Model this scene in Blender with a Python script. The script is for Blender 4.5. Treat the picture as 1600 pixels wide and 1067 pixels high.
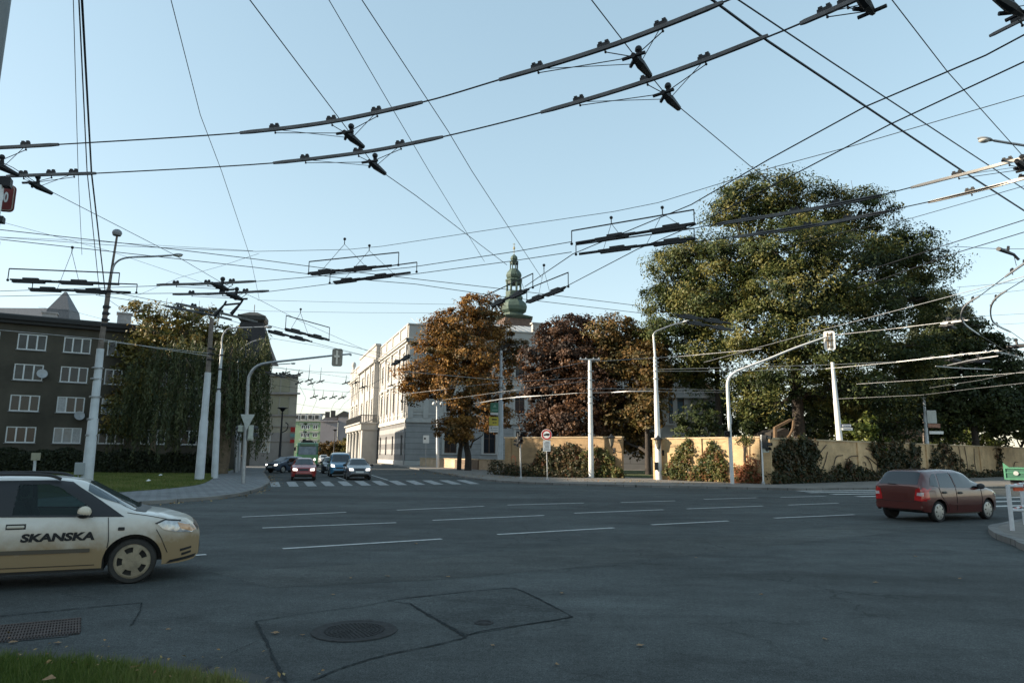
import bpy, bmesh, math, random
import numpy as np
from mathutils import Vector, Matrix
from mathutils.bvhtree import BVHTree

for o in list(bpy.data.objects): bpy.data.objects.remove(o)
S = bpy.context.scene
COL = S.collection
RAD = math.radians
random.seed(7); RNG = np.random.default_rng(7)

# ------------------------------------------------------------------ camera
FPX = 1066.67                       # focal length in pixels of a 1600 px wide picture (24 mm)
CAMZ = 1.8
PITCH, ROLL = RAD(9.37), RAD(0.49)
RC = Matrix.Rotation(math.pi/2 + PITCH, 3, 'X') @ Matrix.Rotation(ROLL, 3, 'Z')
CP = Vector((0, 0, CAMZ))
cam = bpy.data.cameras.new('camera'); cam.lens = 24; cam.sensor_width = 36; cam.clip_end = 6000; cam.clip_start = 0.05
co = bpy.data.objects.new('camera', cam); COL.objects.link(co)
co.matrix_world = Matrix.Translation(CP) @ RC.to_4x4()
S.camera = co
# ------------------------------------------------------------------ sky and sun
SUN_AZ, SUN_EL = RAD(-95), RAD(18)
SKY_STRENGTH, SUN_STRENGTH, EXPOSURE = 0.15, 3.3, 1.74
w = bpy.data.worlds.new('World'); S.world = w; w.use_nodes = True
nt = w.node_tree
sky = nt.nodes.new('ShaderNodeTexSky'); sky.sky_type = 'NISHITA'; sky.sun_disc = False
sky.sun_elevation = SUN_EL; sky.sun_rotation = SUN_AZ
sky.air_density = 1.0; sky.dust_density = 0.5; sky.ozone_density = 0.8
bg = nt.nodes['Background']; bg.inputs['Strength'].default_value = SKY_STRENGTH
hs = nt.nodes.new('ShaderNodeHueSaturation'); hs.inputs['Saturation'].default_value = 1.16; hs.inputs['Hue'].default_value = .484
gm = nt.nodes.new('ShaderNodeGamma'); gm.inputs['Gamma'].default_value = .50          # a hazy, evenly bright morning sky
nt.links.new(sky.outputs['Color'], hs.inputs['Color']); nt.links.new(hs.outputs['Color'], gm.inputs['Color']); nt.links.new(gm.outputs['Color'], bg.inputs['Color'])
sl = bpy.data.lights.new('sun', 'SUN'); sl.energy = SUN_STRENGTH; sl.angle = RAD(0.5); sl.color = (1.0, 0.85, 0.66)
so = bpy.data.objects.new('sun', sl); COL.objects.link(so)
SV = Vector((math.sin(SUN_AZ)*math.cos(SUN_EL), math.cos(SUN_AZ)*math.cos(SUN_EL), math.sin(SUN_EL)))
so.rotation_euler = SV.to_track_quat('Z', 'Y').to_euler(); so.location = (0, 0, 80)
S.view_settings.view_transform = 'Standard'; S.view_settings.look = 'None'
S.view_settings.exposure = EXPOSURE; S.view_settings.gamma = 1; S.view_settings.use_curve_mapping = False
S.cycles.max_bounces = 6; S.cycles.transparent_max_bounces = 8
S.cycles.use_denoising = True
# ------------------------------------------------------------------ pixel <-> place
def ray(u, v): return RC @ Vector(((u-800)/FPX, -(v-533.5)/FPX, -1))
def pz(u, v, z):
    d = ray(u, v); t = (z-CAMZ)/d.z
    return CP + d*t
def py(u, v, Y):
    d = ray(u, v); return CP + d*(Y/d.y)
RCI = RC.transposed()
def proj(P):
    q = RCI @ (Vector(P)-CP); return (800 + FPX*q.x/-q.z, 533.5 - FPX*q.y/-q.z)
def gx(u, Y, z=0.0):
    X = (u-800)/FPX*Y
    for _ in range(4):
        X -= (proj((X, Y, z))[0]-u)*Y/FPX
    return Vector((X, Y, z))
def az(deg): return Vector((math.sin(RAD(deg)), math.cos(RAD(deg)), 0))
def zat(u, v, Y): return py(u, v, Y).z

# ------------------------------------------------------------------ materials
MATS = {}
def mat(name, col, rough=0.7, metal=0.0, noise=None, bump=None, coat=0.0, spec=None, emis=None, col2=None):
    """noise=(scale, amount) multiplies the colour; or mixes towards col2; bump=(scale, strength, distance)"""
    if name in MATS: return MATS[name]
    m = bpy.data.materials.new(name); m.use_nodes = True; t = m.node_tree
    b = t.nodes['Principled BSDF']
    b.inputs['Base Color'].default_value = (*col, 1); b.inputs['Roughness'].default_value = rough; b.inputs['Metallic'].default_value = metal
    if coat: b.inputs['Coat Weight'].default_value = coat; b.inputs['Coat Roughness'].default_value = 0.04
    if spec is not None: b.inputs['Specular IOR Level'].default_value = spec
    if emis: b.inputs['Emission Color'].default_value = (*emis[0], 1); b.inputs['Emission Strength'].default_value = emis[1]
    tc = t.nodes.new('ShaderNodeTexCoord')
    if noise:
        n = t.nodes.new('ShaderNodeTexNoise'); n.inputs['Scale'].default_value = noise[0]; n.inputs['Detail'].default_value = 6; n.inputs['Roughness'].default_value = 0.62
        t.links.new(tc.outputs['Object'], n.inputs['Vector'])
        r = t.nodes.new('ShaderNodeValToRGB'); r.color_ramp.elements[0].position = 0.3; r.color_ramp.elements[1].position = 0.7
        a = noise[1]; c2 = col2 or tuple(min(1, c*(1+a)) for c in col)
        c1 = col if col2 else tuple(c*(1-a) for c in col)
        r.color_ramp.elements[0].color = (*c1, 1); r.color_ramp.elements[1].color = (*c2, 1)
        t.links.new(n.outputs['Fac'], r.inputs['Fac']); t.links.new(r.outputs['Color'], b.inputs['Base Color'])
    if bump:
        n2 = t.nodes.new('ShaderNodeTexNoise'); n2.inputs['Scale'].default_value = bump[0]; n2.inputs['Detail'].default_value = 5
        t.links.new(tc.outputs['Object'], n2.inputs['Vector'])
        bp = t.nodes.new('ShaderNodeBump'); bp.inputs['Strength'].default_value = bump[1]; bp.inputs['Distance'].default_value = bump[2]
        t.links.new(n2.outputs['Fac'], bp.inputs['Height']); t.links.new(bp.outputs['Normal'], b.inputs['Normal'])
    MATS[name] = m
    return m

def brick_mat(name, c1, c2, mortar, bw, bh, ms, rough=0.85, axes='XZ', stain=0.35, bumpd=0.01):
    if name in MATS: return MATS[name]
    m = bpy.data.materials.new(name); m.use_nodes = True; t = m.node_tree; b = t.nodes['Principled BSDF']; b.inputs['Roughness'].default_value = rough
    tc = t.nodes.new('ShaderNodeTexCoord'); sp = t.nodes.new('ShaderNodeSeparateXYZ'); cb = t.nodes.new('ShaderNodeCombineXYZ')
    t.links.new(tc.outputs['Object'], sp.inputs[0])
    t.links.new(sp.outputs[axes[0]], cb.inputs['X']); t.links.new(sp.outputs[axes[1]], cb.inputs['Y'])
    br = t.nodes.new('ShaderNodeTexBrick'); br.inputs['Scale'].default_value = 1; br.inputs['Brick Width'].default_value = bw; br.inputs['Row Height'].default_value = bh
    br.inputs['Mortar Size'].default_value = ms; br.inputs['Mortar Smooth'].default_value = 0.3
    br.inputs['Color1'].default_value = (*c1, 1); br.inputs['Color2'].default_value = (*c2, 1); br.inputs['Mortar'].default_value = (*mortar, 1)
    t.links.new(cb.outputs[0], br.inputs['Vector'])
    n = t.nodes.new('ShaderNodeTexNoise'); n.inputs['Scale'].default_value = 0.7; n.inputs['Detail'].default_value = 8; n.inputs['Roughness'].default_value = 0.65
    t.links.new(tc.outputs['Object'], n.inputs['Vector'])
    mr = t.nodes.new('ShaderNodeMapRange'); mr.inputs[1].default_value = 0.3; mr.inputs[2].default_value = 0.7; mr.inputs[3].default_value = 1-stain*1.25; mr.inputs[4].default_value = 1+stain*0.3
    t.links.new(n.outputs['Fac'], mr.inputs[0])
    mx = t.nodes.new('ShaderNodeMix'); mx.data_type = 'RGBA'; mx.blend_type = 'MULTIPLY'; mx.inputs[0].default_value = 1
    t.links.new(br.outputs['Color'], mx.inputs[6]); t.links.new(mr.outputs[0], mx.inputs[7])
    t.links.new(mx.outputs[2], b.inputs['Base Color'])
    bp = t.nodes.new('ShaderNodeBump'); bp.inputs['Strength'].default_value = 0.6; bp.inputs['Distance'].default_value = bumpd; bp.invert = True
    t.links.new(br.outputs['Fac'], bp.inputs['Height']); t.links.new(bp.outputs['Normal'], b.inputs['Normal'])
    MATS[name] = m
    return m

def leaf_mat(name, cols, trans=0.22):
    """cols: colour stops over the per-leaf attribute 'tint' (every leaf has its own pigment)"""
    m = bpy.data.materials.new(name); m.use_nodes = True; t = m.node_tree; b = t.nodes['Principled BSDF']; out = t.nodes['Material Output']
    b.inputs['Roughness'].default_value = 0.55; b.inputs['Specular IOR Level'].default_value = 0.3
    at = t.nodes.new('ShaderNodeAttribute'); at.attribute_name = 'tint'
    r = t.nodes.new('ShaderNodeValToRGB'); el = r.color_ramp.elements
    while len(el) < len(cols): el.new(0.5)
    for i, c in enumerate(cols): el[i].position = i/(len(cols)-1); el[i].color = (*c, 1)
    t.links.new(at.outputs['Fac'], r.inputs['Fac']); t.links.new(r.outputs['Color'], b.inputs['Base Color'])
    tr = t.nodes.new('ShaderNodeBsdfTranslucent'); t.links.new(r.outputs['Color'], tr.inputs['Color'])
    mx = t.nodes.new('ShaderNodeMixShader'); mx.inputs[0].default_value = trans
    t.links.new(b.outputs[0], mx.inputs[1]); t.links.new(tr.outputs[0], mx.inputs[2]); t.links.new(mx.outputs[0], out.inputs['Surface'])
    return m

# ------------------------------------------------------------------ objects
WM = {}
def tag(o, label=None, cat=None, group=None, kind=None):
    if label: o['label'] = label
    if cat: o['category'] = cat
    if group: o['group'] = group
    if kind: o['kind'] = kind
    return o
def E(name, label, cat, loc=(0, 0, 0), rz=0.0, group=None):
    o = bpy.data.objects.new(name, None); COL.objects.link(o)
    o.location = loc; o.rotation_euler = (0, 0, rz); o.empty_display_size = 0.2
    WM[o.name] = Matrix.Translation(Vector(loc)) @ Matrix.Rotation(rz, 4, 'Z')
    return tag(o, label, cat, group)

def frames(pts):
    pts = [Vector(p) for p in pts]; n = len(pts); T = []
    for i in range(n):
        a = pts[max(i-1, 0)]; b = pts[min(i+1, n-1)]
        d = b-a; T.append(d.normalized() if d.length > 1e-9 else Vector((0, 0, 1)))
    up = Vector((0, 0, 1)) if abs(T[0].z) < 0.9 else Vector((1, 0, 0))
    X = T[0].cross(up).normalized(); out = []
    for i in range(n):
        X = (X - T[i]*X.dot(T[i])); X = X.normalized() if X.length > 1e-6 else T[i].orthogonal().normalized()
        out.append((pts[i], X, T[i].cross(X).normalized()*-1))
    return out

class MB:
    def __init__(s): s.v = []; s.f = []; s.fm = []; s.m = 0
    def add(s, vs, fs):
        o = len(s.v); s.v += [tuple(x) for x in vs]; s.f += [tuple(i+o for i in f) for f in fs]; s.fm += [s.m]*len(fs); return s
    def obox(s, p, ex, ey, ez):
        p, ex, ey, ez = map(Vector, (p, ex, ey, ez))
        vs = [p, p+ex, p+ex+ey, p+ey, p+ez, p+ex+ez, p+ex+ey+ez, p+ey+ez]
        fs = [(3, 2, 1, 0), (4, 5, 6, 7), (0, 1, 5, 4), (1, 2, 6, 5), (2, 3, 7, 6), (3, 0, 4, 7)]
        if ex.cross(ey).dot(ez) < 0: fs = [f[::-1] for f in fs]
        return s.add(vs, fs)
    def box(s, c, d, rz=0.0):
        R = Matrix.Rotation(rz, 3, 'Z'); ex, ey, ez = R@Vector((d[0], 0, 0)), R@Vector((0, d[1], 0)), Vector((0, 0, d[2]))
        return s.obox(Vector(c)-(ex+ey+ez)/2, ex, ey, ez)
    def tube(s, pts, r, n=6, cap=True, sq=1.0):
        fr = frames(pts); o = []; k = len(fr); rs = r if isinstance(r, (list, tuple)) else [r]*k
        for (p, X, Y), rr in zip(fr, rs):
            for j in range(n):
                a = 2*math.pi*(j+.5)/n; o.append(p + X*(rr*math.cos(a)) + Y*(rr*sq*math.sin(a)))
        fs = [(i*n+j, i*n+(j+1) % n, (i+1)*n+(j+1) % n, (i+1)*n+j) for i in range(k-1) for j in range(n)]
        if cap: fs += [tuple(range(n))[::-1], tuple((k-1)*n+j for j in range(n))]
        return s.add(o, fs)
    def cyl(s, a, b, r0, r1=None, n=10): return s.tube([a, b], [r0, r0 if r1 is None else r1], n)
    def lathe(s, prof, c, n=16, rot=0.0, M=None):
        c = Vector(c); o = []; k = len(prof)
        for r, z in prof:
            for j in range(n):
                a = 2*math.pi*j/n + rot; q = Vector((r*math.cos(a), r*math.sin(a), z)); o.append(c + (M@q if M else q))
        fs = [(i*n+j, i*n+(j+1) % n, (i+1)*n+(j+1) % n, (i+1)*n+j) for i in range(k-1) for j in range(n)]
        fs += [tuple(range(n))[::-1], tuple((k-1)*n+j for j in range(n))]
        return s.add(o, fs)
    def ball(s, c, r, n=10, k=7, sc=(1, 1, 1)):
        prof = [(max(1e-3, math.sin(math.pi*i/k)), -math.cos(math.pi*i/k)) for i in range(k+1)]
        M = Matrix.Diagonal((r*sc[0], r*sc[1], r*sc[2]))
        return s.lathe(prof, c, n, 0, M)
    def prism(s, pts, ext):
        n = len(pts); pts = [Vector(p) for p in pts]; ext = Vector(ext)
        nn = sum(((pts[i]-pts[0]).cross(pts[(i+1) % n]-pts[0]) for i in range(n)), Vector())
        vs = pts + [p+ext for p in pts]
        fs = [tuple(range(n))[::-1], tuple(range(n, 2*n))] + [(i, (i+1) % n, (i+1) % n+n, i+n) for i in range(n)]
        if nn.dot(ext) < 0: fs = [f[::-1] for f in fs]
        return s.add(vs, fs)
    def ribbon(s, pts, wdt, z):
        pts = [Vector((p[0], p[1], 0)) for p in pts]; o = []; n = len(pts)
        for i in range(n):
            d = (pts[min(i+1, n-1)]-pts[max(i-1, 0)]).normalized(); q = Vector((-d.y, d.x, 0)); ww = wdt[i] if isinstance(wdt, list) else wdt
            o += [pts[i]+q*ww/2+Vector((0, 0, z)), pts[i]-q*ww/2+Vector((0, 0, z))]
        return s.add(o, [(2*i, 2*i+1, 2*i+3, 2*i+2) for i in range(n-1)])
    def face(s, pts): return s.add(pts, [tuple(range(len(pts)))])
    def build(s, name, mats, parent=None, smooth=False, world=True, bevel=0.0, origin=None, label=None):
        vs = s.v
        if parent is not None and world:
            I = WM[parent.name].inverted(); vs = [tuple(I @ Vector(p)) for p in vs]
        if origin is not None: vs = [(p[0]-origin[0], p[1]-origin[1], p[2]-origin[2]) for p in vs]
        me = bpy.data.meshes.new(name); me.from_pydata(vs, [], s.f); me.update()
        for m in (mats if isinstance(mats, (list, tuple)) else [mats]): me.materials.append(m)
        if any(s.fm): me.polygons.foreach_set('material_index', s.fm)
        if smooth:
            me.polygons.foreach_set('use_smooth', [True]*len(me.polygons))
            if smooth != 'all': me.set_sharp_from_angle(angle=RAD(45))
        o = bpy.data.objects.new(name, me); COL.objects.link(o)
        if origin is not None: o.location = origin
        if parent is not None: o.parent = parent; WM[o.name] = WM[parent.name]
        if bevel:
            b = o.modifiers.new('bevel', 'BEVEL'); b.width = bevel; b.segments = 2; b.limit_method = 'ANGLE'
        if label: o['label'] = label
        return o
    def thing(s, name, label, cat, mats, group=None, **k):
        c = [sum(p[i] for p in s.v)/len(s.v) for i in range(2)] + [min(p[2] for p in s.v)]
        o = s.build(name, mats, origin=c, **k); return tag(o, label, cat, group)
    def struct(s, name, mats, label=None, **k): return tag(s.build(name, mats, **k), label, None, None, 'structure')

def copy_part(o, parent):
    c = o.copy(); COL.objects.link(c); c.parent = parent; WM[c.name] = WM[parent.name]; return c
def copy_tree(root, loc, rz=None, label=None):
    r = root.copy(); COL.objects.link(r); r.location = loc
    if rz is not None: r.rotation_euler = (0, 0, rz)
    if label: r['label'] = label
    WM[r.name] = Matrix.Translation(Vector(loc)) @ Matrix.Rotation(r.rotation_euler.z, 4, 'Z')
    for ch in list(root.children):
        c = copy_part(ch, r)
        for g in list(ch.children): copy_part(g, c)
    return r

def poly_resample(pts, n):
    pts = [Vector(p) for p in pts]; L = [0]
    for a, b in zip(pts, pts[1:]): L.append(L[-1]+(b-a).length)
    out = []
    for i in range(n):
        t = L[-1]*i/(n-1); k = max(j for j in range(len(L)-1) if L[j] <= t+1e-9)
        f = (t-L[k])/max(1e-9, L[k+1]-L[k]); out.append(pts[k].lerp(pts[k+1], f))
    return out
def spline(pts, n=6):
    """Catmull-Rom through the points"""
    P = [Vector(p) for p in pts]; P = [P[0]*2-P[1]] + P + [P[-1]*2-P[-2]]; out = []
    for i in range(1, len(P)-2):
        for k in range(n):
            t = k/n; a, b, c, d = P[i-1], P[i], P[i+1], P[i+2]
            out.append(0.5*((2*b)+(c-a)*t+(2*a-5*b+4*c-d)*t*t+(3*b-a-3*c+d)*t**3))
    out.append(P[-2]); return out

def text_mb(s, size, bold=0.0, shear=0.0, wide=1.0, ext=0.0):
    cu = bpy.data.curves.new('lettering', 'FONT'); cu.body = s; cu.size = size; cu.offset = bold; cu.shear = shear; cu.align_x = 'CENTER'; cu.align_y = 'CENTER'; cu.extrude = ext; cu.resolution_u = 3
    o = bpy.data.objects.new('lettering_source', cu); me = o.to_mesh()
    vs = [(v.co.x*wide, v.co.y, v.co.z) for v in me.vertices]; fs = [tuple(p.vertices) for p in me.polygons]
    o.to_mesh_clear(); bpy.data.objects.remove(o); bpy.data.curves.remove(cu)
    return vs, fs

# ------------------------------------------------------------------ facades
class Fac:
    """a vertical wall plane: O at its foot, e along it, n outward"""
    def __init__(s, O, e, n): s.O = Vector(O); s.e = Vector(e).normalized(); s.n = Vector(n).normalized()
    def P(s, u, z, o=0.0): q = s.O + s.e*u + s.n*o; return Vector((q.x, q.y, s.O.z+z))
    def hit(s, px, pyy):
        d = ray(px, pyy); t = (s.O-CP).dot(s.n)/d.dot(s.n); q = CP+d*t
        return ((q-s.O).dot(s.e), q.z-s.O.z)
    def box(s, mb, u0, u1, z0, z1, o0, o1): mb.obox(s.P(u0, z0, o0), s.e*(u1-u0), s.n*(o1-o0), Vector((0, 0, z1-z0)))
    def wall(s, mb, u0, u1, z0, z1, holes=(), depth=0.22):
        us = sorted({u0, u1, *[h[0] for h in holes], *[h[1] for h in holes]}); zs = sorted({z0, z1, *[h[2] for h in holes], *[h[3] for h in holes]})
        us = [u for u in us if u0 <= u <= u1]; zs = [z for z in zs if z0 <= z <= z1]
        flip = s.e.cross(Vector((0, 0, 1))).dot(s.n) < 0
        def quad(a): mb.add(a[::-1] if flip else a, [(0, 1, 2, 3)])
        for a, b in zip(us, us[1:]):
            for c, d in zip(zs, zs[1:]):
                m, k = (a+b)/2, (c+d)/2
                if any(h[0] < m < h[1] and h[2] < k < h[3] for h in holes): continue
                quad([s.P(a, c), s.P(b, c), s.P(b, d), s.P(a, d)])
        for a, b, c, d in holes:
            for (p, q) in (((a, c), (a, d)), ((a, d), (b, d)), ((b, d), (b, c)), ((b, c), (a, c))):
                quad([s.P(*p), s.P(*q), s.P(*q, -depth), s.P(*p, -depth)])
    def window(s, par, hole, fm, gm, mull=(), bars=(), fw=0.07, dep=0.14, arch=False, curtain=None, casing=None):
        """frame with mullions at fractions mull and glazing bars at fractions bars; the pane is its child"""
        a, b, c, d = hole; mb = MB()
        for (u0, u1, z0, z1) in ((a, b, c, c+fw), (a, b, d-fw, d), (a, a+fw, c+fw, d-fw), (b-fw, b, c+fw, d-fw)): s.box(mb, u0, u1, z0, z1, -dep, -dep+.07)
        for m in mull: u = a+(b-a)*m; s.box(mb, u-fw*.6, u+fw*.6, c+fw, d-fw, -dep, -dep+.068)
        for m in bars: z = c+(d-c)*m; s.box(mb, a+fw, b-fw, z-fw*.35, z+fw*.35, -dep, -dep+.055)
        f = mb.build('window', fm, par)
        p = MB(); s.box(p, a+.01, b-.01, c+.01, d-.01, -dep-.02, -dep+.01); p.build('pane', gm, f)
        if curtain:
            q = MB()
            for (k0, k1) in curtain: s.box(q, a+(b-a)*k0+.02, a+(b-a)*k1-.02, c+fw, d-fw, -dep+.012, -dep+.02)
            q.build('curtain', MATS['curtain'], f)
        if casing:
            q = MB(); k = casing
            s.box(q, a-k, a, c-.05, d+k, .0, .07); s.box(q, b, b+k, c-.05, d+k, .0, .07); s.box(q, a-k-.1, b+k+.1, d+k, d+k+.22, 0, .2); s.box(q, a-k-.06, b+k+.06, c-.22, c-.05, 0, .14)
            q.build('casing', casing_mat, f)
        return f

# ------------------------------------------------------------------ plants
def quads_mesh(name, C, N, size, aspect, tint, m, parent, droop=None):
    """C centres, N normals, size, tint per leaf -> one mesh of pointed leaf faces"""
    n = len(C); rnd = RNG.normal(size=(n, 3))
    if droop is not None: rnd = droop + rnd*0.25
    N = N/np.maximum(1e-6, np.linalg.norm(N, axis=1))[:, None]
    T = rnd - N*(rnd*N).sum(1)[:, None]; T /= np.maximum(1e-6, np.linalg.norm(T, axis=1))[:, None]
    B = np.cross(N, T); L = (size*.5)[:, None]; W = L*aspect
    V = np.empty((n, 4, 3)); V[:, 0] = C-T*L; V[:, 1] = C+B*W-T*L*.05; V[:, 2] = C+T*L; V[:, 3] = C-B*W-T*L*.05
    V[:, 1] += N*(L*.22); V[:, 3] += N*(L*.22)
    I = np.array(WM[parent.name].inverted()); V = V.reshape(-1, 3) @ I[:3, :3].T + I[:3, 3]
    me = bpy.data.meshes.new(name); me.vertices.add(4*n); me.vertices.foreach_set('co', V.ravel())
    me.loops.add(4*n); me.loops.foreach_set('vertex_index', np.arange(4*n))
    me.polygons.add(n); me.polygons.foreach_set('loop_start', np.arange(0, 4*n, 4)); me.polygons.foreach_set('loop_total', np.full(n, 4))
    me.update(); me.validate()
    at = me.attributes.new('tint', 'FLOAT', 'POINT'); at.data.foreach_set('value', np.repeat(np.clip(tint, 0, 1), 4))
    me.materials.append(m)
    o = bpy.data.objects.new(name, me); COL.objects.link(o); o.parent = parent; WM[o.name] = WM[parent.name]
    return o

def sph(n):
    d = RNG.normal(size=(n, 3)); return d/np.linalg.norm(d, axis=1)[:, None]

def crown_points(lobes, n, rc=0.9, shell=0.5, flat=0.6, per=55, tint_sp=0.25, gap=0.0):
    """leaf centres, normals, tints: lobes -> leaf clumps near their surface -> leaves"""
    vol = np.array([(r[0]*r[1]*r[2])**(2/3) for c, r in lobes]); vol = vol/vol.sum()
    C, N, T = [], [], []; allc = []
    for (c, r), f in zip(lobes, vol):
        c = np.array(c); r = np.array(r); k = max(3, int(n*f/per))
        d = sph(k); rad = shell + (1-shell)*RNG.random(k)**0.6
        cc = c + d*r*rad[:, None]; allc.append(cc)
        for q, dd in zip(cc, d):
            if RNG.random() < gap: continue
            rr = rc*(0.45+1.0*RNG.random()**1.5); m = int(per*(0.5+RNG.random()))
            p = sph(m)*(RNG.random(m)**0.45)[:, None]*rr; p[:, 2] *= flat
            out = dd*0.95 + np.array((0, 0, .45))
            nn = out + RNG.normal(size=(m, 3))*0.55
            base = 0.5 + RNG.normal()*tint_sp
            C.append(q+p); N.append(nn); T.append(base + RNG.normal(size=m)*0.16)
    return np.concatenate(C), np.concatenate(N), np.concatenate(T), np.concatenate(allc)

def limb(mb, a, b, r0, r1, wob=0.08, n=6, k=7):
    a, b = Vector(a), Vector(b); L = (b-a).length; pts = []
    for i in range(k):
        t = i/(k-1); p = a.lerp(b, t)
        if 0 < i < k-1: p += Vector(RNG.normal(size=3))*L*wob*0.35
        p.z += math.sin(t*math.pi)*L*0.05
        pts.append(p)
    mb.tube(pts, [r0+(r1-r0)*(i/(k-1))**.8 for i in range(k)], n); return pts

def tree(name, label, base, r, fork, lobes, n, leaf, lm, bark, group=None, cat='tree', rc=0.9, per=55, size=0.3, aspect=0.45, twigs=5, flat=0.6, shell=0.5, tsp=0.25, gap=0.0, extra=None, bare=()):
    base = Vector(base); t = E(name, label, cat, base, 0, group); mb = MB()
    fork = [Vector(f) for f in fork]          # trunk path above the base
    path = [base - Vector((0, 0, .15)), base + Vector((0, 0, .25))] + fork
    k = len(path); mb.tube(spline(path, 4), [r*(1.35 if i < 2 else 1)*(1-.55*i/((k-1)*4)) for i in range((k-1)*4+1)], 10)
    top = fork[-1]
    for c, rr in lobes:
        c = Vector(c); src = min(path[2:], key=lambda q: (q-c).length+abs(q.z-c.z)*.3)
        s0 = max(.05, min(r*.5, .045*(c-src).length))
        pts = limb(mb, src, c, s0, s0*.4, .12)
        for _ in range(twigs):
            d = Vector(sph(1)[0]); d.z = abs(d.z)*.6+.1*d.z
            limb(mb, random.choice(pts[3:]), c + Vector((d.x*rr[0], d.y*rr[1], d.z*rr[2]))*.9, s0*.38, .02, .15, 5, 6)
    for a, b, r0 in bare: limb(mb, a, b, r0, .015, .2, 5, 7)
    mb.build('trunk', bark, t, smooth=True)
    C, N, T, _ = crown_points(lobes, n, rc, shell, flat, per, tsp, gap)
    if extra is not None: C = np.concatenate([C, extra[0]]); N = np.concatenate([N, extra[1]]); T = np.concatenate([T, extra[2]])
    quads_mesh('crown', C, N, size*(0.6+0.8*RNG.random(len(C))), aspect, T, lm, t)
    return t

def lobes_px(Y, lst, squash=1.0):
    """[(u, v, ru, rv, dY)] in photo pixels at distance Y -> lobes with real centres and radii"""
    out = []
    for u, v, ru, rv, dY in lst:
        c = py(u, v, Y+dY); k = (Y+dY)/FPX
        out.append((tuple(c), (ru*k, max(ru, rv)*k*squash, rv*k)))
    return out
# ------------------------------------------------------------------ shared materials
m_black = mat('black_iron', (.012, .013, .015), .55, .2)
m_wire = mat('dark_wire', (.03, .03, .032), .5, .6)
m_brass = mat('galvanised_bar', (.34, .32, .29), .45, .55, (3, .2))
m_bar = mat('weathered_bar', (.10, .10, .10), .5, .4, (4, .35))
m_pole = mat('pale_pole_paint', (.50, .53, .55), .5, 0, (1.6, .16), (30, .2, .004))
m_polew = mat('white_pole_paint', (.62, .62, .60), .5, 0, (1.6, .12), (30, .2, .004))
m_rust = mat('rusty_pole_top', (.16, .13, .11), .75, .1, (6, .35))
m_galv = mat('galvanised_steel', (.33, .34, .35), .45, .6, (5, .2))
m_alu = mat('sign_back', (.42, .44, .42), .5, .2, (5, .15))
m_signal = mat('signal_housing', (.40, .42, .36), .5, 0, (6, .15))
m_signalb = mat('signal_black', (.015, .016, .016), .5)
m_lensoff = mat('dark_lens', (.03, .012, .01), .2)
m_white = mat('white_enamel', (.74, .74, .72), .4, 0, (8, .08))
m_red = mat('red_enamel', (.40, .035, .03), .4, 0, (8, .15))
m_yel = mat('yellow_enamel', (.62, .50, .05), .45, 0, (6, .1))
m_greensign = mat('green_enamel', (.03, .19, .12), .45)
m_glass = mat('dark_window_glass', (.012, .016, .022), .10, 0, None, None, 0, .45)
m_glassb = mat('blue_window_glass', (.10, .16, .20), .12, 0, (2, .3), None, 0, .8)
mat('curtain', (.42, .42, .42), .9, 0, (9, .3))
m_bark = mat('dark_bark', (.040, .032, .026), .9, 0, (5, .4), (12, .9, .05))
m_barkp = mat('pale_bark', (.16, .12, .08), .9, 0, (5, .3), (12, .9, .05))
m_lampglass = mat('lamp_glass', (.55, .55, .52), .25)
m_lamphead = mat('lamp_head', (.20, .21, .22), .5, .3, (6, .2))
m_paint = mat('road_paint', (.28, .29, .285), .85, 0, (7, .45))

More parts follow.
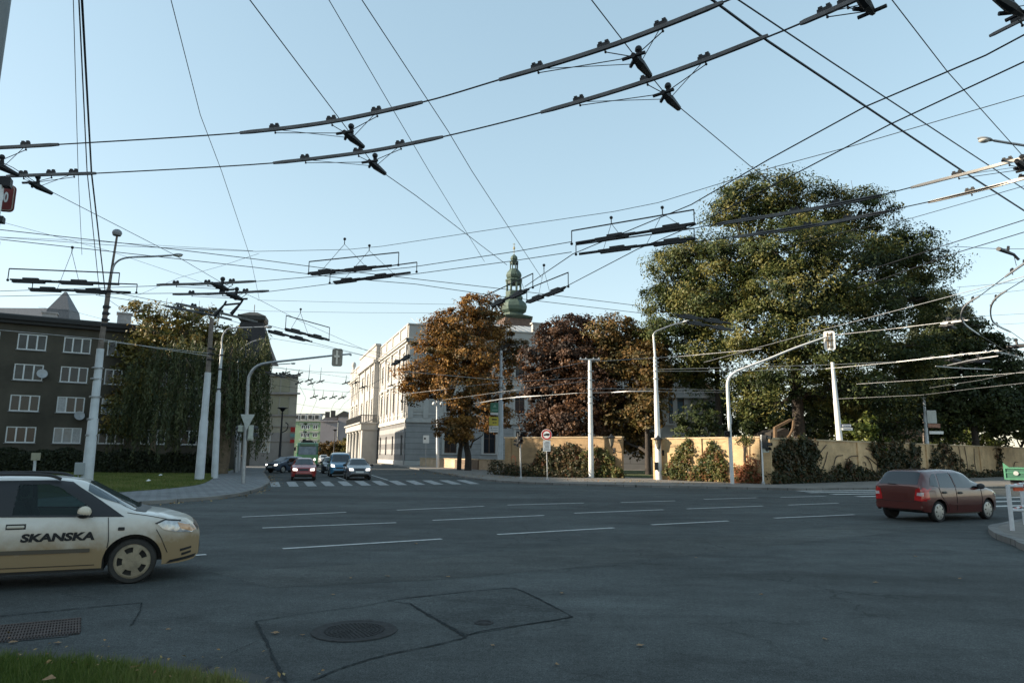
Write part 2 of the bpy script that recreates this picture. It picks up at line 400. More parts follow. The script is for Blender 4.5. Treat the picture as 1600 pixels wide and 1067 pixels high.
# ------------------------------------------------------------------ ground
def asphalt(name, col, seed):
    m = bpy.data.materials.new(name); m.use_nodes = True; t = m.node_tree; b = t.nodes['Principled BSDF']; b.inputs['Roughness'].default_value = .88; b.inputs['Specular IOR Level'].default_value = .22
    tc = t.nodes.new('ShaderNodeTexCoord')
    def noise(sc, det, rot=None, scl=None, rough=.6):
        mp = t.nodes.new('ShaderNodeMapping'); mp.inputs['Location'].default_value = (seed*3.1, seed*1.7, 0)
        if rot is not None: mp.inputs['Rotation'].default_value = (0, 0, rot)
        if scl: mp.inputs['Scale'].default_value = scl
        n = t.nodes.new('ShaderNodeTexNoise'); n.inputs['Scale'].default_value = sc; n.inputs['Detail'].default_value = det; n.inputs['Roughness'].default_value = rough
        t.links.new(tc.outputs['Object'], mp.inputs[0]); t.links.new(mp.outputs[0], n.inputs['Vector']); return n
    def rng(n, lo, hi, a=.3, c=.7):
        r = t.nodes.new('ShaderNodeMapRange'); r.inputs[1].default_value = a; r.inputs[2].default_value = c; r.inputs[3].default_value = lo; r.inputs[4].default_value = hi
        t.links.new(n.outputs['Fac'], r.inputs[0]); return r
    def mul(a, bb):
        q = t.nodes.new('ShaderNodeMath'); q.operation = 'MULTIPLY'; t.links.new(a.outputs[0], q.inputs[0]); t.links.new(bb.outputs[0], q.inputs[1]); return q
    speck = rng(noise(70, 2, rough=.8), .25, 1.95)
    mid = rng(noise(2.2, 6), .82, 1.18)
    big = rng(noise(.16, 4), .72, 1.22)
    oil = rng(noise(.55, 3, RAD(28), (.16, 1, 1)), .80, 1.08, .32, .6)
    grit = rng(noise(18, 4, rough=.75), .66, 1.36)
    track = rng(noise(.30, 2, RAD(28), (.05, 1, 1), .5), .87, 1.14, .38, .62)      # lanes polished by tyres
    drip = rng(noise(.9, 5, RAD(28), (.35, 1, 1), .7), .72, 1.0, .36, .50)         # oil and rubber marks
    vo = t.nodes.new('ShaderNodeTexVoronoi'); vo.feature = 'DISTANCE_TO_EDGE'; vo.inputs['Scale'].default_value = .42; vo.inputs['Randomness'].default_value = 1
    wn = noise(1.6, 5); wa = t.nodes.new('ShaderNodeVectorMath'); wa.operation = 'MULTIPLY_ADD'; wa.inputs[1].default_value = (1.1, 1.1, 0)
    t.links.new(wn.outputs['Color'], wa.inputs[0]); t.links.new(tc.outputs['Object'], wa.inputs[2]); t.links.new(wa.outputs[0], vo.inputs['Vector'])
    cr = t.nodes.new('ShaderNodeMapRange'); cr.inputs[1].default_value = .0; cr.inputs[2].default_value = .010; cr.inputs[3].default_value = .0; cr.inputs[4].default_value = 1
    t.links.new(vo.outputs['Distance'], cr.inputs[0]); msk = rng(noise(.11, 3), 0, 1, .50, .58)
    c1 = t.nodes.new('ShaderNodeMath'); c1.operation = 'MAXIMUM'; iv = t.nodes.new('ShaderNodeMath'); iv.operation = 'SUBTRACT'; iv.inputs[0].default_value = 1; t.links.new(msk.outputs[0], iv.inputs[1])
    t.links.new(cr.outputs[0], c1.inputs[0]); t.links.new(iv.outputs[0], c1.inputs[1]); crack = t.nodes.new('ShaderNodeMapRange'); crack.inputs[3].default_value = .42; t.links.new(c1.outputs[0], crack.inputs[0])
    v = mul(mul(mul(mul(mul(mul(mul(speck, mid), big), oil), grit), track), drip), crack)
    mx = t.nodes.new('ShaderNodeMix'); mx.data_type = 'RGBA'; mx.blend_type = 'MULTIPLY'; mx.inputs[0].default_value = 1; mx.inputs[6].default_value = (*col, 1)
    t.links.new(v.outputs[0], mx.inputs[7]); t.links.new(mx.outputs[2], b.inputs['Base Color'])
    bp = t.nodes.new('ShaderNodeBump'); bp.inputs['Strength'].default_value = .55; bp.inputs['Distance'].default_value = .006
    t.links.new(noise(120, 3).outputs['Fac'], bp.inputs['Height']); t.links.new(bp.outputs['Normal'], b.inputs['Normal'])
    return m
m_road = asphalt('road_asphalt', (.061, .067, .065), 0)
m_patch = asphalt('patched_asphalt', (.063, .070, .068), 5)
m_lane = asphalt('older_asphalt', (.068, .073, .069), 9)
m_tar = mat('tar_seam', (.030, .034, .035), .95, 0, (12, .4), spec=.1)
m_earth = mat('dry_earth', (.10, .085, .06), .95, 0, (1.2, .4), (6, .6, .05))
m_lawn = mat('lawn_turf', (.035, .060, .012), .95, 0, (.9, .5), (14, .9, .06), col2=(.075, .085, .022))
m_pave = brick_mat('grey_pavers', (.17, .18, .185), (.205, .21, .21), (.06, .06, .06), .4, .4, .02, .85, 'XY', .3, .008)
m_pavew = mat('worn_pavement', (.17, .155, .135), .9, 0, (.9, .28), (9, .5, .02))
m_kerbd = brick_mat('dirty_kerb', (.060, .060, .056), (.085, .083, .075), (.02, .02, .02), .62, 5.0, .03, .9, 'XY', .6, .012)
m_kerb = brick_mat('granite_kerb', (.17, .165, .155), (.21, .20, .185), (.05, .05, .045), 1.0, 5.0, .02, .8, 'XY', .4, .01)

g = MB(); g.face([(-3000, -3000, -.03), (3000, -3000, -.03), (3000, 3000, -.03), (-3000, 3000, -.03)]); g.struct('ground', m_earth)
r = MB(); r.face([(-200, -80, 0), (220, -80, 0), (220, 400, 0), (-200, 400, 0)]); r.struct('road', m_road)

def P2(l, z=0.0): return [pz(u, v, z) for u, v in l]
def slab(name, m, pts, z0, z1):
    b = MB(); pts = [Vector((p[0], p[1], z0)) for p in pts]; b.prism(pts, (0, 0, z1-z0)); return b.struct(name, m)
def inset(pts, d):
    out = []; n = len(pts)
    for i in range(n):
        a, b = pts[max(i-1, 0)], pts[min(i+1, n-1)]; t = Vector((b[0]-a[0], b[1]-a[1], 0)).normalized()
        out.append(Vector((pts[i][0]-t.y*d, pts[i][1]+t.x*d, 0)))
    return out
def kerb(name, pts, side, wd=.16, z=.125):
    q = inset(pts, wd*side); b = MB()
    for i in range(len(pts)-1):
        p = [pts[i], pts[i+1], q[i+1], q[i]]; b.prism([Vector((x[0], x[1], -.02)) for x in p], (0, 0, z+.02))
    return b.struct(name, m_kerb)
# left corner: pavement, kerb, lawn
LK = spline(P2([(100, 800), (200, 790.5), (280, 784.7), (350, 778.5), (395, 769.5), (416, 760), (421, 754), (415, 744), (413, 737.5), (424, 731), (437, 726), (452, 720)]), 5)
far_l = gx(462, 330); start = LK[0] + (LK[0]-LK[1]).normalized()*60
LK = [start] + LK + [far_l]
kerb('kerb', LK, 1)
LKi = inset(LK, .16)
slab('pavement', m_pave, LKi + [Vector((-150, 330, 0)), Vector((-150, LKi[0].y, 0))], -.02, .12)
LG = spline(P2([(120, 779), (200, 772.5), (275, 766), (318, 758.5), (338, 746), (352, 738), (377, 731.5)]), 5)
lg0 = LG[0] + (LG[0]-LG[1]).normalized()*40
slab('lawn', m_lawn, [lg0] + LG + [gx(385, 84), gx(300, 84), Vector((-90, 84, 0)), Vector((-90, lg0.y, 0))], .10, .135)
# right corner pavement
RK = spline(P2([(596, 726), (604, 727), (650, 733), (704, 743.4), (769, 752.2), (860, 757.3), (1000, 761), (1104, 763), (1240, 766), (1330, 765.5), (1450, 764), (1600, 762)]), 5)
RK = [gx(560, 330)] + RK + [RK[-1] + (RK[-1]-RK[-2]).normalized()*60]
kerb('kerb', RK, 1)
RKi = inset(RK, .16)
slab('pavement', m_pavew, RKi + [Vector((150, 330, 0))], -.02, .118)
# gardens behind the walls
slab('garden_lawn', m_lawn, [gx(960, 56), gx(1065, 50.5), gx(1125, 72), gx(930, 78)], .115, .15)
# near right island
IK = P2([(1680, 882), (1600, 860), (1584, 852), (1558, 842.5), (1546, 834), (1547, 828), (1566, 824), (1600, 817.5), (1680, 812)])
kerb('kerb', spline(IK, 4), -1, .2, .13)
ik = inset(spline(IK, 4), -.2); slab('traffic_island', m_pavew, ik, -.02, .125)
# foreground verge: kerb and turf
FK = spline(P2([(-60, 1018), (0, 1023), (90, 1026), (169, 1031), (260, 1039), (340, 1051), (400, 1062), (437, 1075), (470, 1090)]), 4)
b = MB(); q = inset(FK, -.17)
kerb('kerb', FK, -1, .17, .045).data.materials[0] = m_kerbd
slab('verge', m_lawn, q + [Vector((-.9, 3.6, 0)), Vector((-5.4, 3.6, 0))], -.02, .05)

# ------------------------------------------------------------------ road surface details
def sheet(name, m, px, z=.004):
    b = MB(); b.face([Vector((p.x, p.y, z)) for p in P2(px)]); return b.struct(name, m)
sheet('asphalt_patch', m_patch, [(640, 943), (606, 938.5), (788, 919.5), (809, 921), (895, 964), (730, 992)])
sheet('asphalt_patch', m_lane, [(330, 893), (520, 884), (900, 852), (1250, 828), (1420, 812), (1500, 822), (1300, 842), (960, 880), (700, 905), (420, 918)], .0025)
def seam(px, wd, z=.008, wob=.004):
    b = MB(); pts = spline(P2(px), 14); pts = [p + Vector(RNG.normal(size=3))*wob for p in pts]
    b.ribbon(pts, [wd*(.25+.75*random.random()) for _ in pts], z); return b.struct('tar_seam', m_tar)
seam([(606, 939), (640, 934), (700, 928), (788, 919.5), (809, 921), (850, 940), (895, 964)], 0.043)
seam([(895, 964), (820, 976), (760, 985), (728, 993)], 0.037)
seam([(641, 943), (668, 960), (700, 978), (728, 995)], 0.056)
seam([(728, 996), (680, 1008), (606, 1023), (540, 1042), (486, 1064)], 0.031)
seam([(400, 971), (480, 958), (560, 948), (606, 939)], 0.019)
seam([(400, 971), (415, 1000), (428, 1030), (447, 1066)], 0.037)
seam([(-40, 967), (0, 963), (110, 952), (222, 942)], 0.035)
seam([(222, 942), (216, 960), (204, 978)], 0.025)
seam([(360, 1020), (380, 1012), (405, 1000)], 0.012)

b = MB()
rows = [[(442, 857.5, 690, 842.2), (777, 835.2, 959, 824.8), (1018, 820, 1138, 814), (1210, 809.5, 1335, 804), (303, 868, 322, 866.6)],
        [(410, 825, 619, 816.7), (676, 813, 850, 805.2), (897, 801.8, 1037, 796.3), (1073, 795, 1192, 790.5), (1232, 789, 1310, 786)],
        [(378, 807.8, 541, 800.3), (620, 797, 756, 791), (793, 789, 912, 785.8), (970, 785, 1055, 782.4), (1100, 780, 1183, 777.6), (1220, 777, 1290, 775)]]
for rw in rows:
    for (a, c, d, e) in rw:
        p, q = P2([(a, c), (d, e)]); pts = [p.lerp(q, t/8) for t in range(9)]; b.ribbon(pts, .135, .010)
for (a, c, d, e) in [(494.5, 734, 540, 749.8), (580, 742, 606, 750)]:
    p, q = P2([(a, c), (d, e)]); b.ribbon([p, q], .13, .010)
b.struct('lane_markings', mat('lane_paint', (.50, .50, .48), .85, 0, (9, .30)))
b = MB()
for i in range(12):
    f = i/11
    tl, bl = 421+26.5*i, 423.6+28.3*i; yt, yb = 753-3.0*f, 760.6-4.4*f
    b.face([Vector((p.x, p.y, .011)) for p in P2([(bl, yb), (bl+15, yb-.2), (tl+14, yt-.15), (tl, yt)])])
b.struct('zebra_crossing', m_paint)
b = MB()
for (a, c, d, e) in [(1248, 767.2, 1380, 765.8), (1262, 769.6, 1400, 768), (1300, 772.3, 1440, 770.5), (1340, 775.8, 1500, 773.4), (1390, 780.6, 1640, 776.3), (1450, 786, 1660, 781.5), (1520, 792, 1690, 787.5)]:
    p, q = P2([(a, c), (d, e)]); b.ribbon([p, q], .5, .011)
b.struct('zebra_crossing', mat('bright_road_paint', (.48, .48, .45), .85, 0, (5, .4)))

# manhole, valve cover, drain grate
m_iron = mat('cast_iron', (.040, .040, .040), .85, .1, (20, .3), spec=.2)
c = pz(554, 985.5, 0); t = E('manhole_cover', 'round cast iron manhole cover with ribbed rings in the asphalt', 'manhole cover', (c.x, c.y, 0))
b = MB(); b.lathe([(.30, .004), (.36, .007), (.40, .012), (.43, .012), (.435, .004)], c, 40); b.build('rim', m_iron, t)
b = MB(); b.lathe([(.001, .009), (.30, .009), (.355, .008)], c, 40)
for k in range(1, 8):
    for j in range(int(6*k)):
        a = 2*math.pi*j/(6*k); rr = .042*k; b.box(c+Vector((rr*math.cos(a), rr*math.sin(a), .010)), (.022, .022, .010), a)
b.build('lid', m_iron, t)
c = pz(756, 973.5, 0); b = MB(); b.lathe([(.001, .012), (.05, .012), (.055, .006), (.075, .006), (.08, .014), (.10, .014), (.105, .005)], c, 24)
b.thing('valve_cover', 'small round iron valve cover inside the square asphalt patch', 'valve cover', m_iron)
G = P2([(-70, 985), (126.5, 966.5), (106, 994.5), (-90, 1013)]); t = E('drain_grate', 'long slotted iron drain grate in the road by the near verge', 'drain grate', (G[0].x, G[0].y, 0))
G = [Vector((p.x, p.y, .006)) for p in G]; b = MB(); b.face([G[3], G[2], G[1], G[0]]); b.build('drain_pit', m_signalb, t); b = MB(); ex, ey = G[1]-G[0], G[3]-G[0]
for i in range(41):
    p = G[0]+ex*(i/41); b.obox(p, ex/41*.55, ey, (0, 0, .012))
for i in range(6): b.obox(G[0]+ey*(i/6)+Vector((0, 0, .001)), ex, ey*.05, (0, 0, .012))
b.build('grate', mat('rusty_iron', (.075, .055, .048), .7, .4, (9, .35)), t)
# fallen leaves on the road
lm_fall = leaf_mat('fallen_leaf', [(.20, .09, .03), (.30, .17, .05), (.36, .27, .12)], .1)
def fallen(n, fn):
    C = np.array([fn() for _ in range(n)]); N = np.tile((0, 0, 1.0), (n, 1)) + RNG.normal(size=(n, 3))*.25; return C, N
spots = [(1368, 911), (1088, 872), (878, 928), (472, 994), (606, 901), (700, 902), (548, 904), (90, 1006), (262, 985), (650, 850), (1430, 870), (520, 930), (20, 1005), (430, 990), (1190, 930), (1000, 1010), (1290, 1000), (1500, 905), (770, 1010), (870, 1040)]
for i, (u, v) in enumerate(spots):
    c = pz(u, v, 0); rr = .03+.02*random.random(); a = random.random()*6; b = MB()
    pts = [Vector((rr*k*math.cos(a+j*math.pi/4.5), rr*k*math.sin(a+j*math.pi/4.5), .014+.010*random.random())) + Vector((c.x, c.y, 0)) for j, k in enumerate([1.1, .55, .95, .5, .9, .5, .95, .5, .6])]
    cc = b.add(pts + [Vector((c.x, c.y, .012))], [(j, (j+1) % 9, 9) for j in range(9)])
    b.thing('fallen_leaf', 'dry brown autumn leaf lying flat on the dark asphalt', 'leaf', mat('dry_leaf', (.26, .16, .08), .8, 0, (20, .3)), 'fallen leaves on the road')

# leaf litter gathered along the kerbs and on the near verge
def litter_strip(label, line, n, wd, size, z, side=1):
    P = poly_resample(line, 60); C = []
    for _ in range(n):
        i = random.randrange(58); a = P[i].lerp(P[i+1], random.random()); t_ = (P[i+1]-P[i]).normalized(); o = abs(random.gauss(0, wd)); C.append((a.x+t_.y*o*side, a.y-t_.x*o*side, z+.01*random.random()))
    C = np.array(C); e = E('leaf_litter', None, None, (0, 0, 0)); N = np.tile((0, 0, 1.), (n, 1))+RNG.normal(size=(n, 3))*.35
    o = quads_mesh('leaf_litter', C, N, size*(.5+RNG.random(n)), .6, RNG.random(n), lm_fall, e); o.parent = None; bpy.data.objects.remove(e); o.name = 'leaf_litter'; tag(o, label, 'leaf litter', None, 'stuff')
litter_strip('dry leaves gathered in the gutter along the left pavement kerb', [p for p in LK[1:-1] if p.y < 60], 260, .35, .085, .012)
litter_strip('dry leaves scattered on the right pavement along the walls', [gx(700, 62), gx(800, 52), gx(920, 49), gx(1040, 46), gx(1180, 41.5)], 420, 2.2, .10, .13)
litter_strip('dry leaves and bits in the near gutter beside the grass corner', [p for p in FK], 130, .16, .03, .012, 1)
litter_strip('brown leaf bits lying in the near grass', [p for p in inset(FK, -.5)], 90, .35, .035, .10, -1)
# ------------------------------------------------------------------ buildings
m_stucco = mat('palace_stucco', (.36, .35, .33), .85, 0, (.6, .12), (8, .2, .01))
m_trim = mat('palace_trim', (.42, .41, .385), .8, 0, (.8, .10))
casing_mat = m_trim
m_rustic = brick_mat('rusticated_base', (.31, .31, .305), (.315, .315, .31), (.17, .17, .17), 400, .82, .04, .85, 'XZ', .18, .0)
m_metal_roof = mat('sheet_roof', (.42, .42, .41), .45, .4, (1, .15))
m_wood = mat('window_wood', (.11, .065, .04), .6, 0, (6, .2))
m_whitew = mat('white_window_frame', (.66, .68, .68), .5, 0, (4, .06))

def oriented_building(O, e_deg): 
    e = az(e_deg); n = Vector((e.y, -e.x, 0)); return e, n

# --- palace
PC = gx(632, 101); sdir = az(-20); fdir = az(70)
pal = E('palace', 'large white palace with three storeys of windows, pillared portico and balcony on the street', 'palace', PC, math.atan2(fdir.y, fdir.x))
FL = Fac(PC, sdir, -fdir)      # street side, seen raking
FF = Fac(PC, fdir, -sdir)      # front side towards the junction
Z1, Z2, Z3 = 6.55, 18.5, 21.0
cols = [FL.hit(x, y)[0] for x, y in ((629.2, 630), (615.2, 635), (605.2, 635), (596.3, 640), (588.5, 640), (580.2, 640), (571.7, 645), (563.5, 645), (556.5, 650), (550.5, 650))]
LL = FL.hit(545.5, 640)[0]
wg, wm, wt = [], [], []
for i, u in enumerate(cols):
    hw = .65
    if i not in (4, 5, 6): wg.append((u-hw, u+hw, 1.5, 4.5))
    wm.append((u-hw, u+hw, 8.2, 11.4)); wt.append((u-hw+.05, u+hw-.05, 14.0, 16.6))
b = MB(); FL.wall(b, 0, LL, 0, Z1, wg, .35); 
fcols = [FF.hit(x, 640)[0] for x in (705, 760, 812, 858)]
fg = [(FF.hit(x, 690)[0]-.95, FF.hit(x, 690)[0]+.95, 1.9, 5.3) for x in (704, 765, 815, 862)]
fm_ = [(u-.8, u+.8, 8.1, 11.2) for u in fcols]; ft = [(u-.75, u+.75, 13.6, 16.5) for u in fcols]
WF = FF.hit(1000, 640)[0]
FF.wall(b, 0, WF, 0, Z1, fg, .35); b.build('base_wall', m_rustic, pal)
b = MB(); FL.wall(b, 0, LL, Z1, Z2, wm+wt, .3); FF.wall(b, 0, WF, Z1, Z2, fm_+ft, .3)
FL.wall(b, 0, LL, Z2, Z3); FF.wall(b, 0, WF, Z2, Z3)
b.build('upper_wall', m_stucco, pal)
b = MB()
for F_, L_ in ((FL, LL), (FF, WF)):
    for z0, z1, o in ((Z1-.25, Z1+.12, .22), (Z1+.12, Z1+.4, .12), (Z2-.55, Z2-.2, .2), (Z2-.2, Z2+.12, .5), (Z2+.12, Z2+.3, .62), (Z3-.1, Z3+.12, .18), (0, .7, .1), (Z1+.9, Z1+1.15, .06), (12.4, 12.75, .12)):
        F_.box(b, -o if F_ is FL else -o+.002, L_, z0, z1, .0, o)
b.build('cornice', m_trim, pal, bevel=.03)
for i in range(len(cols)+1):
    u = (cols[i]+cols[i-1])/2 if 0 < i < len(cols) else (cols[0]-2.0 if i == 0 else cols[-1]+2.4)
    if u < .4: u = .5
    b = MB(); FL.box(b, u-.38, u+.38, Z1+.4, Z2-.55, .01, .17); FL.box(b, u-.45, u+.45, Z2+.3, Z3-.1, .01, .14)
    FL.box(b, u-.5, u+.5, Z2-1.2, Z2-.55, .02, .26); b.build('pilaster', m_trim, pal)
for u in (.55, 2.9, 5.2, 7.4, (fcols[0]+fcols[1])/2, (fcols[1]+fcols[2])/2, (fcols[2]+fcols[3])/2): b = MB(); FF.box(b, u-.4, u+.4, Z1+.4, Z2-.55, .012, .17); b.build('pilaster', m_trim, pal)
for h in wm: b = MB(); FL.box(b, h[0]-.35, h[1]+.35, h[3]+.75, h[3]+1.05, 0, .35); b.build('window_hood', m_trim, pal); b = MB(); FL.box(b, h[0]-.25, h[1]+.25, h[2]-1.1, h[2]-.3, 0, .12); b.build('window_apron', m_trim, pal)
for h in wm+wt: FL.window(pal, h, m_wood, m_glass, (.5,), (.62,), .08, .2, casing=.18)
for h in wg: FL.window(pal, h, m_wood, m_glass, (.5,), (.62,), .08, .25)
for h in fm_+ft: FF.window(pal, h, m_wood, m_glass, (.5,), (.62,), .09, .2, casing=.35)
for h in fg: FF.window(pal, h, m_wood, m_glass, (.5,), (.66,), .09, .25, casing=.4)
b = MB(); FF.box(b, .9, 3.0, 7.9, 12.2, 0, .05); FF.box(b, 1.1, 1.9, 8.1, 12.0, .05, .09); FF.box(b, 2.05, 2.8, 8.1, 12.0, .05, .09); b.build('blind_panel', m_trim, pal)
# portico: projecting centre bay with columns and balcony
u0, u1 = FL.hit(588, 690)[0]-1.5, FL.hit(566, 690)[0]+2
b = MB(); FL.box(b, u0-.6, u0+1.5, 0, 5.9, .2, 2.9); FL.box(b, u1-1.5, u1+.6, 0, 5.9, .2, 2.9); FL.box(b, u0-.8, u1+.8, 5.9, 7.0, .1, 3.2); FL.box(b, u0-1.0, u1+1.0, 7.0, 7.25, .1, 3.5); b.build('portico', m_stucco, pal)
for k in range(4):
    u = u0+1.5+(u1-u0-3)*(k+.5)/4; p = FL.P(u, 0, 2.5); b = MB(); b.lathe([(.5, 0), (.5, .3), (.42, .5), (.44, 2.5), (.36, 5.4), (.5, 5.6), (.5, 5.9)], p, 14); b.build('column', m_trim, pal, smooth=True)
b = MB()
for k in range(int((u1-u0)/.22)): FL.box(b, u0+.22*k, u0+.22*k+.07, 7.3, 8.5, 3.2, 3.26)
FL.box(b, u0-.5, u1+.5, 8.45, 8.58, 3.17, 3.29); FL.box(b, u0-.5, u1+.5, 7.3, 7.4, 3.17, 3.29)
for uu in (u0-.5, u1+.42):
    for k in range(14): FL.box(b, uu, uu+.07, 7.3, 8.5, .3+k*.21, .36+k*.21)
    FL.box(b, uu-.01, uu+.08, 8.45, 8.58, .3, 3.17)
b.build('balcony_railing', m_black, pal)
# projecting bay above the portico, statues and roof
b = MB(); bay = [(u-.6, u+.6, 8.0, 11.4) for u in cols if u0 < u < u1] + [(u-.55, u+.55, 14, 16.6) for u in cols if u0 < u < u1]
BF = Fac(FL.P(0, 0, .9), sdir, -fdir); BF.wall(b, u0, u1, 7.25, Z3+.6, bay, .3)
b.obox(FL.P(u0, 7.25, 0), sdir*.02, -fdir*.9, Vector((0, 0, Z3+.6-7.25))); b.obox(FL.P(u1, 7.25, 0), -sdir*.02, -fdir*.9, Vector((0, 0, Z3+.6-7.25)))
b.build('centre_bay', m_stucco, pal)
b = MB(); BF.box(b, u0-.3, u1+.3, Z2-.3, Z2+.25, 0, .5); BF.box(b, u0-.2, u1+.2, Z3+.4, Z3+.72, -.8, .2)
for u in [u0+.4] + [(a+c)/2 for a, c in zip([x for x in cols if u0 < x < u1], [x for x in cols if u0 < x < u1][1:])] + [u1-.4]:
    BF.box(b, u-.3, u+.3, 7.3, Z2-.3, .0, .2)
b.build('bay_cornice', m_trim, pal)
for h in bay: BF.window(pal, h, m_wood, m_glass, (.5,), (.62,), .08, .2, casing=.18)
b = MB(); p = FL.P(LL-1.5, Z3, -.5); b.lathe([(.5, 0), (.5, .8), (.3, .9), (.25, 1.3), (.45, 1.6), (.55, 2.1), (.4, 2.6), (.05, 2.8)], p, 12); b.build('roof_urn', m_trim, pal, smooth=True)
b = MB(); cw = -sdir; A = FL.P(-.2, Z3+.1, -.3)
depth = 16; pts = [FL.P(.2, Z3+.05, -.4), FL.P(LL-.2, Z3+.05, -.4), FL.P(LL-.2, Z3+2.4, -7), FL.P(7, Z3+2.4, -7)]
b.face(pts)
pts = [FF.P(.4, Z3+.05, -.2), FF.P(WF, Z3+.05, -.2), FF.P(WF, Z3+2.4, -7), FF.P(7, Z3+2.4, -7)]; b.face(pts)
b.face([FF.P(7, Z3+2.4, -7), FF.P(WF, Z3+2.4, -7), FF.P(WF, Z3+.2, -14), FF.P(14, Z3+.2, -14)]); b.face([FL.P(7, Z3+2.4, -7), FL.P(LL, Z3+2.4, -7), FL.P(LL, Z3+.2, -14), FL.P(14, Z3+.2, -14)])
for k in range(28): b.tube([FF.P(1.5+k*1.1, Z3+.1+.0, -.3), FF.P(1.5+k*1.1, Z3+2.42, -7)], .035, 4)
b.build('roof', m_metal_roof, pal)
b = MB(); FF.box(b, fcols[2]+2.2, fcols[2]+4.2, Z3, Z3+1.5, -.7, -.05); FF.box(b, fcols[2]+2.0, fcols[2]+4.4, Z3+1.5, Z3+1.75, -.9, .12); b.build('parapet_pier', m_stucco, pal)
b = MB(); b.tube([FL.P(.22, 0, .12), FL.P(.22, Z1-.3, .12)], .09, 8); b.tube([FL.P(.3, Z1+.5, .3), FL.P(.3, Z2-.6, .3)], .08, 8); b.build('downpipe', m_galv, pal)
# pale wing behind the trees
WG = E('palace_wing', 'pale gabled wing with one dark window glimpsed between tree trunks behind the wall', 'building', gx(1075, 78))
GF = Fac(gx(1030, 78), az(90), -az(0)); wv = GF.hit(1057, 635); h = (wv[0]-.9, wv[0]+.9, wv[1]-1.9, wv[1]+1.9); gw = GF.hit(1118, 640)[0]
b = MB(); GF.wall(b, -1, gw, 0, 8.6, [h], .25); b.prism([GF.P(-1, 8.6, 0), GF.P(gw, 8.6, 0), GF.P(gw*.5, 11.4, 0)], (0, .3, 0)); b.build('wall', m_stucco, WG)
GF.window(WG, h, m_wood, m_glassb, (.5,), (.35, .68), .1, .15, casing=.4)
b = MB()
for u in (.2, 2.0, 5.0, gw-.3): GF.box(b, u-.25, u+.25, 4.2, 8.3, .0, .1)
GF.box(b, -1, gw, 3.8, 4.15, 0, .2); GF.box(b, -1.1, gw+.1, 8.3, 8.6, 0, .3); b.build('cornice', m_trim, WG)
b = MB(); b.prism([GF.P(-1.4, 8.5, .4), GF.P(gw*.5, 11.9, .4), GF.P(gw+.4, 8.5, .4), GF.P(gw+.4, 8.7, .4), GF.P(gw*.5, 12.2, .4), GF.P(-1.4, 8.7, .4)], (0, 12, 0)); b.build('roof', mat('old_tile_roof', (.12, .09, .075), .8, 0, (4, .3)), WG)
# low rear wing seen through the gate gap
LW = E('garden_house', 'pale grey low building behind the gap between the yellow walls', 'house', gx(985, 82))
b = MB(); H_ = Fac(gx(930, 82), az(90), -az(0)); H_.wall(b, 0, 9.5, 0, 7.5); H_.box(b, 0, 9.5, 2.3, 2.6, 0, .1); H_.box(b, 0, 9.5, 4.6, 4.8, 0, .12); b.build('wall', m_rustic, LW)
b = MB(); H_.box(b, -.2, 9.7, 7.3, 7.7, -.1, .3); b.build('cornice', m_trim, LW)
# --- tower behind the palace
TC = gx(800.5, 128); YH = proj((TC.x, 128, CAMZ))[1]
tw = E('bell_tower', 'slender green copper onion-domed tower with open lanterns above the palace roof', 'tower', TC, RAD(0))
def zz(v): return CAMZ + (YH - (370+v/7.117))*128/FPX
kx = 128/FPX/7.117
m_copper = mat('green_copper', (.062, .095, .075), .7, .05, (1.4, .3)); m_copperd = mat('dark_copper', (.035, .048, .040), .7, .05, (2, .3))
m_brickt = mat('tower_brick', (.11, .075, .06), .85, 0, (2, .3))
def L8(name, prof, m): 
    b = MB(); b.lathe([(r*kx, zz(v)-0) for r, v in prof][::-1], (TC.x, TC.y, 0), 8, RAD(22.5)); return b.build(name, m, tw)
b = MB(); s = 158*kx; b.box((TC.x, TC.y, (zz(925)+0)/2), (2*s, 2*s, zz(925)), RAD(20)); b.build('shaft', m_brickt, tw)
L8('base_roof', [(120, 870), (150, 880), (235, 893), (228, 905), (170, 928)], m_copper)
L8('dome', [(100, 690), (118, 706), (150, 735), (163, 775), (152, 815), (110, 845), (118, 872)], m_copper)
L8('drum', [(92, 592), (100, 606), (94, 640), (112, 660), (104, 692)], m_copper)
L8('small_dome', [(46, 325), (60, 342), (86, 375), (95, 402), (86, 425), (70, 440), (104, 458), (98, 472), (80, 478)], m_copper)
L8('cap', [(6, 150), (18, 160), (40, 182), (44, 205), (30, 225), (56, 236), (52, 246), (40, 250)], m_copper)
for r_, v0, v1 in ((82, 476, 594), (44, 248, 327)):
    for j in range(8):
        a = RAD(22.5+45*j); p = Vector((TC.x+r_*kx*math.cos(a), TC.y+r_*kx*math.sin(a), 0)); b = MB()
        b.tube([p+Vector((0, 0, zz(v1))), p+Vector((0, 0, zz(v0)))], r_*kx*.15, 6); b.build('lantern_post', m_copper, tw)
    b = MB(); b.lathe([(r_*kx*1.02, zz(v0+30 if r_ > 60 else v0+18)), (r_*kx*1.06, zz(v0))], (TC.x, TC.y, 0), 8, RAD(22.5)); b.build('lantern_arch', m_copperd, tw)
b = MB(); b.tube([(TC.x, TC.y, zz(155)), (TC.x, TC.y, zz(15))], .06, 6); b.ball((TC.x, TC.y, zz(75)), .22, 8, 6, (1, 1, 1.6)); b.box((TC.x, TC.y, zz(28)), (.5, .08, .08)); b.build('finial', mat('gilt_finial', (.35, .30, .18), .4, .6), tw)

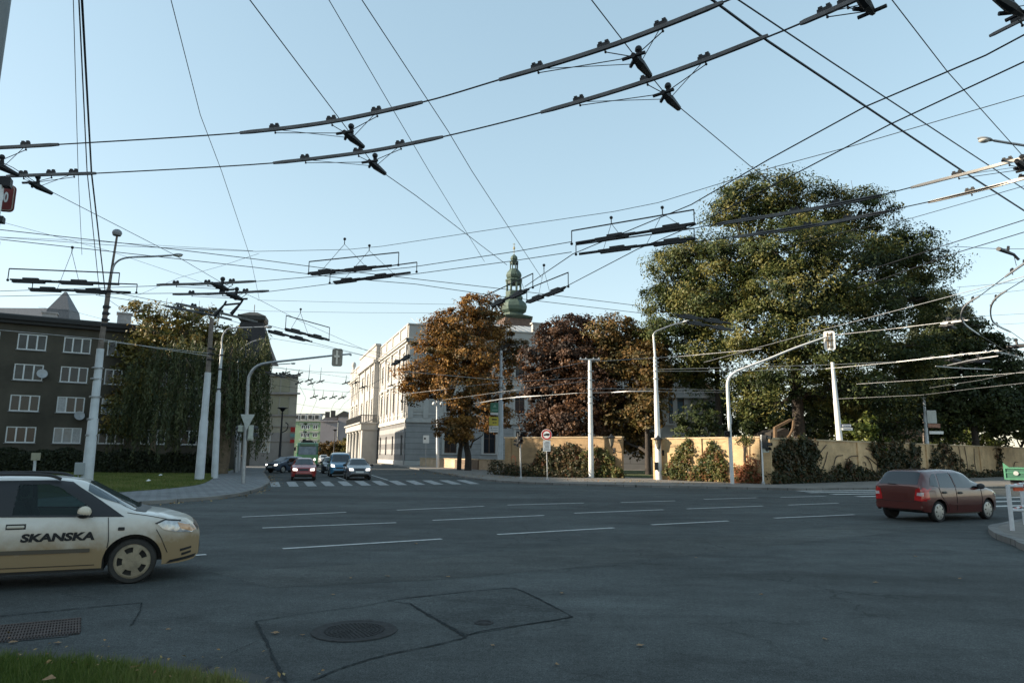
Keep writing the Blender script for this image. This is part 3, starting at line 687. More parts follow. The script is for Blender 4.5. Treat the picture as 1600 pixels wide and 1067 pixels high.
# --- apartment block, left
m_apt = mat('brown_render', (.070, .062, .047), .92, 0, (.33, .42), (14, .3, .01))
m_sill = mat('grey_sill', (.20, .20, .20), .7, 0, (4, .2)); m_glassd = mat('dull_window_glass', (.035, .040, .042), .18, 0, (.8, .6), None, 0, .4)
m_dark = mat('dark_eave', (.020, .020, .020), .7)
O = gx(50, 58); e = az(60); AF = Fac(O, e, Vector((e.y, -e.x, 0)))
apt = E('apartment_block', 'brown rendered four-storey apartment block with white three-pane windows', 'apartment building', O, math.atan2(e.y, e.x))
def hole(x0, x1, y0, y1):
    a, c = AF.hit(x0, (y0+y1)/2), AF.hit(x1, (y0+y1)/2); t_, bt = AF.hit((x0+x1)/2, y0), AF.hit((x0+x1)/2, y1); return (a[0], c[0], bt[1], t_[1])
raw = [[(28, 74, 521, 547.5), (99.5, 142, 529, 552), (168, 209, 533, 556)], [(21, 68, 569, 595), (94, 138, 573, 598), (163, 203, 577, 600.5)],
       [(14.6, 61, 617.5, 643.5), (88.5, 132, 620, 645), (158, 199, 622, 646)], [(8, 55, 666.5, 692), (82.5, 126, 668, 692.5), (153, 193, 669, 693)]]
H = [[hole(*w_) for w_ in r_] for r_ in raw]
rowz = [(sum(h[2] for h in r_)/3, sum(h[3] for h in r_)/3) for r_ in H]
colu = [(sum(H[i][j][0] for i in range(4))/4, sum(H[i][j][1] for i in range(4))/4) for j in range(3)]
step = colu[1][0]-colu[0][0]; colu = [(colu[0][0]-step, colu[0][1]-step), *colu] + [(colu[2][0]+step*k, colu[2][1]+step*k) for k in (1, 2)]
ZE = AF.hit(80, 505)[1]
holes = [(c[0], c[1], r_[0], r_[1]) for r_ in rowz for c in colu]
ua, ub = colu[0][0]-6, colu[-1][1]+3
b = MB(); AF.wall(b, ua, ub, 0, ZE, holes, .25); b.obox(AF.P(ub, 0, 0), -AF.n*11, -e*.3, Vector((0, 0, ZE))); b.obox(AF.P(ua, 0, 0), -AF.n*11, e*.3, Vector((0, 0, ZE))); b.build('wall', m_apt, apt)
b = MB(); AF.box(b, ua-.4, ub+.4, ZE, ZE+.35, -11, .55); AF.box(b, ua-.3, ub+.3, ZE-.3, ZE, .0, .35); b.build('eave', m_dark, apt)
b = MB(); AF.box(b, ua-.3, ub+.3, ZE+.352, ZE+.5, -10.8, .2); b.build('roof', mat('slate_roof', (.055, .06, .065), .6, 0, (3, .3)), apt)
k = 0
for h in holes:
    k += 1; wo = AF.window(apt, h, m_whitew, [m_glass, m_glassd, m_glass, m_glassb, m_glassd][k*3 % 5], (1/3, 2/3), (), .09, .1, curtain=[[(0, .33)], None, [(.67, 1)], None, None][(k*7) % 5] if k % 2 else None)
    q = MB(); AF.box(q, h[0]-.08, h[1]+.08, h[2]-.07, h[2]-.004, -.08, .10); q.build('sill', m_sill, wo)
m_dish = mat('dish_grey', (.40, .41, .42), .5)
for (u, v) in ((66, 585), (124, 650)):
    q = AF.hit(u, v); p = AF.P(q[0], q[1], .35); b = MB(); M_ = (AF.n+Vector((.3, 0, .35))).to_track_quat('Z', 'Y').to_matrix()
    b.lathe([(.02, .0), (.2, .03), (.38, .1), (.40, .12), (.37, .12), (.2, .06), (.02, .03)], p, 16, 0, M_); b.tube([p, p+AF.n*.3+Vector((0, 0, -.15))], .02, 5); b.tube([p, p-AF.n*.4], .03, 5); b.build('satellite_dish', m_dish, apt, smooth=True)
for (u, v) in ((49, 493), (170, 500)):
    p = gx(u, 66); b = MB(); b.box((p.x, p.y, ZE+1.3), (1.2, 1.0, 2.2), RAD(30)); b.box((p.x, p.y, ZE+2.45), (1.4, 1.2, .14), RAD(30)); b.build('chimney', mat('chimney_render', (.36, .34, .33), .9, 0, (3, .2)), apt)
# grey spired house behind it
m_slate = mat('blue_slate', (.085, .095, .11), .55, 0, (5, .25), (9, .4, .03))
sp = E('slate_roofed_house', 'house behind the apartment block with steep grey slate pyramid roof', 'house', gx(60, 84))
c = gx(71, 84); zt, zb = zat(69, 456, 84), zat(70, 503, 84); kk = 84/FPX; b = MB()
b.lathe([(.15, zt), (17.5*kk*1.3, zat(70, 486, 84)), (26*kk*1.35, zb-3)][::-1], (c.x, c.y, 0), 4, RAD(52)); b.build('spire', m_slate, sp)
b = MB(); a0, a1 = gx(-160, 84), gx(47, 84); zr, ze = zat(0, 478.5, 84), zat(0, 505, 84)
b.prism([(a0.x, 80, ze-3), (a0.x, 90, ze-3), (a0.x, 85, zr)], (a1.x-a0.x, 0, 0)); b.build('roof', m_slate, sp)
b = MB(); b.box(((a0.x+a1.x)/2+3, 86, (ze-2)/2), (a1.x-a0.x+8, 8, ze-2)); b.build('wall', m_apt, sp)
# mansard tower behind the willow
mt = E('mansard_tower_house', 'dark slate truncated mansard tower rising behind the willow', 'house', gx(375, 88))
c = gx(380, 88); kk = 88/FPX*.84; Zt = lambda v: zat(376, v, 88); b = MB()
b.lathe([(48*kk*1.35, Zt(566)), (32*kk*1.35, Zt(535)), (20*kk*1.35, Zt(505))], (c.x, c.y, 0), 4, RAD(58)); b.build('roof', mat('brown_slate', (.024, .021, .021), .75, 0, (6, .4), (9, .5, .03)), mt)
b = MB(); b.lathe([(22*kk*1.35, Zt(505)), (25*kk*1.35, Zt(502)), (25*kk*1.35, Zt(496)), (10*kk, Zt(489)), (.1, Zt(488))], (c.x, c.y, 0), 4, RAD(58)); b.tube([(c.x, c.y, Zt(489)), (c.x, c.y, Zt(476))], .05, 5); b.build('roof_cap', mat('cap_slate', (.04, .04, .038), .7, 0, (5, .3)), mt)
b = MB(); b.box((c.x, c.y, Zt(566)/2), (66*kk, 66*kk, Zt(566)), RAD(13)); b.build('wall', m_apt, mt)
# pale building at the left of the street
m_pale = mat('beige_stucco', (.36, .33, .27), .88, 0, (.8, .14)); m_pale2 = mat('pink_grey_stucco', (.30, .275, .265), .88, 0, (.8, .14)); m_pan = mat('stucco_panel', (.30, .28, .20), .9, 0, (.8, .1))
O = gx(457.5, 86); ee = az(-90); BFc = Fac(O, ee, -az(0))
pb = E('corner_building', 'beige building with recessed blind panels on the left of the street', 'building', O)
Zq = lambda v: BFc.hit(440, v)[1]; uq = lambda x: BFc.hit(x, 650)[0]; ztop = Zq(586)
win = (uq(425), uq(411), Zq(707), Zq(681))
b = MB(); BFc.wall(b, 0, 14, Zq(676), ztop); b.build('upper_wall', m_pale, pb)
b = MB(); BFc.wall(b, 0, 14, 0, Zq(676), [win], .2); b.obox(BFc.P(-.02, 0, -.02), az(-27)*24, Vector((-.3, 0, 0)), Vector((0, 0, ztop))); b.build('lower_wall', m_pale2, pb)
b = MB(); BFc.box(b, -.4, 14, Zq(616), Zq(613.5), 0, .35); BFc.box(b, -.3, 14, Zq(588), Zq(585), 0, .3); BFc.box(b, -.1, 14, Zq(650), Zq(648), 0, .15); BFc.box(b, -.12, 14, Zq(667), Zq(665.5), 0, .1); BFc.box(b, -.12, 14, Zq(690), Zq(689), 0, .08); b.build('cornice', m_pale2, pb)
b = MB()
for (x0, x1) in ((434, 422), (450, 437)):
    for (y0, y1) in ((612, 592), (647, 620)): BFc.box(b, uq(x1+0) if uq(x1) < uq(x0) else uq(x0), uq(x0) if uq(x1) < uq(x0) else uq(x1), Zq(y0), Zq(y1), 0, .05)
b.build('wall_panel', m_pan, pb)
BFc.window(pb, win, m_whitew, mat('bright_pane', (.55, .50, .45), .3), (.5,), (.33, .66), .07, .08)
b = MB(); b.box(BFc.P(.1, Zq(671), .5), (.55, .12, .62)); b.build('shop_sign', m_red, pb)
b = MB(); b.box(BFc.P(.1, Zq(689), .5), (.5, .12, .42)); b.build('shop_sign', m_red, pb)
b = MB(); b.box(BFc.P(.1, Zq(680), .5), (.55, .12, .4)); b.build('shop_sign', mat('teal_sign', (.15, .30, .30), .5), pb)
# green mansard house
m_grn = mat('mint_stucco', (.26, .36, .22), .88, 0, (.1, .12)); Yg = 215
gb = E('mint_house', 'mint green house with dark mansard roof and four round dormers at the street end', 'house', gx(478, Yg))
GFc = Fac(gx(440, Yg), az(90), -az(0)); uq = lambda x: GFc.hit(x, 680)[0]; Zg = lambda v: GFc.hit(478, v)[1]
gh = [(uq(x)-.75, uq(x)+.75, Zg(v+3.2), Zg(v-3.2)) for x in (473.5, 479.5, 492) for v in (667, 679.5, 692)]
b = MB(); GFc.wall(b, uq(445), uq(500), 0, Zg(658), gh, .2); b.build('wall', m_grn, gb)
b = MB(); GFc.box(b, uq(445), uq(500.5), Zg(658), Zg(656.3), -.2, .5)
for h in gh: GFc.box(b, h[0]-.4, h[1]+.4, h[3]+.2, h[3]+.55, 0, .2)
b.build('cornice', m_trim, gb)
for h in gh: GFc.window(gb, h, m_whitew, m_glass, (.5,), (), .16, .1)
b = MB(); b.add([GFc.P(uq(445), Zg(657), 0), GFc.P(uq(500), Zg(657), 0), GFc.P(uq(500), Zg(645), -3), GFc.P(uq(445), Zg(645), -3), GFc.P(uq(500), Zg(645), -12), GFc.P(uq(445), Zg(645), -12)], [(0, 1, 2, 3), (3, 2, 4, 5)]); b.build('roof', mat('dark_mansard', (.03, .035, .045), .6, 0, (.5, .3)), gb)
for x in (461.5, 472, 483, 493.5):
    u = uq(x); z = Zg(655.8); d = MB(); pts = [GFc.P(u-1.2, z, .05), GFc.P(u+1.2, z, .05)] + [GFc.P(u+1.2*math.cos(a), z+1.1+.9*math.sin(a), .05) for a in [i*math.pi/6 for i in range(7)]]
    d.prism(pts, Vector((0, 2.0, 0))); do = d.build('dormer', m_trim, gb); d = MB(); GFc.box(d, u-.55, u+.55, z+.3, z+1.4, .05, .12); d.build('pane', m_glass, do)
# grey houses at the street end
gh1 = E('grey_corner_house', 'grey-pink house with dark gabled roof closing the end of the street', 'house', gx(520, 200))
m_gp = mat('grey_pink_stucco', (.27, .245, .25), .9, 0, (.15, .15)); Q = Fac(gx(500, 205), az(90), -az(0)); uq = lambda x: Q.hit(x, 680)[0]; Zg2 = lambda v: Q.hit(515, v)[1]
b = MB(); Q.wall(b, uq(500), uq(527), 0, Zg2(658)); Q.box(b, uq(527), uq(552), 0, Zg2(651), -8, -.3); Q.box(b, uq(500), uq(527.5), Zg2(659), Zg2(657), 0, .5); b.build('wall', m_gp, gh1)
b = MB(); p0 = Q.P(uq(500), Zg2(657.5), .3); p1 = Q.P(uq(527), Zg2(657.5), .3); b.prism([p0, Q.P(uq(500), Zg2(650), -5), Q.P(uq(500), Zg2(657.5), -10)], p1-p0)
b.prism([Q.P(uq(520), Zg2(651), -.2), Q.P(uq(535), Zg2(641.5), -.2), Q.P(uq(550), Zg2(651), -.2)], (0, 9, 0)); b.build('roof', mat('dark_roof_tiles', (.035, .033, .035), .7, 0, (.6, .3)), gh1)
b = MB()
for x, v in ((503, 648), (512, 646)): q = Q.P(uq(x), Zg2(v), -5); b.box(q, (1.2, 1, 2.4))
b.build('chimney', m_dark, gh1)
# things glimpsed on the right behind the wall
rh = E('brown_gabled_shed', 'brown timber shed with a curved arch beam behind the garden wall', 'shed', gx(1240, 52)); m_tim = mat('warm_timber', (.115, .072, .038), .85, 0, (4, .3))
b = MB(); Y0 = 52; pt = lambda u, v: py(u, v, Y0); b.prism([pt(1211, 700), pt(1211, 667), pt(1236, 654), pt(1241, 655), pt(1214, 670), pt(1214, 700)], (0, .4, 0)); b.build('gable_board', m_tim, rh)
b = MB(); b.tube(spline([pt(1222, 688), pt(1232, 682), pt(1238, 671), pt(1240, 657)], 5), .10, 7); b.build('arch_beam', m_tim, rh)
b = MB(); b.prism([pt(1219, 720), pt(1219, 674), pt(1232, 668), pt(1240, 674), pt(1240, 720)], (0, 5, 0)) ; 
for q in range(len(b.v)): b.v[q] = (b.v[q][0], b.v[q][1]+.6, b.v[q][2])
b.build('wall', mat('dark_boards', (.025, .020, .016), .85, 0, (5, .3)), rh)
rh2 = E('brick_villa', 'reddish villa with pitched roof glimpsed through the trees on the right', 'house', gx(1420, 85)); b = MB(); c = gx(1423, 85)
b.box((c.x, c.y, zat(1423, 668, 85)/2), (5, 5, zat(1423, 668, 85))); b.build('wall', mat('rose_render', (.40, .30, .23), .9, 0, (2, .2)), rh2)
zb = zat(1423, 668, 85); b = MB(); b.prism([(c.x-2.8, c.y-2.8, zb), (c.x-2.8, c.y+2.8, zb), (c.x-2.8, c.y, zb+1.6)], (5.6, 0, 0)); b.build('roof', mat('clay_roof', (.20, .10, .07), .85, 0, (3, .3)), rh2)

# --- blocks left of the picture: unseen, added and sized to shade the junction
m_blk = mat('grey_block_render', (.25, .24, .22), .9, 0, (.6, .15))
for nm, lb, x0, x1, y0, y1, h_ in (('tall_shade_block', 'unseen tall grey block added left of the junction for its shade', -76, -58, -34, 37.3, 26.5), ('corner_shade_block', 'unseen grey block added beyond the tall one for its shade', -100, -77, 30, 54, 26)):
    t = E(nm, lb, 'apartment building', ((x0+x1)/2, (y0+y1)/2, 0)); b = MB(); b.box(((x0+x1)/2, (y0+y1)/2, h_/2), (x1-x0, y1-y0, h_)); b.build('wall', m_blk, t)
    b = MB(); b.box(((x0+x1)/2, (y0+y1)/2, h_+.15), (x1-x0+.6, y1-y0-.2, .3)); b.build('roof', m_dark, t)
    b = MB()
    for fl in range(int(h_/3)-1):
        for k in range(int((y1-y0)/3.6)): b.box((x1+.02, y0+2+k*3.6, 2.4+fl*3), (.12, 1.8, 1.5))
    b.build('windows', m_glass, t)
# ------------------------------------------------------------------ garden walls
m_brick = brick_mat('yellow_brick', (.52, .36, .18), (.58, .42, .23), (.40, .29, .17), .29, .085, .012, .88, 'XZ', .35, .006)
m_cop = mat('brick_coping', (.42, .32, .20), .88, 0, (2, .25), (10, .3, .01))
m_plas = mat('wall_render', (.48, .36, .24), .9, 0, (.7, .25), (8, .3, .01))
WALLS = {}
def garden_wall(key, name, label, A, B, ztop, th=.4, m=None, piers=(), base=.0, group=None):
    A, B = Vector((A.x, A.y, 0)), Vector((B.x, B.y, 0)); e = (B-A).normalized(); L = (B-A).length; n = Vector((e.y, -e.x, 0))
    t = E(name, label, 'wall', A, math.atan2(e.y, e.x), group); F = Fac(A, e, n); WALLS[key] = (F, L, ztop)
    b = MB(); F.box(b, 0, L, 0, ztop-.1, -th, 0); b.build('brickwork', m or m_brick, t)
    b = MB(); F.box(b, -.06, L+.06, ztop-.1, ztop, -th-.06, .07); b.build('coping', m_cop, t)
    if piers:
        b = MB()
        for u in piers: F.box(b, u-.28, u+.28, 0, ztop-.102, -.0, .09)
        b.build('pier', m or m_brick, t)
    return t
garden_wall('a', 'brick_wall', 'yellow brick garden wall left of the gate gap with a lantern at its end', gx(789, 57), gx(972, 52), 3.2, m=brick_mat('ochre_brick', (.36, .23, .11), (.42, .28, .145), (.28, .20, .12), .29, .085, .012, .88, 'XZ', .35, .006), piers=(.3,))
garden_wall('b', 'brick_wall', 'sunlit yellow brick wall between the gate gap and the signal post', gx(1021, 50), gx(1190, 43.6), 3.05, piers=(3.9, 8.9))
b1 = gx(1640, 78)
garden_wall('c', 'brick_wall', 'long shaded brown brick wall overgrown with creeper behind the red car', gx(1201, 43.3), b1, 2.98, m=brick_mat('orange_brick', (.62, .41, .21), (.68, .47, .26), (.48, .34, .20), .29, .085, .012, .88, 'XZ', .35, .006), piers=(.3, 12, 24, 36))
garden_wall('d', 'low_wall', 'low cream plastered wall in front of the palace', gx(656, 94), gx(784, 71), 1.25, m=m_plas, piers=())
FW, LWl, _ = WALLS['d']; b = MB(); u0 = FW.hit(712, 722)[0]; u1 = FW.hit(748, 722)[0]; FW.box(b, u0, u1, 0, 1.15, 0, .12)
b.build('dark_panel', mat('brown_plaster', (.16, .115, .08), .9, 0, (2, .2)), bpy.data.objects['low_wall'])
garden_wall('e', 'low_wall', 'grey concrete garden wall with dark graffiti behind the hedge under the willow', gx(178, 57), gx(382, 75), 1.45, m=mat('grey_wall_render', (.17, .165, .155), .92, 0, (.8, .2)))
FE = WALLS['e'][0]; b = MB()
for k in range(7):
    u, z = FE.hit(349+k*4.4, 722); pts = [FE.P(u-.3, z+.1*random.random()), FE.P(u, z+.55+.2*random.random()), FE.P(u+.25, z+.1), FE.P(u+.35, z+.6)]
    for p, q in zip(pts, pts[1:]): d = (q-p).normalized(); s_ = d.cross(FE.n)*.05; b.add([p-s_+FE.n*.004, p+s_+FE.n*.004, q+s_+FE.n*.004, q-s_+FE.n*.004], [(0, 1, 2, 3)])
b.build('graffiti', m_signalb, bpy.data.objects['low_wall.001'])
# red scribble on the first wall
FA = WALLS['a'][0]; b = MB(); pts = [FA.hit(u, v) for u, v in ((797, 722), (802, 711), (806, 723), (800, 727), (798, 718), (805, 713), (806, 728))]
sp_ = spline([FA.P(u, z, .005) for u, z in pts], 5)
for p, q in zip(sp_, sp_[1:]): d = (q-p).normalized(); s_ = d.cross(FA.n)*.03; b.add([p-s_, p+s_, q+s_, q-s_], [(0, 1, 2, 3)])
b.build('red_scribble', mat('faded_red_spray', (.50, .17, .09), .8), bpy.data.objects['brick_wall'])
def lantern(F, u, z, label):
    p = F.P(u, z, .55); t = E('wall_lantern', label, 'lantern', F.P(u, z-.5, 0), 0, 'wall lanterns')
    b = MB(); b.tube(spline([F.P(u, z-.75, .0), F.P(u, z-.7, .3), F.P(u, z-.45, .55)], 5), .03, 6); F.box(b, u-.08, u+.08, z-.95, z-.55, 0, .04); b.build('bracket', m_black, t)
    b = MB()
    for j in range(6):
        a = j*math.pi/3; b.tube([p+Vector((.11*math.cos(a), .11*math.sin(a), -.42)), p+Vector((.24*math.cos(a), .24*math.sin(a), .18))], .016, 4)
    b.lathe([(.12, -.46), (.12, -.41)], p, 6); b.lathe([(.33, .17), (.34, .20), (.12, .36), (.05, .45), (.01, .50)], p, 6); b.build('cage', m_black, t)
    b = MB(); b.lathe([(.10, -.41), (.22, .17)], p, 6); b.build('lamp_glass', mat('lantern_glass', (.20, .18, .14), .2), t)
q = WALLS['a'][0].hit(959.5, 690); lantern(WALLS['a'][0], q[0], q[1]+.1, 'black iron lantern on the wall end left of the gate gap')
q = WALLS['b'][0].hit(1036, 693); lantern(WALLS['b'][0], q[0], q[1]+.1, 'black iron lantern behind the white lamp post right of the gate gap')

# ------------------------------------------------------------------ poles
def stepped(name_mesh, par, base, top, r0, r1, m, steps, mtop=None, ztop_from=None):
    """tapering pole of tube sections; steps: heights where the radius drops"""
    base, top = Vector(base), Vector(top); Z = top.z-base.z; prof = []; zs = [0]+list(steps)+[Z]; n = len(zs)-1
    for i in range(n):
        ra = r0+(r1-r0)*i/max(1, n-1 if n > 1 else 1); 
        prof += [(ra*1.02, zs[i]+(.12 if i else 0)), (ra*.90, zs[i+1])]
    b = MB(); ax = (top-base); 
    rings = [(base+ax*(z/Z), r) for r, z in prof]
    b.tube([p for p, r in rings], [r for p, r in rings], 14); o = b.build(name_mesh, m, par, smooth=True); return o
def collar(par, p, r, h=.10, m=None, name='clamp_band'):
    b = MB(); b.lathe([(r+.012, -h/2), (r+.02, 0), (r+.012, h/2)], p, 14)
    b.box(Vector(p)+Vector((r+.05, 0, 0)), (.10, .04, .07)); b.build(name, m or m_galv, par)
def lamp_arm(par, pts, r, head_len=.65, hm=None):
    pts = spline(pts, 6); b = MB(); b.tube(pts, r, 8); b.build('lamp_arm', par.get('_armmat') and m_rust or m_galv, par, smooth=True)
    e = pts[-1]; d = (pts[-1]-pts[-3]).normalized(); b = MB()
    ring = [(0, .05), (.12, .07), (.28, .14), (.55, .16), (.8, .12), (.95, .03)]
    b.tube([e+d*(t*head_len) for t, _ in ring], [q*head_len*1.35 for _, q in ring], 10, True, .55); h = b.build('lamp_head', hm or m_lamphead, par, smooth=True)
    g = MB(); c = e+d*head_len*.58-Vector((0, 0, .045)); g.ball(c, .17*head_len/.65, 10, 6, (1.25, .8, .45)); g.build('lamp_glass', m_lampglass, h, smooth=True)
def at(u, v, Y): return py(u, v, Y)

# left: tall lamp mast with ball top and long arm
B = gx(135, 36); mast = E('street_lamp', 'tall stepped grey lamp mast with ball top and long arm beside the lawn', 'street lamp', B)
stepped('pole', mast, B, at(157, 545, 36), .27, .20, m_pole, (3.4,))
stepped('upper_pole', mast, at(157, 545, 36), at(170, 452, 36), .135, .115, m_rust, ())
b = MB(); b.tube([at(170, 452, 36), at(177, 405, 36), at(183, 368, 36)], [.085, .06, .055], 8); b.build('top_tube', m_rust, mast, smooth=True)
b = MB(); p = at(183, 364, 36); b.lathe([(.06, -.2), (.20, -.16), (.25, -.02), (.22, .10), (.12, .18), (.02, .2)], p, 14); b.build('ball_lamp', m_lamphead, mast, smooth=True)
lamp_arm(mast, [at(174, 430, 36), at(180, 412, 36), at(197, 403, 36), at(235, 401, 36), at(268, 399, 36)], .05, .66)
for u, v in ((148, 620), (142, 680), (144.5, 655), (150, 592), (152, 575)): collar(mast, at(u, v, 36), .24)
for u, v in ((166, 480), (165, 490), (164, 500), (163, 508)): collar(mast, at(u, v, 36), .15, .16, m_black)
b = MB(); c = at(126, 732, 35.8); b.box(c, (.48, .3, .62)); b.tube([c+Vector((-.08, 0, -.3)), (c.x-.08, c.y, .1)], .04, 6); b.tube([c+Vector((.08, 0, -.3)), (c.x+.08, c.y, .1)], .04, 6); b.build('control_box', mat('box_grey', (.30, .33, .34), .5), mast, bevel=.03)
# left: trolley pole at the lawn corner
B = gx(311, 41); t = E('trolley_pole', 'thick pale stepped trolley pole at the corner of the lawn', 'pole', B); Y = 41
stepped('pole', t, B, at(325, 582, Y), .26, .20, m_pole, (zat(318, 658, Y),)); stepped('upper_pole', t, at(325, 582, Y), at(331, 498, Y), .14, .12, m_rust, ())
for u, v in ((329, 553), (330, 545), (328, 562)): collar(t, at(u, v, Y), .16, .12, m_black)
B = gx(335, 45); t = E('street_lamp', 'pale lamp post with bent pipe arm just right of the thick trolley pole', 'street lamp', B); Y = 45
stepped('pole', t, B, at(341.5, 613, Y), .21, .17, m_pole, (zat(338, 672, Y),)); stepped('upper_pole', t, at(341.5, 613, Y), at(346.5, 545, Y), .10, .09, m_pole, ())
lamp_arm(t, [at(346.5, 547, Y), at(347, 530, Y), at(351, 519, Y), at(360, 513, Y), at(385, 512, Y), at(412, 511, Y)], .05, .6)
for u, v in ((345.5, 555), (344, 577), (341.5, 608)): collar(t, at(u, v, Y), .12, .1, m_black)
# second lamp further up the street, its post hidden by the willow
Y = 62; B = gx(372, Y); t = E('street_lamp', 'lamp on a thin arm peeping out right of the willow under the signal arm', 'street lamp', B)
stepped('pole', t, B, at(379, 600, Y), .16, .08, m_galv, (4,)); lamp_arm(t, [at(379, 600, Y), at(385, 580, Y), at(400, 572, Y), at(430, 569.5, Y), at(453, 568, Y)], .045, .55)
Y = 58; B = gx(368, Y); t = E('street_lamp', 'curved lamp arm half hidden in the top of the willow', 'street lamp', B)
stepped('pole', t, B, at(372, 560, Y), .16, .08, m_galv, (4,)); lamp_arm(t, [at(372, 560, Y), at(378, 545, Y), at(392, 535, Y), at(404, 531, Y)], .045, .5)

# traffic signals
def visor_head(par, c, fwd, n=3, s=.10, m=None, lens=None):
    """signal head: housing, lenses with visors; fwd the way it faces"""
    fwd = Vector(fwd).normalized(); side = Vector((fwd.y, -fwd.x, 0)); c = Vector(c); b = MB(); H = n*s*2.9
    b.obox(c-side*s*1.35-fwd*s-Vector((0, 0, H/2)), side*s*2.7, fwd*s*2, Vector((0, 0, H))); h = b.build('signal_head', m or m_signalb, par, bevel=.02)
    for i in range(n):
        q = c+fwd*s*1.02+Vector((0, 0, H/2-(i+.5)*H/n)); M_ = fwd.to_track_quat('Z', 'Y').to_matrix(); b = MB(); b.lathe([(s*.95, 0), (s*.9, .02), (.001, .04)], q, 12, 0, M_); b.build('lens', (lens or [m_lensoff]*3)[i], h)
        b = MB(); a = [q+side*(s*1.1*math.cos(x))+Vector((0, 0, s*1.1*math.sin(x))) for x in [math.pi*(-.1+1.2*j/8) for j in range(9)]]
        b.add([p for p in a]+[p+fwd*s*1.8 for p in a], [(j, j+1, j+10, j+9) for j in range(8)]); b.build('visor', m_signalb, h)
    return h
def back_plate(par, c, fwd, w_, h_, m, mesh='back_board'):
    fwd = Vector(fwd).normalized(); side = Vector((fwd.y, -fwd.x, 0)); c = Vector(c); r_ = .12; pts = []
    for sx, sz, a0 in ((1, 1, 0), (-1, 1, 90), (-1, -1, 180), (1, -1, 270)):
        for k in range(5): a = RAD(a0+22.5*k); pts.append(c+side*(sx*(w_/2-r_)+r_*math.cos(a))+Vector((0, 0, sz*(h_/2-r_)+r_*math.sin(a))))
    b = MB(); b.prism(pts, fwd*.03); o = b.build(mesh, m, par); return o
# left mast arm signal, seen from behind
Y = 38; B = gx(379.5, Y); t = E('traffic_signal', 'grey curved signal mast on the left with head on a long arm and give-way sign', 'traffic signal', B)
path = [B, at(383, 690, Y), at(386, 640, Y), at(388, 596, Y), at(391, 585, Y), at(398, 575, Y), at(409, 569, Y), at(430, 565.5, Y), at(470, 561, Y), at(515, 556, Y), at(548, 553, Y)]
b = MB(); pp = spline(path, 5); b.tube(pp, [.115-.07*(i/len(pp)) for i in range(len(pp))], 10); b.build('mast', m_galv, t, smooth=True)
b = MB(); q = at(548, 553, Y); b.tube([q, q-Vector((0, 0, .1))], .06, 8); b.build('end_cap', m_galv, t)
c = at(527, 558.5, Y-.1); fw = Vector((-.25, 1, 0)); back_plate(t, c, fw, .58, 1.0, mat('warm_board_back', (.22, .20, .17), .4, .3, (4, .2)))
visor_head(t, c+fw.normalized()*.16, fw, 3, .1); b = MB(); b.obox(c-Vector((.05, .09, .4)), (.1, 0, 0), (0, .08, 0), (0, 0, .8)); b.box(c-Vector((0, .06, -.05)), (.3, .1, .12)); b.build('bracket', mat('bright_bracket', (.55, .52, .46), .35, .4), t)
c = at(386, 660.5, Y-.2); kk = Y/FPX; b = MB(); b.prism([c+Vector((-11*kk, 0, 7.5*kk+.2)), c+Vector((11*kk, 0, 7.5*kk+.2)), c+Vector((0, 0, -11.5*kk))], (0, .02, 0))
sg = b.build('give_way_plate', m_alu, t)
visor_head(t, at(391.5, 675, Y), (.8, .4, 0), 2, .13, m_signal); visor_head(t, at(377.8, 669.5, Y), (-.9, .3, 0), 1, .12, m_signal)
b = MB(); b.box(at(391.3, 684, Y), (.26, .2, .25)); b.build('signal_box', m_signal, t)
# right mast arm signal
Y = 43; B = gx(1144.5, Y); t = E('traffic_signal', 'white curved signal mast on the right with board head on its arm', 'traffic signal', B)
path = [B, at(1141.5, 700, Y), at(1139, 650, Y), at(1137, 610, Y), at(1137, 598, Y), at(1141, 588, Y), at(1152, 580, Y), at(1170, 572.5, Y), at(1200, 561, Y), at(1240, 544.5, Y), at(1292, 526, Y)]
b = MB(); pp = spline(path, 5); b.tube(pp, [.125-.07*(i/len(pp)) for i in range(len(pp))], 10); b.build('mast', m_polew, t, smooth=True)
fw = Vector((.35, 1, 0)); c = at(1296, 532, Y); back_plate(t, c, fw, .66, 1.22, m_white); b = MB()
for (dx, dz, sx, sz) in ((-.12, .0, .06, 1.0), (.12, 0, .06, 1.0), (0, .36, .36, .07), (0, -.40, .36, .07), (0, 0, .5, .10)): b.box(c+Vector((dx, -.05, dz)), (sx, .06, sz))
b.build('bracket', mat('warm_bracket', (.30, .22, .13), .5, .3), t); visor_head(t, c+fw.normalized()*.2, fw, 3, .11)
visor_head(t, at(1136.5, 678, Y), (-.3, -1, 0), 1, .13); b = MB(); b.box(at(1141, 656, Y), (.16, .16, .5)); b.build('control_box', m_galv, t)
# signal posts
def post(name, label, u, v, Y, utop, vtop, r, m=None):
    B = gx(u, Y); t = E(name, label, 'traffic signal' if 'signal' in name else 'sign', B); b = MB(); b.tube([B, at(utop, vtop, Y)], r, 10); b.build('post', m or m_galv, t, smooth=True); b = MB(); b.lathe([(r+.06, 0), (r+.05, .12), (r+.01, .2)], B+Vector((0, 0, .1)), 10); b.build('post_foot', m_galv, t); return t
t = post('signal_post', 'short signal post at the corner where the sunlit wall meets the shaded one', 1193, 757, 42.7, 1189.5, 679, .055, m_polew); visor_head(t, at(1195.5, 690, 42.6), (.8, -.55, 0), 2, .14, m_signalb); visor_head(t, at(1196, 702, 42.7), (.4, -.9, 0), 1, .13, m_signal)
t = post('signal_post', 'pedestrian signal post in front of the left end of the yellow wall', 814, 750, 48, 812.5, 679, .055); visor_head(t, at(812, 685, 47.9), (.35, -1, 0), 2, .13); visor_head(t, at(808.5, 692, 48), (-1, -.2, 0), 2, .09)
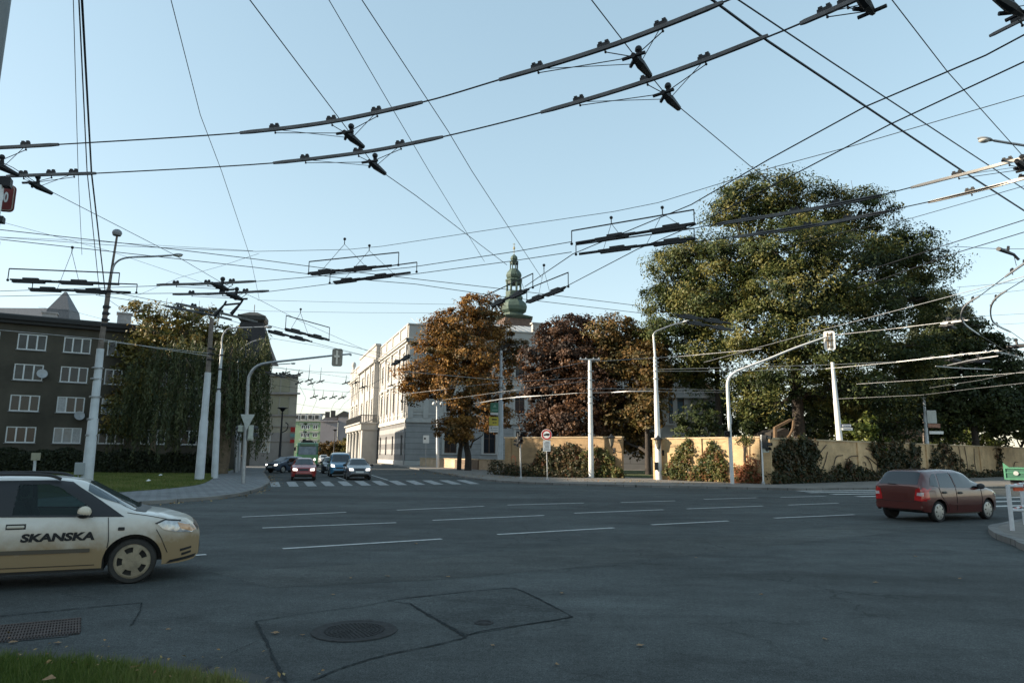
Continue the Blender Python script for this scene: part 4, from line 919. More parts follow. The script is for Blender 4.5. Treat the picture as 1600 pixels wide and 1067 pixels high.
b = MB(); b.tube([at(812.5, 679, 48), at(812.5, 675, 48)], [.03, .01], 6); b.build('post_cap', m_white, t)
# no lorries sign
Y = 45.5; t = post('road_sign', 'round red-rimmed no lorries sign with a white text plate below', 855.5, 752, Y, 853.5, 675, .035); c = at(854, 679, Y-.08); fr = Vector((-.15, -1, 0)).normalized(); M_ = fr.to_track_quat('Z', 'Y').to_matrix()
b = MB(); b.lathe([(.36, 0), (.36, .015), (.33, .018), (.01, .018)], c, 28, 0, M_); d = b.build('sign_disc', m_white, t)
b = MB(); ring = 28
for r0_, r1_ in ((.335, .235),): b.add([c+M_@Vector((r_*math.cos(a), r_*math.sin(a), .024)) for r_ in (r0_, r1_) for a in [2*math.pi*j/ring for j in range(ring)]], [(j, (j+1) % ring, ring+(j+1) % ring, ring+j) for j in range(ring)])
b.build('rim', m_red, d); b = MB()
R3 = lambda x, y: c+M_@Vector((x, y, .026))
for (x0, x1, y0, y1) in ((-.05, .19, -.045, .085), (-.19, -.05, -.06, .015), (-.14, -.05, .015, .055)): b.face([R3(x0, y0), R3(x1, y0), R3(x1, y1), R3(x0, y1)])
for x in (-.12, .03, .12): b.face([R3(x+.032*math.cos(a), -.058+.032*math.sin(a)) for a in [j*.628 for j in range(10)]])
b.build('lorry_symbol', m_signalb, d)
c = at(854.3, 696.5, Y-.07); b = MB(); k = Y/FPX; b.box(c, (11.5*k, .03, 16.5*k)); d = b.build('text_plate', m_white, t); b = MB()
for j in range(7): b.box(c+Vector((random.uniform(-.02, .02), -.018, .26-.085*j)), (random.uniform(.26, .38), .006, .035))
b.build('text_lines', mat('grey_print', (.13, .13, .14), .6), d)
# small white notice by the palace
Y = 88; B = gx(665.5, Y); t = E('notice_sign', 'small white square notice on a thin post before the palace corner', 'sign', B); b = MB(); b.tube([B, at(665.5, 680, Y)], .035, 6); b.build('post', m_galv, t); k = Y/FPX; c = at(665.8, 686, Y-.1); b = MB(); b.box(c, (9.2*k, .04, 12*k)); d = b.build('notice_plate', m_white, t); b = MB(); b.lathe([(.13, 0), (.12, .01)], c+Vector((-.15, -.03, .08)), 12, 0, Vector((0, -1, 0)).to_track_quat('Z', 'Y').to_matrix()); b.build('notice_symbol', m_signalb, d)
# palace side posts
Y = 86; B = gx(684, Y); t = E('trolley_pole', 'grey pole with white insulators before the palace corner window', 'pole', B); stepped('pole', t, B, at(683, 622, Y), .20, .13, m_pole, (3.6, 6.5)); 
for u, v in ((678, 630.5), (690, 630.5), (713, 626.5)):
    b = MB(); b.ball(at(u, v, Y-.2), .22, 10, 7); b.build('insulator', m_white, t, smooth=True)
b = MB(); b.tube([at(676, 631.5, Y-.2), at(714, 628, Y-.2)], .04, 5); b.build('cross_arm', m_galv, t)
Y = 72.0; B = gx(781.5, Y); t = E('sign_pole', 'pale pole carrying green, yellow and white signs beside the orange maple', 'pole', B); stepped('pole', t, B, at(783, 548, Y), .30, .15, m_pole, (zat(782, 628, Y),)); b = MB(); b.tube(spline([at(783, 550, Y), at(782, 545, Y), at(779, 541, Y), at(776, 540, Y)], 4), .07, 6); b.build('pipe_top', m_rust, t)
for v in (590, 605, 612, 628, 660, 683): collar(t, at(782.5, v, Y), .24, .10)
k = Y/FPX
def plate(par, nm, u0, u1, v0, v1, Y, m):
    c = at((u0+u1)/2, (v0+v1)/2, Y); b = MB(); b.box(c, ((u1-u0)*Y/FPX, .05, (v1-v0)*Y/FPX)); return b.build(nm, m, par), c
d, c = plate(t, 'green_sign', 766.3, 778.8, 629, 644, Y-.5, m_greensign); b = MB(); b.box(c+Vector((.05, -.03, -.28)), (.62, .01, .09)); b.prism([c+Vector((-.18, -.03, .02)), c+Vector((.22, -.03, .02)), c+Vector((.05, -.03, .36))], (0, .006, 0)); b.build('emblem', mat('pale_green', (.22, .42, .33), .5), d)
plate(t, 'white_strip', 766.3, 778.8, 644.6, 648, Y-.5, m_white)
d, c = plate(t, 'yellow_sign', 764.2, 779, 651.5, 665, Y-.5, m_yel); b = MB()
for (x, z, sx, sz) in ((.05, .20, .52, .13), (-.10, .21, .12, .16), (-.02, -.13, .20, .11), (.20, -.13, .16, .10)): b.box(c+Vector((x, -.03, z)), (sx, .01, sz))
b.build('dark_lettering', mat('dark_print', (.05, .045, .02), .6), d)
d, c = plate(t, 'white_sign', 764.2, 779, 665.4, 675.2, Y-.5, m_white); b = MB(); b.box(c+Vector((-.25, -.03, .12)), (.14, .01, .16)); b.box(c+Vector((.15, -.03, .12)), (.5, .01, .07)); b.box(c+Vector((.05, -.03, -.12)), (.72, .01, .06)); b.build('lettering', mat('pale_print', (.28, .27, .27), .6), d)
# trolley pole and lamp post by the gate
Y = 52.4; B = gx(924, Y); t = E('trolley_pole', 'tall white trolley pole standing in front of the ivy on the yellow wall', 'pole', B); stepped('pole', t, B, at(921.5, 563, Y), .205, .145, m_polew, (zat(923, 660, Y), zat(922, 598, Y)))
for v in (580, 594, 608, 620, 630): collar(t, at(922, v, Y), .17, .09)
b = MB(); b.box(at(921.5, 561.5, Y), (1.6, .09, .09)); 
for x in (-.7, -.3, .3, .7): b.ball(at(921.5, 561, Y)+Vector((x, 0, .06)), .07, 8, 5)
b.build('cross_arm', m_galv, t)
Y = 49.2; B = gx(1030, Y); t = E('street_lamp', 'white lamp post with slanting arm at the right side of the gate gap', 'street lamp', B); stepped('pole', t, B, at(1023.5, 558, Y), .24, .145, m_polew, (zat(1027, 680, Y), zat(1025, 618, Y)))
b = MB(); b.tube([at(1023.5, 558, Y), at(1020.8, 523, Y)], [.085, .07], 8); b.build('upper_pole', m_polew, t)
lamp_arm(t, [at(1020.8, 524, Y), at(1023, 519.5, Y), at(1030, 515.5, Y), at(1050, 508, Y), at(1066, 503.5, Y)], .055, .55, m_white)
for v in (560, 566, 572, 580, 592): collar(t, at(1024, v, Y), .15, .09)
b = MB(); b.box(at(1025.5, 728, Y-.3), (.22, .2, .55)); b.build('control_box', m_black, t)
# poles behind the right wall
Y = 50; t = E('trolley_pole', 'leaning white pole with street name plates behind the shaded wall', 'pole', gx(1318, Y)); stepped('pole', t, gx(1318, Y), at(1300.5, 566, Y), .24, .13, m_polew, (zat(1312, 683, Y), zat(1305, 628, Y), zat(1302, 595, Y)))
def nameplate(par, u0, u1, v0, v1, Y, m, frame):
    d, c = plate(par, 'name_plate', u0, u1, v0, v1, Y, frame); w_, h_ = (u1-u0)*Y/FPX, (v1-v0)*Y/FPX; b = MB(); b.box(c+Vector((0, -.03, 0)), (w_*.9, .01, h_*.66)); b.build('plate_face', m, d); b = MB()
    for j in range(6): b.box(c+Vector((-w_*.3+w_*.12*j, -.04, 0)), (w_*.08, .006, h_*.3))
    b.build('plate_print', mat('navy_print', (.05, .05, .12), .6), d)
nameplate(t, 1315, 1330, 662.3, 667.8, Y-.2, m_white, mat('navy_rim', (.04, .04, .10), .5)); nameplate(t, 1315.5, 1332, 668.4, 672.2, Y-.2, m_white, m_white)
Y = 62; t = E('sign_pole', 'grey pole with square board and small plates behind the shaded wall', 'pole', gx(1452, Y)); stepped('pole', t, gx(1452, Y), at(1443.5, 618, Y), .20, .10, m_pole, (zat(1449, 690, Y), zat(1446, 650, Y)))
plate(t, 'square_board', 1448.5, 1463, 641, 661, Y-.2, m_alu); plate(t, 'brown_plate', 1450, 1469, 662, 668, Y-.2, mat('rust_plate', (.30, .15, .10), .6, 0, (5, .5))); plate(t, 'white_plate', 1452, 1474, 673.5, 678, Y-.2, m_white)
Y = 74; t = E('street_lamp', 'lamp with white head shining out of the dark trees on the right', 'street lamp', gx(1445, Y)); stepped('pole', t, gx(1445, Y), at(1440, 560, Y), .10, .06, m_rust, ()); lamp_arm(t, [at(1440, 560, Y), at(1444, 552, Y), at(1460, 543, Y), at(1482, 536, Y)], .05, .55, m_white)
Y = 16; X = gx(1760, Y); t = E('street_lamp', 'street lamp head reaching in from the upper right edge', 'street lamp', X); stepped('pole', t, X, at(1735, 300, Y), .13, .08, m_pole, (4,)); lamp_arm(t, [at(1735, 300, Y), at(1726, 262, Y), at(1690, 243, Y), at(1640, 234, Y), at(1553, 220, Y)], .032, .43, mat('sunlit_head', (.30, .31, .32), .5, .2))  # head is a lighter copy of lamp_head, sunlight put into its colour
# dark iron lamps in the street
def iron_lamp(u, vb, Y, vt, label):
    B = gx(u, Y); t = E('iron_lamp_post', label, 'street lamp', B); q = at(u+1, vt, Y); b = MB(); b.lathe([(.22, 0), (.22, .9), (.13, 1.0), (.10, 3), (.07, q.z-.2)], B, 10); b.build('post', m_black, t, smooth=True)
    b = MB(); b.lathe([(.10, -.35), (.28, -.12), (.48, -.05), (.50, 0), (.1, .08)], (B.x, B.y, q.z), 12); b.build('lamp_head', m_black, t)
    b = MB(); b.tube(spline([B+Vector((0, 0, q.z-2.4)), B+Vector((.5, 0, q.z-2.1)), B+Vector((.6, 0, q.z-1.6)), B+Vector((.35, 0, q.z-1.4))], 4), .045, 6); b.build('scroll', m_black, t)
iron_lamp(435.5, 735, 66, 637, 'black iron lamp post in front of the beige corner building')
iron_lamp(521, 720, 130, 671, 'small black iron lamp post among the far street trees')
# marker post near the hedge
Y = 40; B = gx(52, Y); t = E('marker_post', 'leaning grey marker post with a yellowish cap plate near the hedge', 'post', B); b = MB(); b.tube([B, at(55, 716, Y)], .075, 8); b.build('post', m_pole, t); b = MB(); b.box(at(56, 713, Y), (.38, .25, .42)); b.build('cap_plate', mat('cream_plate', (.36, .34, .25), .6), t)

# foreground stop pole with hanging boards, upper left
Y = 3.2; q = at(12.5, 0, Y); R_ = .065; B = Vector((q.x-R_, q.y, 0)); t = E('stop_pole', 'blurred grey pole at the left edge with a hanging stop board and red number tile', 'pole', B)
b = MB(); b.tube([B, B+Vector((0, 0, 5.2))], R_, 20); b.build('pole', mat('grey_pole', (.17, .18, .18), .5, .3, (4, .1)), t, smooth=True)
dv = Vector((math.cos(RAD(38)), -math.sin(RAD(38)), 0)); dn = Vector((-dv.y, dv.x, 0))*-1   # board runs obliquely
Yb = 3.3; tl, bl = at(18, 288, Yb), at(10, 338, Yb); zt_, zb_ = tl.z, bl.z; ex = Vector((-.9, -.44, 0)).normalized()
P0 = Vector((at(14, 300, Yb).x, Yb, 0)); th = Vector((.02, -.045, 0))
def brd(z0, z1, m, nm, d0=0., d1=.55, off=0.):
    b = MB(); o = P0+ex*d0+Vector((0, 0, z0))+th.normalized()*off; b.obox(o, ex*(d1-d0), -th, Vector((0, 0, z1-z0))); return b.build(nm, m, t)
brd(zt_-.01, zt_+.035, m_black, 'board_cap', .0); brd(zb_+.0, zt_-.01, m_white, 'number_board', .034); brd(zb_-.03, zb_, m_black, 'board_cap', .01)
zq = at(6, 375, Yb).z; brd(zq, zb_-.03, mat('pale_blue_board', (.42, .50, .55), .5), 'lower_board', .03); brd(zq-.02, zq, m_black, 'board_cap', .02)
c = at(11, 310, 3.45); W2, H2 = .030, .078; ux = Vector((.93, .10, 0)); b = MB(); pts = []
sx_, sz_ = Vector((1, .25, 0)).normalized(), Vector((-.0, 0, 1))
def rrect(c, w_, h_, r_): return [c+sx_*(a*(w_-r_)+r_*math.cos(x))+sz_*(d*(h_-r_)+r_*math.sin(x)) for a, d, a0 in ((1, 1, 0), (-1, 1, 90), (-1, -1, 180), (1, -1, 270)) for x in [RAD(a0+22.5*k) for k in range(5)]]
fn = sx_.cross(sz_).normalized()
for (dw, m, nm, o) in ((0, mat('dark_red_enamel', (.13, .02, .02), .4), 'number_tile', 0), (.006, mat('cream_border', (.42, .36, .30), .5), 'tile_border', .004), (.010, mat('wine_enamel', (.17, .025, .022), .4), 'tile_face', .006)):
    b = MB(); b.prism(rrect(c, .037-dw, .074-dw, .022-dw), -fn*.006); 
    for i in range(len(b.v)): b.v[i] = tuple(Vector(b.v[i])+fn*o)
    ob = b.build(nm, m, t if o == 0 else tile)
    if o == 0: tile = ob
vs, fs = text_mb('00', .075, .003); M_ = Matrix((sx_, sz_, fn)).transposed(); b = MB(); b.add([c+fn*.008+M_@Vector((x*.55-.012, y, 0)) for x, y, z in vs], fs); b.build('tile_number', m_white, tile)
# red and white barrier, right
t = E('pedestrian_barrier', 'red and white tubular barrier on the kerb at the right edge', 'barrier', gx(1583, 16.6)); m_bw = mat('barrier_white', (.55, .56, .57), .5, 0, (9, .12)); m_br = mat('barrier_red', (.36, .05, .04), .45, 0, (9, .15))
A = gx(1583, 16.6); A2 = A+Vector((1.7, -.1, 0)); A3 = A+Vector((1.42, 1.5, 0)); A4 = A3+Vector((1.8, 1.2, 0)); H_ = zat(1577, 757, 16.6)
for q in (A, A2, A3, A4): b = MB(); b.tube([q+Vector((0, 0, .1)), q+Vector((0, 0, H_))], .048, 12); b.build('post', m_bw, t, smooth=True)
def rail(p, q, n):
    for i in range(n):
        b = MB(); b.tube([p.lerp(q, i/n), p.lerp(q, (i+1)/n)], .030, 10); b.build('rail_red' if i % 2 else 'rail_white', m_br if i % 2 else m_bw, t, smooth=True)
for z in (H_-.03, H_*.5): rail(A+Vector((0, 0, z)), A2+Vector((0, 0, z)), 5); rail(A+Vector((0, 0, z)), A3+Vector((0, 0, z)), 5); rail(A3+Vector((0, 0, z)), A4+Vector((0, 0, z)), 4)
b = MB(); b.box(A+Vector((.26, .02, H_-.10)), (.22, .05, .09)); b.build('reflector', mat('orange_reflector', (.62, .09, .03), .3), t)
# ------------------------------------------------------------------ cars
def lin(x, pts):
    if x <= pts[0][0]: return pts[0][1]
    for (a, fa), (b, fb) in zip(pts, pts[1:]):
        if x <= b: return fa+(fb-fa)*(x-a)/(b-a)
    return pts[-1][1]
def smooth_lin(x, pts, w=.07): return sum(lin(x+k*w/2, pts) for k in (-2, -1, 0, 1, 2))/5
def bez(P, t):
    P = [Vector(p) for p in P]; n = len(P)
    # quadratic B-spline through the control polygon ends
    seg = n-2; s = min(seg-1e-9, t*seg); i = int(s); f = s-i
    a = P[i] if i == 0 else (P[i]+P[i+1])/2; c = P[i+2] if i == seg-1 else (P[i+1]+P[i+2])/2
    return a*(1-f)**2 + P[i+1]*2*f*(1-f) + c*f*f
def inpoly(x, y, pl):
    c = False; j = len(pl)-1
    for i in range(len(pl)):
        if (pl[i][1] > y) != (pl[j][1] > y) and x < (pl[j][0]-pl[i][0])*(y-pl[i][1])/(pl[j][1]-pl[i][1])+pl[i][0]: c = not c
        j = i
    return c
def grow(pl, d):
    cx, cy = sum(q[0] for q in pl)/len(pl), sum(q[1] for q in pl)/len(pl); out = []
    for x, y in pl: out.append((x+d*(1 if x > cx else -1), y+d*(1 if y > cy else -1)))
    return out
class Car:
    def __init__(s, name, label, loc, heading, spec, paint, group=None, cat='car', cut=()):
        s.sp = spec; s.cut = cut; L = spec['L']; s.t = E(name, label, cat, loc, RAD(90-heading), group); s.L = L; s.paint = paint
        s.xf = L/2-spec['fo']; s.xr = s.xf-spec['wb']; s.r = spec['r']
        s.body()
    def hw(s, x): return s.sp['W']/2*smooth_lin(x, s.sp['plan'], .06)
    def bottom(s, x):
        z = lin(x, s.sp['sill']); R = s.r+.065
        for xw in (s.xf, s.xr):
            d = abs(x-xw)
            if d < R: z = max(z, s.r+math.sqrt(R*R-d*d))
        return z
    def ring(s, x):
        sp = s.sp; w = s.hw(x); zt = smooth_lin(x, sp['top'], .05); zb = min(smooth_lin(x, sp['belt']), zt-.03); b = min(s.bottom(x), zb-.04); h = min(1, max(0, (zt-zb-.05)/.35)); h = h*h*(3-2*h)
        wr = (w*.955)*(1-h)+min(w*.96, sp['Wr']/2)*h; pts = []
        for t in [i/9 for i in range(10)]:
            z = b+(zb-b)*t; k = 1-.10*max(0, (.55-z)/.4)**1.6*.9-.045*max(0, (z-.6)/.4)**2+ (.012 if z < .62 else 0)*0
            pts.append((w*k, z))
        wb = pts[-1][0]; drop = .10*h+.03*(1-h)
        ctrl = [Vector((wb, zb)), Vector((wb+(wr-wb)*.55, zb+(zt-zb)*(.5*h+.35*(1-h)))), Vector((wr, zt-drop)), Vector((wr-.14*(1 if h > .3 else 1.6), zt-.012)), Vector((wr*.45, zt+.0)), Vector((0, zt))]
        for i in range(1, 13): q = bez(ctrl, i/12); pts.append((q.x, q.y))
        return pts
    def body(s):
        L = s.L; xs = sorted({-L/2+.002, -L/2+.02, -L/2+.06, -L/2+.12, L/2-.12, L/2-.06, L/2-.02, L/2-.002, *[(-L/2+.16)+(L-.32)*i/70 for i in range(71)], *[xw+d*(s.r+.065) for xw in (s.xf, s.xr) for d in (-1.001, -.97, -.9, -.78, -.6, .6, .78, .9, .97, 1.001)]})
        b = MB(); R = [s.ring(x) for x in xs]; n = len(R[0]); vs = []
        for x, r_ in zip(xs, R): vs += [Vector((x, y, z)) for y, z in r_] + [Vector((x, -y, z)) for y, z in r_[-2::-1]]
        k = 2*n-1; fs = [(i*k+j, i*k+j+1, (i+1)*k+j+1, (i+1)*k+j) for i in range(len(xs)-1) for j in range(k-1)]
        fs += [tuple(range(k))[::-1], tuple((len(xs)-1)*k+j for j in range(k))]
        fs = [f[::-1] for f in fs]
        b.add(vs, fs); s.bvh = BVHTree.FromPolygons(vs, fs)
        if s.cut:      # window openings through both sides
            keep = []
            for f in b.f:
                c = sum((Vector(b.v[i]) for i in f), Vector())/len(f)
                if len(f) == 4 and abs(c.y) > .40 and any(inpoly(c.x, c.z, q) for q in s.cut): continue
                keep.append(f)
            b.f = keep; b.fm = [0]*len(keep)
        s.bodyo = b.build('body', s.paint, s.t, smooth=True, world=False)
        u = MB(); w = s.sp['W']/2; u.box(((s.xf+s.xr)/2, 0, .36), (s.sp['wb']-2*s.r-.1, 2*w*.86, .34)); u.box((0, 0, .52), (L*.88, 2*w*.62, .5)); u.build('underbody', m_signalb, s.t, world=False)
        for xw in (s.xf, s.xr):
            for sd in (-1, 1): s.wheel(xw, sd)
    def wheel(s, xw, sd):
        r, w = s.r, .19; yo = s.hw(xw)*.955*sd; M_ = Matrix.Rotation(-sd*math.pi/2, 3, 'X'); c = Vector((xw, yo-sd*w/2, r)); b = MB()
        b.lathe([(r*.60, -w/2), (r*.93, -w/2), (r, -w/2+.03), (r, w/2-.03), (r*.93, w/2), (r*.77, w/2-.003), (r*.76, w/2-.03), (r*.1, w/2-.05)], c, 32, 0, M_)
        t = b.build('wheel', mat('tyre_rubber', (.018, .018, .018), .8, 0, (9, .3)) if not s.sp.get('dirty') else mat('dusty_tyre', (.028, .026, .023), .9, 0, (7, .35)), s.t, smooth=True, world=False)
        q = MB(); ns = s.sp.get('spokes', 7); rr = r*.78; zf = w/2-.012
        def pt(rad, a, z): return c+M_@Vector((rad*math.cos(a), rad*math.sin(a), z))
        N = ns*8
        rim = lambda r0, z0, r1, z1: q.add([pt(r0, 2*math.pi*j/N, z0) for j in range(N)]+[pt(r1, 2*math.pi*j/N, z1) for j in range(N)], [(j, (j+1) % N, N+(j+1) % N, N+j) for j in range(N)])
        rim(rr, zf-.005, rr*.86, zf+.012); rim(rr*.42, zf+.022, .004, zf+.026)
        for j in range(N):
            if (j % 8) in s.sp.get('holes', (3, 4)):
                # opening between spokes: keep only the outer and inner thirds
                a0, a1 = 2*math.pi*j/N, 2*math.pi*(j+1)/N
                q.add([pt(rr*.86, a0, zf+.012), pt(rr*.86, a1, zf+.012), pt(rr*.80, a1, zf+.012), pt(rr*.80, a0, zf+.012)], [(0, 1, 2, 3)])
                q.add([pt(rr*.52, a0, zf+.020), pt(rr*.52, a1, zf+.020), pt(rr*.42, a1, zf+.022), pt(rr*.42, a0, zf+.022)], [(0, 1, 2, 3)])
            else:
                a0, a1 = 2*math.pi*j/N, 2*math.pi*(j+1)/N
                q.add([pt(rr*.86, a0, zf+.012), pt(rr*.86, a1, zf+.012), pt(rr*.42, a1, zf+.022), pt(rr*.42, a0, zf+.022)], [(0, 1, 2, 3)])
        q.build('hubcap', s.sp.get('hubm') or mat('silver_hubcap', (.42, .41, .38), .4, .5, (8, .15)), t, world=False)
    def panel(s, name, poly, axis, m, off=.006, cuts=6, parent=None, hole=(), fine=.075, smooth=True):
        """poly in the plane across axis: '-y' side (x,z) seen from the right, '+y', '-x' rear (y,z), '+x' front, '+z' top (x,y); laid on the body"""
        d = {'-y': Vector((0, 1, 0)), '+y': Vector((0, -1, 0)), '-x': Vector((1, 0, 0)), '+x': Vector((-1, 0, 0)), '+z': Vector((0, 0, -1))}[axis]
        up = {'-y': lambda a, c: Vector((a, -3, c)), '+y': lambda a, c: Vector((a, 3, c)), '-x': lambda a, c: Vector((-5, a, c)), '+x': lambda a, c: Vector((5, a, c)), '+z': lambda a, c: Vector((a, c, 4))}[axis]
        bm = bmesh.new(); vs = [bm.verts.new((a, c, 0)) for a, c in poly]; bm.faces.new(vs)
        bmesh.ops.triangulate(bm, faces=bm.faces[:])
        for _ in range(cuts):
            ed = [e for e in bm.edges if e.calc_length() > fine]
            if not ed: break
            bmesh.ops.subdivide_edges(bm, edges=ed, cuts=1, use_grid_fill=True); bmesh.ops.triangulate(bm, faces=bm.faces[:])
        b = MB(); P = []
        for v in bm.verts:
            o = up(v.co.x, v.co.y); h = s.bvh.ray_cast(o, d)
            if h[0] is None: h = s.bvh.find_nearest(o+d*3)
            nn = h[1] if h[1].dot(d) < 0 else -h[1]
            P.append(h[0]+nn*off)
        bm.verts.index_update(); fs = [tuple(v.index for v in f.verts) for f in bm.faces if not any(inpoly(f.calc_center_median().x, f.calc_center_median().y, q) for q in hole)]; bm.free()
        # orient the faces outward
        out = []
        for f in fs:
            a, c, e = (P[i] for i in f[:3]); out.append(f if (c-a).cross(e-a).dot(d) < 0 else f[::-1])
        b.add(P, out); return b.build(name, m, parent or s.t, smooth=smooth and 'all', world=False)
    def line(s, name, pts, axis, m, wd=.012, off=.003, parent=None):
        P = []
        d = {'-y': Vector((0, 1, 0)), '+y': Vector((0, -1, 0)), '-x': Vector((1, 0, 0)), '+x': Vector((-1, 0, 0)), '+z': Vector((0, 0, -1))}[axis]
        for a, c in poly_resample([(p[0], p[1], 0) for p in pts], 14) if False else [(q.x, q.y) for q in poly_resample([(p[0], p[1], 0) for p in pts], 14)]:
            o = {'-y': Vector((a, -3, c)), '+y': Vector((a, 3, c)), '-x': Vector((-5, a, c)), '+x': Vector((5, a, c)), '+z': Vector((a, c, 4))}[axis]
            h = s.bvh.ray_cast(o, d)
            if h[0] is not None: P.append(h[0]-d*off)
        b = MB(); 
        if len(P) > 1: b.tube(P, wd/2, 4); return b.build(name, m, parent or s.t, world=False)
    def on(s, a, c, axis='-y', off=0):
        d = Vector((0, 1, 0)) if axis == '-y' else Vector((0, -1, 0)) if axis == '+y' else Vector((1, 0, 0)) if axis == '-x' else Vector((-1, 0, 0))
        o = Vector((a, -3 if axis == '-y' else 3, c)) if axis[1] == 'y' else Vector((-5 if axis == '-x' else 5, a, c)); h = s.bvh.ray_cast(o, d)
        return (h[0] if h[0] is not None else o+d*2)-d*off
    def mirror(s, x, z, sd, m, mb=None):
        y = sd*(s.hw(x)*.95); b = MB(); c = Vector((x, y+sd*.10, z)); b.ball(c, .1, 12, 8, (.85, 1.15, .78)); o = b.build('mirror', m, s.t, smooth=True, world=False)
        b = MB(); b.ball(c-Vector((.01, 0, .035)), .1, 12, 6, (.83, 1.12, .5)); b.tube([Vector((x+.03, y-sd*.03, z-.06)), c-Vector((0, 0, .05))], .03, 6); b.build('mirror_base', m_signalb, o, smooth=True, world=False)
    def handle(s, x, z, axis, m):
        p = s.on(x, z, axis); sd = -1 if axis == '-y' else 1; b = MB(); b.box(p+Vector((0, sd*.02, 0)), (.19, .035, .032)); b.build('door_handle', m, s.t, world=False, bevel=.01)
        s.panel('handle_recess', [(x-.11, z-.035), (x+.11, z-.035), (x+.11, z+.035), (x-.11, z+.035)], axis, m_signalb, .002)

def carpaint(name, col, dirt=None, rough=.32):
    m = bpy.data.materials.new(name); m.use_nodes = True; t = m.node_tree; b = t.nodes['Principled BSDF']; b.inputs['Base Color'].default_value = (*col, 1); b.inputs['Roughness'].default_value = rough; b.inputs['Coat Weight'].default_value = .8; b.inputs['Coat Roughness'].default_value = .05
    if dirt:
        z0, z1, dc = dirt; tc = t.nodes.new('ShaderNodeTexCoord'); sp = t.nodes.new('ShaderNodeSeparateXYZ'); t.links.new(tc.outputs['Object'], sp.inputs[0])
        n = t.nodes.new('ShaderNodeTexNoise'); n.inputs['Scale'].default_value = 2.6; n.inputs['Detail'].default_value = 7; n.inputs['Roughness'].default_value = .65; t.links.new(tc.outputs['Object'], n.inputs['Vector'])
        # mud thrown up behind the wheels, over the bumper and along the sills
        mx_ = t.nodes.new('ShaderNodeMath'); mx_.operation = 'MULTIPLY_ADD'; t.links.new(n.outputs['Fac'], mx_.inputs[0]); mx_.inputs[1].default_value = -.55; mx_.inputs[2].default_value = .27
        fx = t.nodes.new('ShaderNodeMapRange'); fx.inputs[1].default_value = 1.15; fx.inputs[2].default_value = 1.75; fx.inputs[3].default_value = 0; fx.inputs[4].default_value = -.10; t.links.new(sp.outputs['X'], fx.inputs[0])
        ad = t.nodes.new('ShaderNodeMath'); ad.operation = 'ADD'; t.links.new(sp.outputs['Z'], ad.inputs[0]); t.links.new(mx_.outputs[0], ad.inputs[1])
        ad2 = t.nodes.new('ShaderNodeMath'); ad2.operation = 'ADD'; t.links.new(ad.outputs[0], ad2.inputs[0]); t.links.new(fx.outputs[0], ad2.inputs[1])
        r = t.nodes.new('ShaderNodeMapRange'); r.inputs[1].default_value = z0; r.inputs[2].default_value = z1; r.inputs[3].default_value = .93; r.inputs[4].default_value = .10; t.links.new(ad2.outputs[0], r.inputs[0])
        mx = t.nodes.new('ShaderNodeMix'); mx.data_type = 'RGBA'; mx.inputs[6].default_value = (*col, 1); mx.inputs[7].default_value = (*dc, 1); t.links.new(r.outputs[0], mx.inputs[0]); t.links.new(mx.outputs[2], b.inputs['Base Color'])
        rr = t.nodes.new('ShaderNodeMapRange'); rr.inputs[3].default_value = .8; rr.inputs[4].default_value = .0; rr.inputs[1].default_value = z0; rr.inputs[2].default_value = z1; t.links.new(ad2.outputs[0], rr.inputs[0]); t.links.new(rr.outputs[0], b.inputs['Coat Weight'])
        r2 = t.nodes.new('ShaderNodeMapRange'); r2.inputs[1].default_value = 0; r2.inputs[2].default_value = 1; r2.inputs[3].default_value = rough; r2.inputs[4].default_value = .9; t.links.new(r.outputs[0], r2.inputs[0]); t.links.new(r2.outputs[0], b.inputs['Roughness'])
        iv = t.nodes.new('ShaderNodeMath'); iv.operation = 'SUBTRACT'; iv.inputs[0].default_value = .85; t.links.new(r.outputs[0], iv.inputs[1]); t.links.new(iv.outputs[0], b.inputs['Coat Weight'])
    return m
m_cglass = mat('car_glass', (.010, .014, .016), .03, 0, None, None, .0, .9)
m_cglasst = mat('teal_car_glass', (.020, .040, .042), .05, 0, (1.2, .7), None, .0, .8)
m_ctrim = mat('car_trim', (.014, .014, .015), .45)
m_lamp = mat('clear_headlamp', (.45, .46, .47), .08, .3, (14, .35), None, 1)
m_lit = mat('lit_headlamp', (.9, .9, .85), .2, 0, None, None, 0, None, ((1, .93, .82), 1.2))
m_tail = mat('red_tail_lamp', (.42, .012, .012), .12, 0, (9, .3), None, 1)
m_gap = mat('panel_gap', (.010, .010, .010), .8)
m_plate = mat('number_plate', (.50, .50, .48), .5)

HATCH = dict(L=3.97, W=1.66, Wr=1.16, fo=.83, wb=2.46, r=.292,
  top=[(-1.99, .62), (-1.96, .86), (-1.90, 1.00), (-1.80, 1.10), (-1.50, 1.40), (-1.25, 1.44), (-.5, 1.45), (.05, 1.44), (.42, 1.385), (1.12, .985), (1.45, .93), (1.78, .83), (1.90, .74), (1.97, .60), (1.985, .52)],
  belt=[(-1.98, .93), (-1.2, .97), (.3, .92), (1.15, .88), (1.98, .72)], sill=[(-1.98, .40), (-1.90, .30), (-1.6, .27), (-1.2, .24), (1.2, .23), (1.7, .24), (1.9, .27), (1.98, .36)],
  plan=[(-1.985, .78), (-1.93, .88), (-1.80, .955), (-1.4, 1), (1.0, 1), (1.5, .96), (1.78, .86), (1.92, .72), (1.985, .52)])
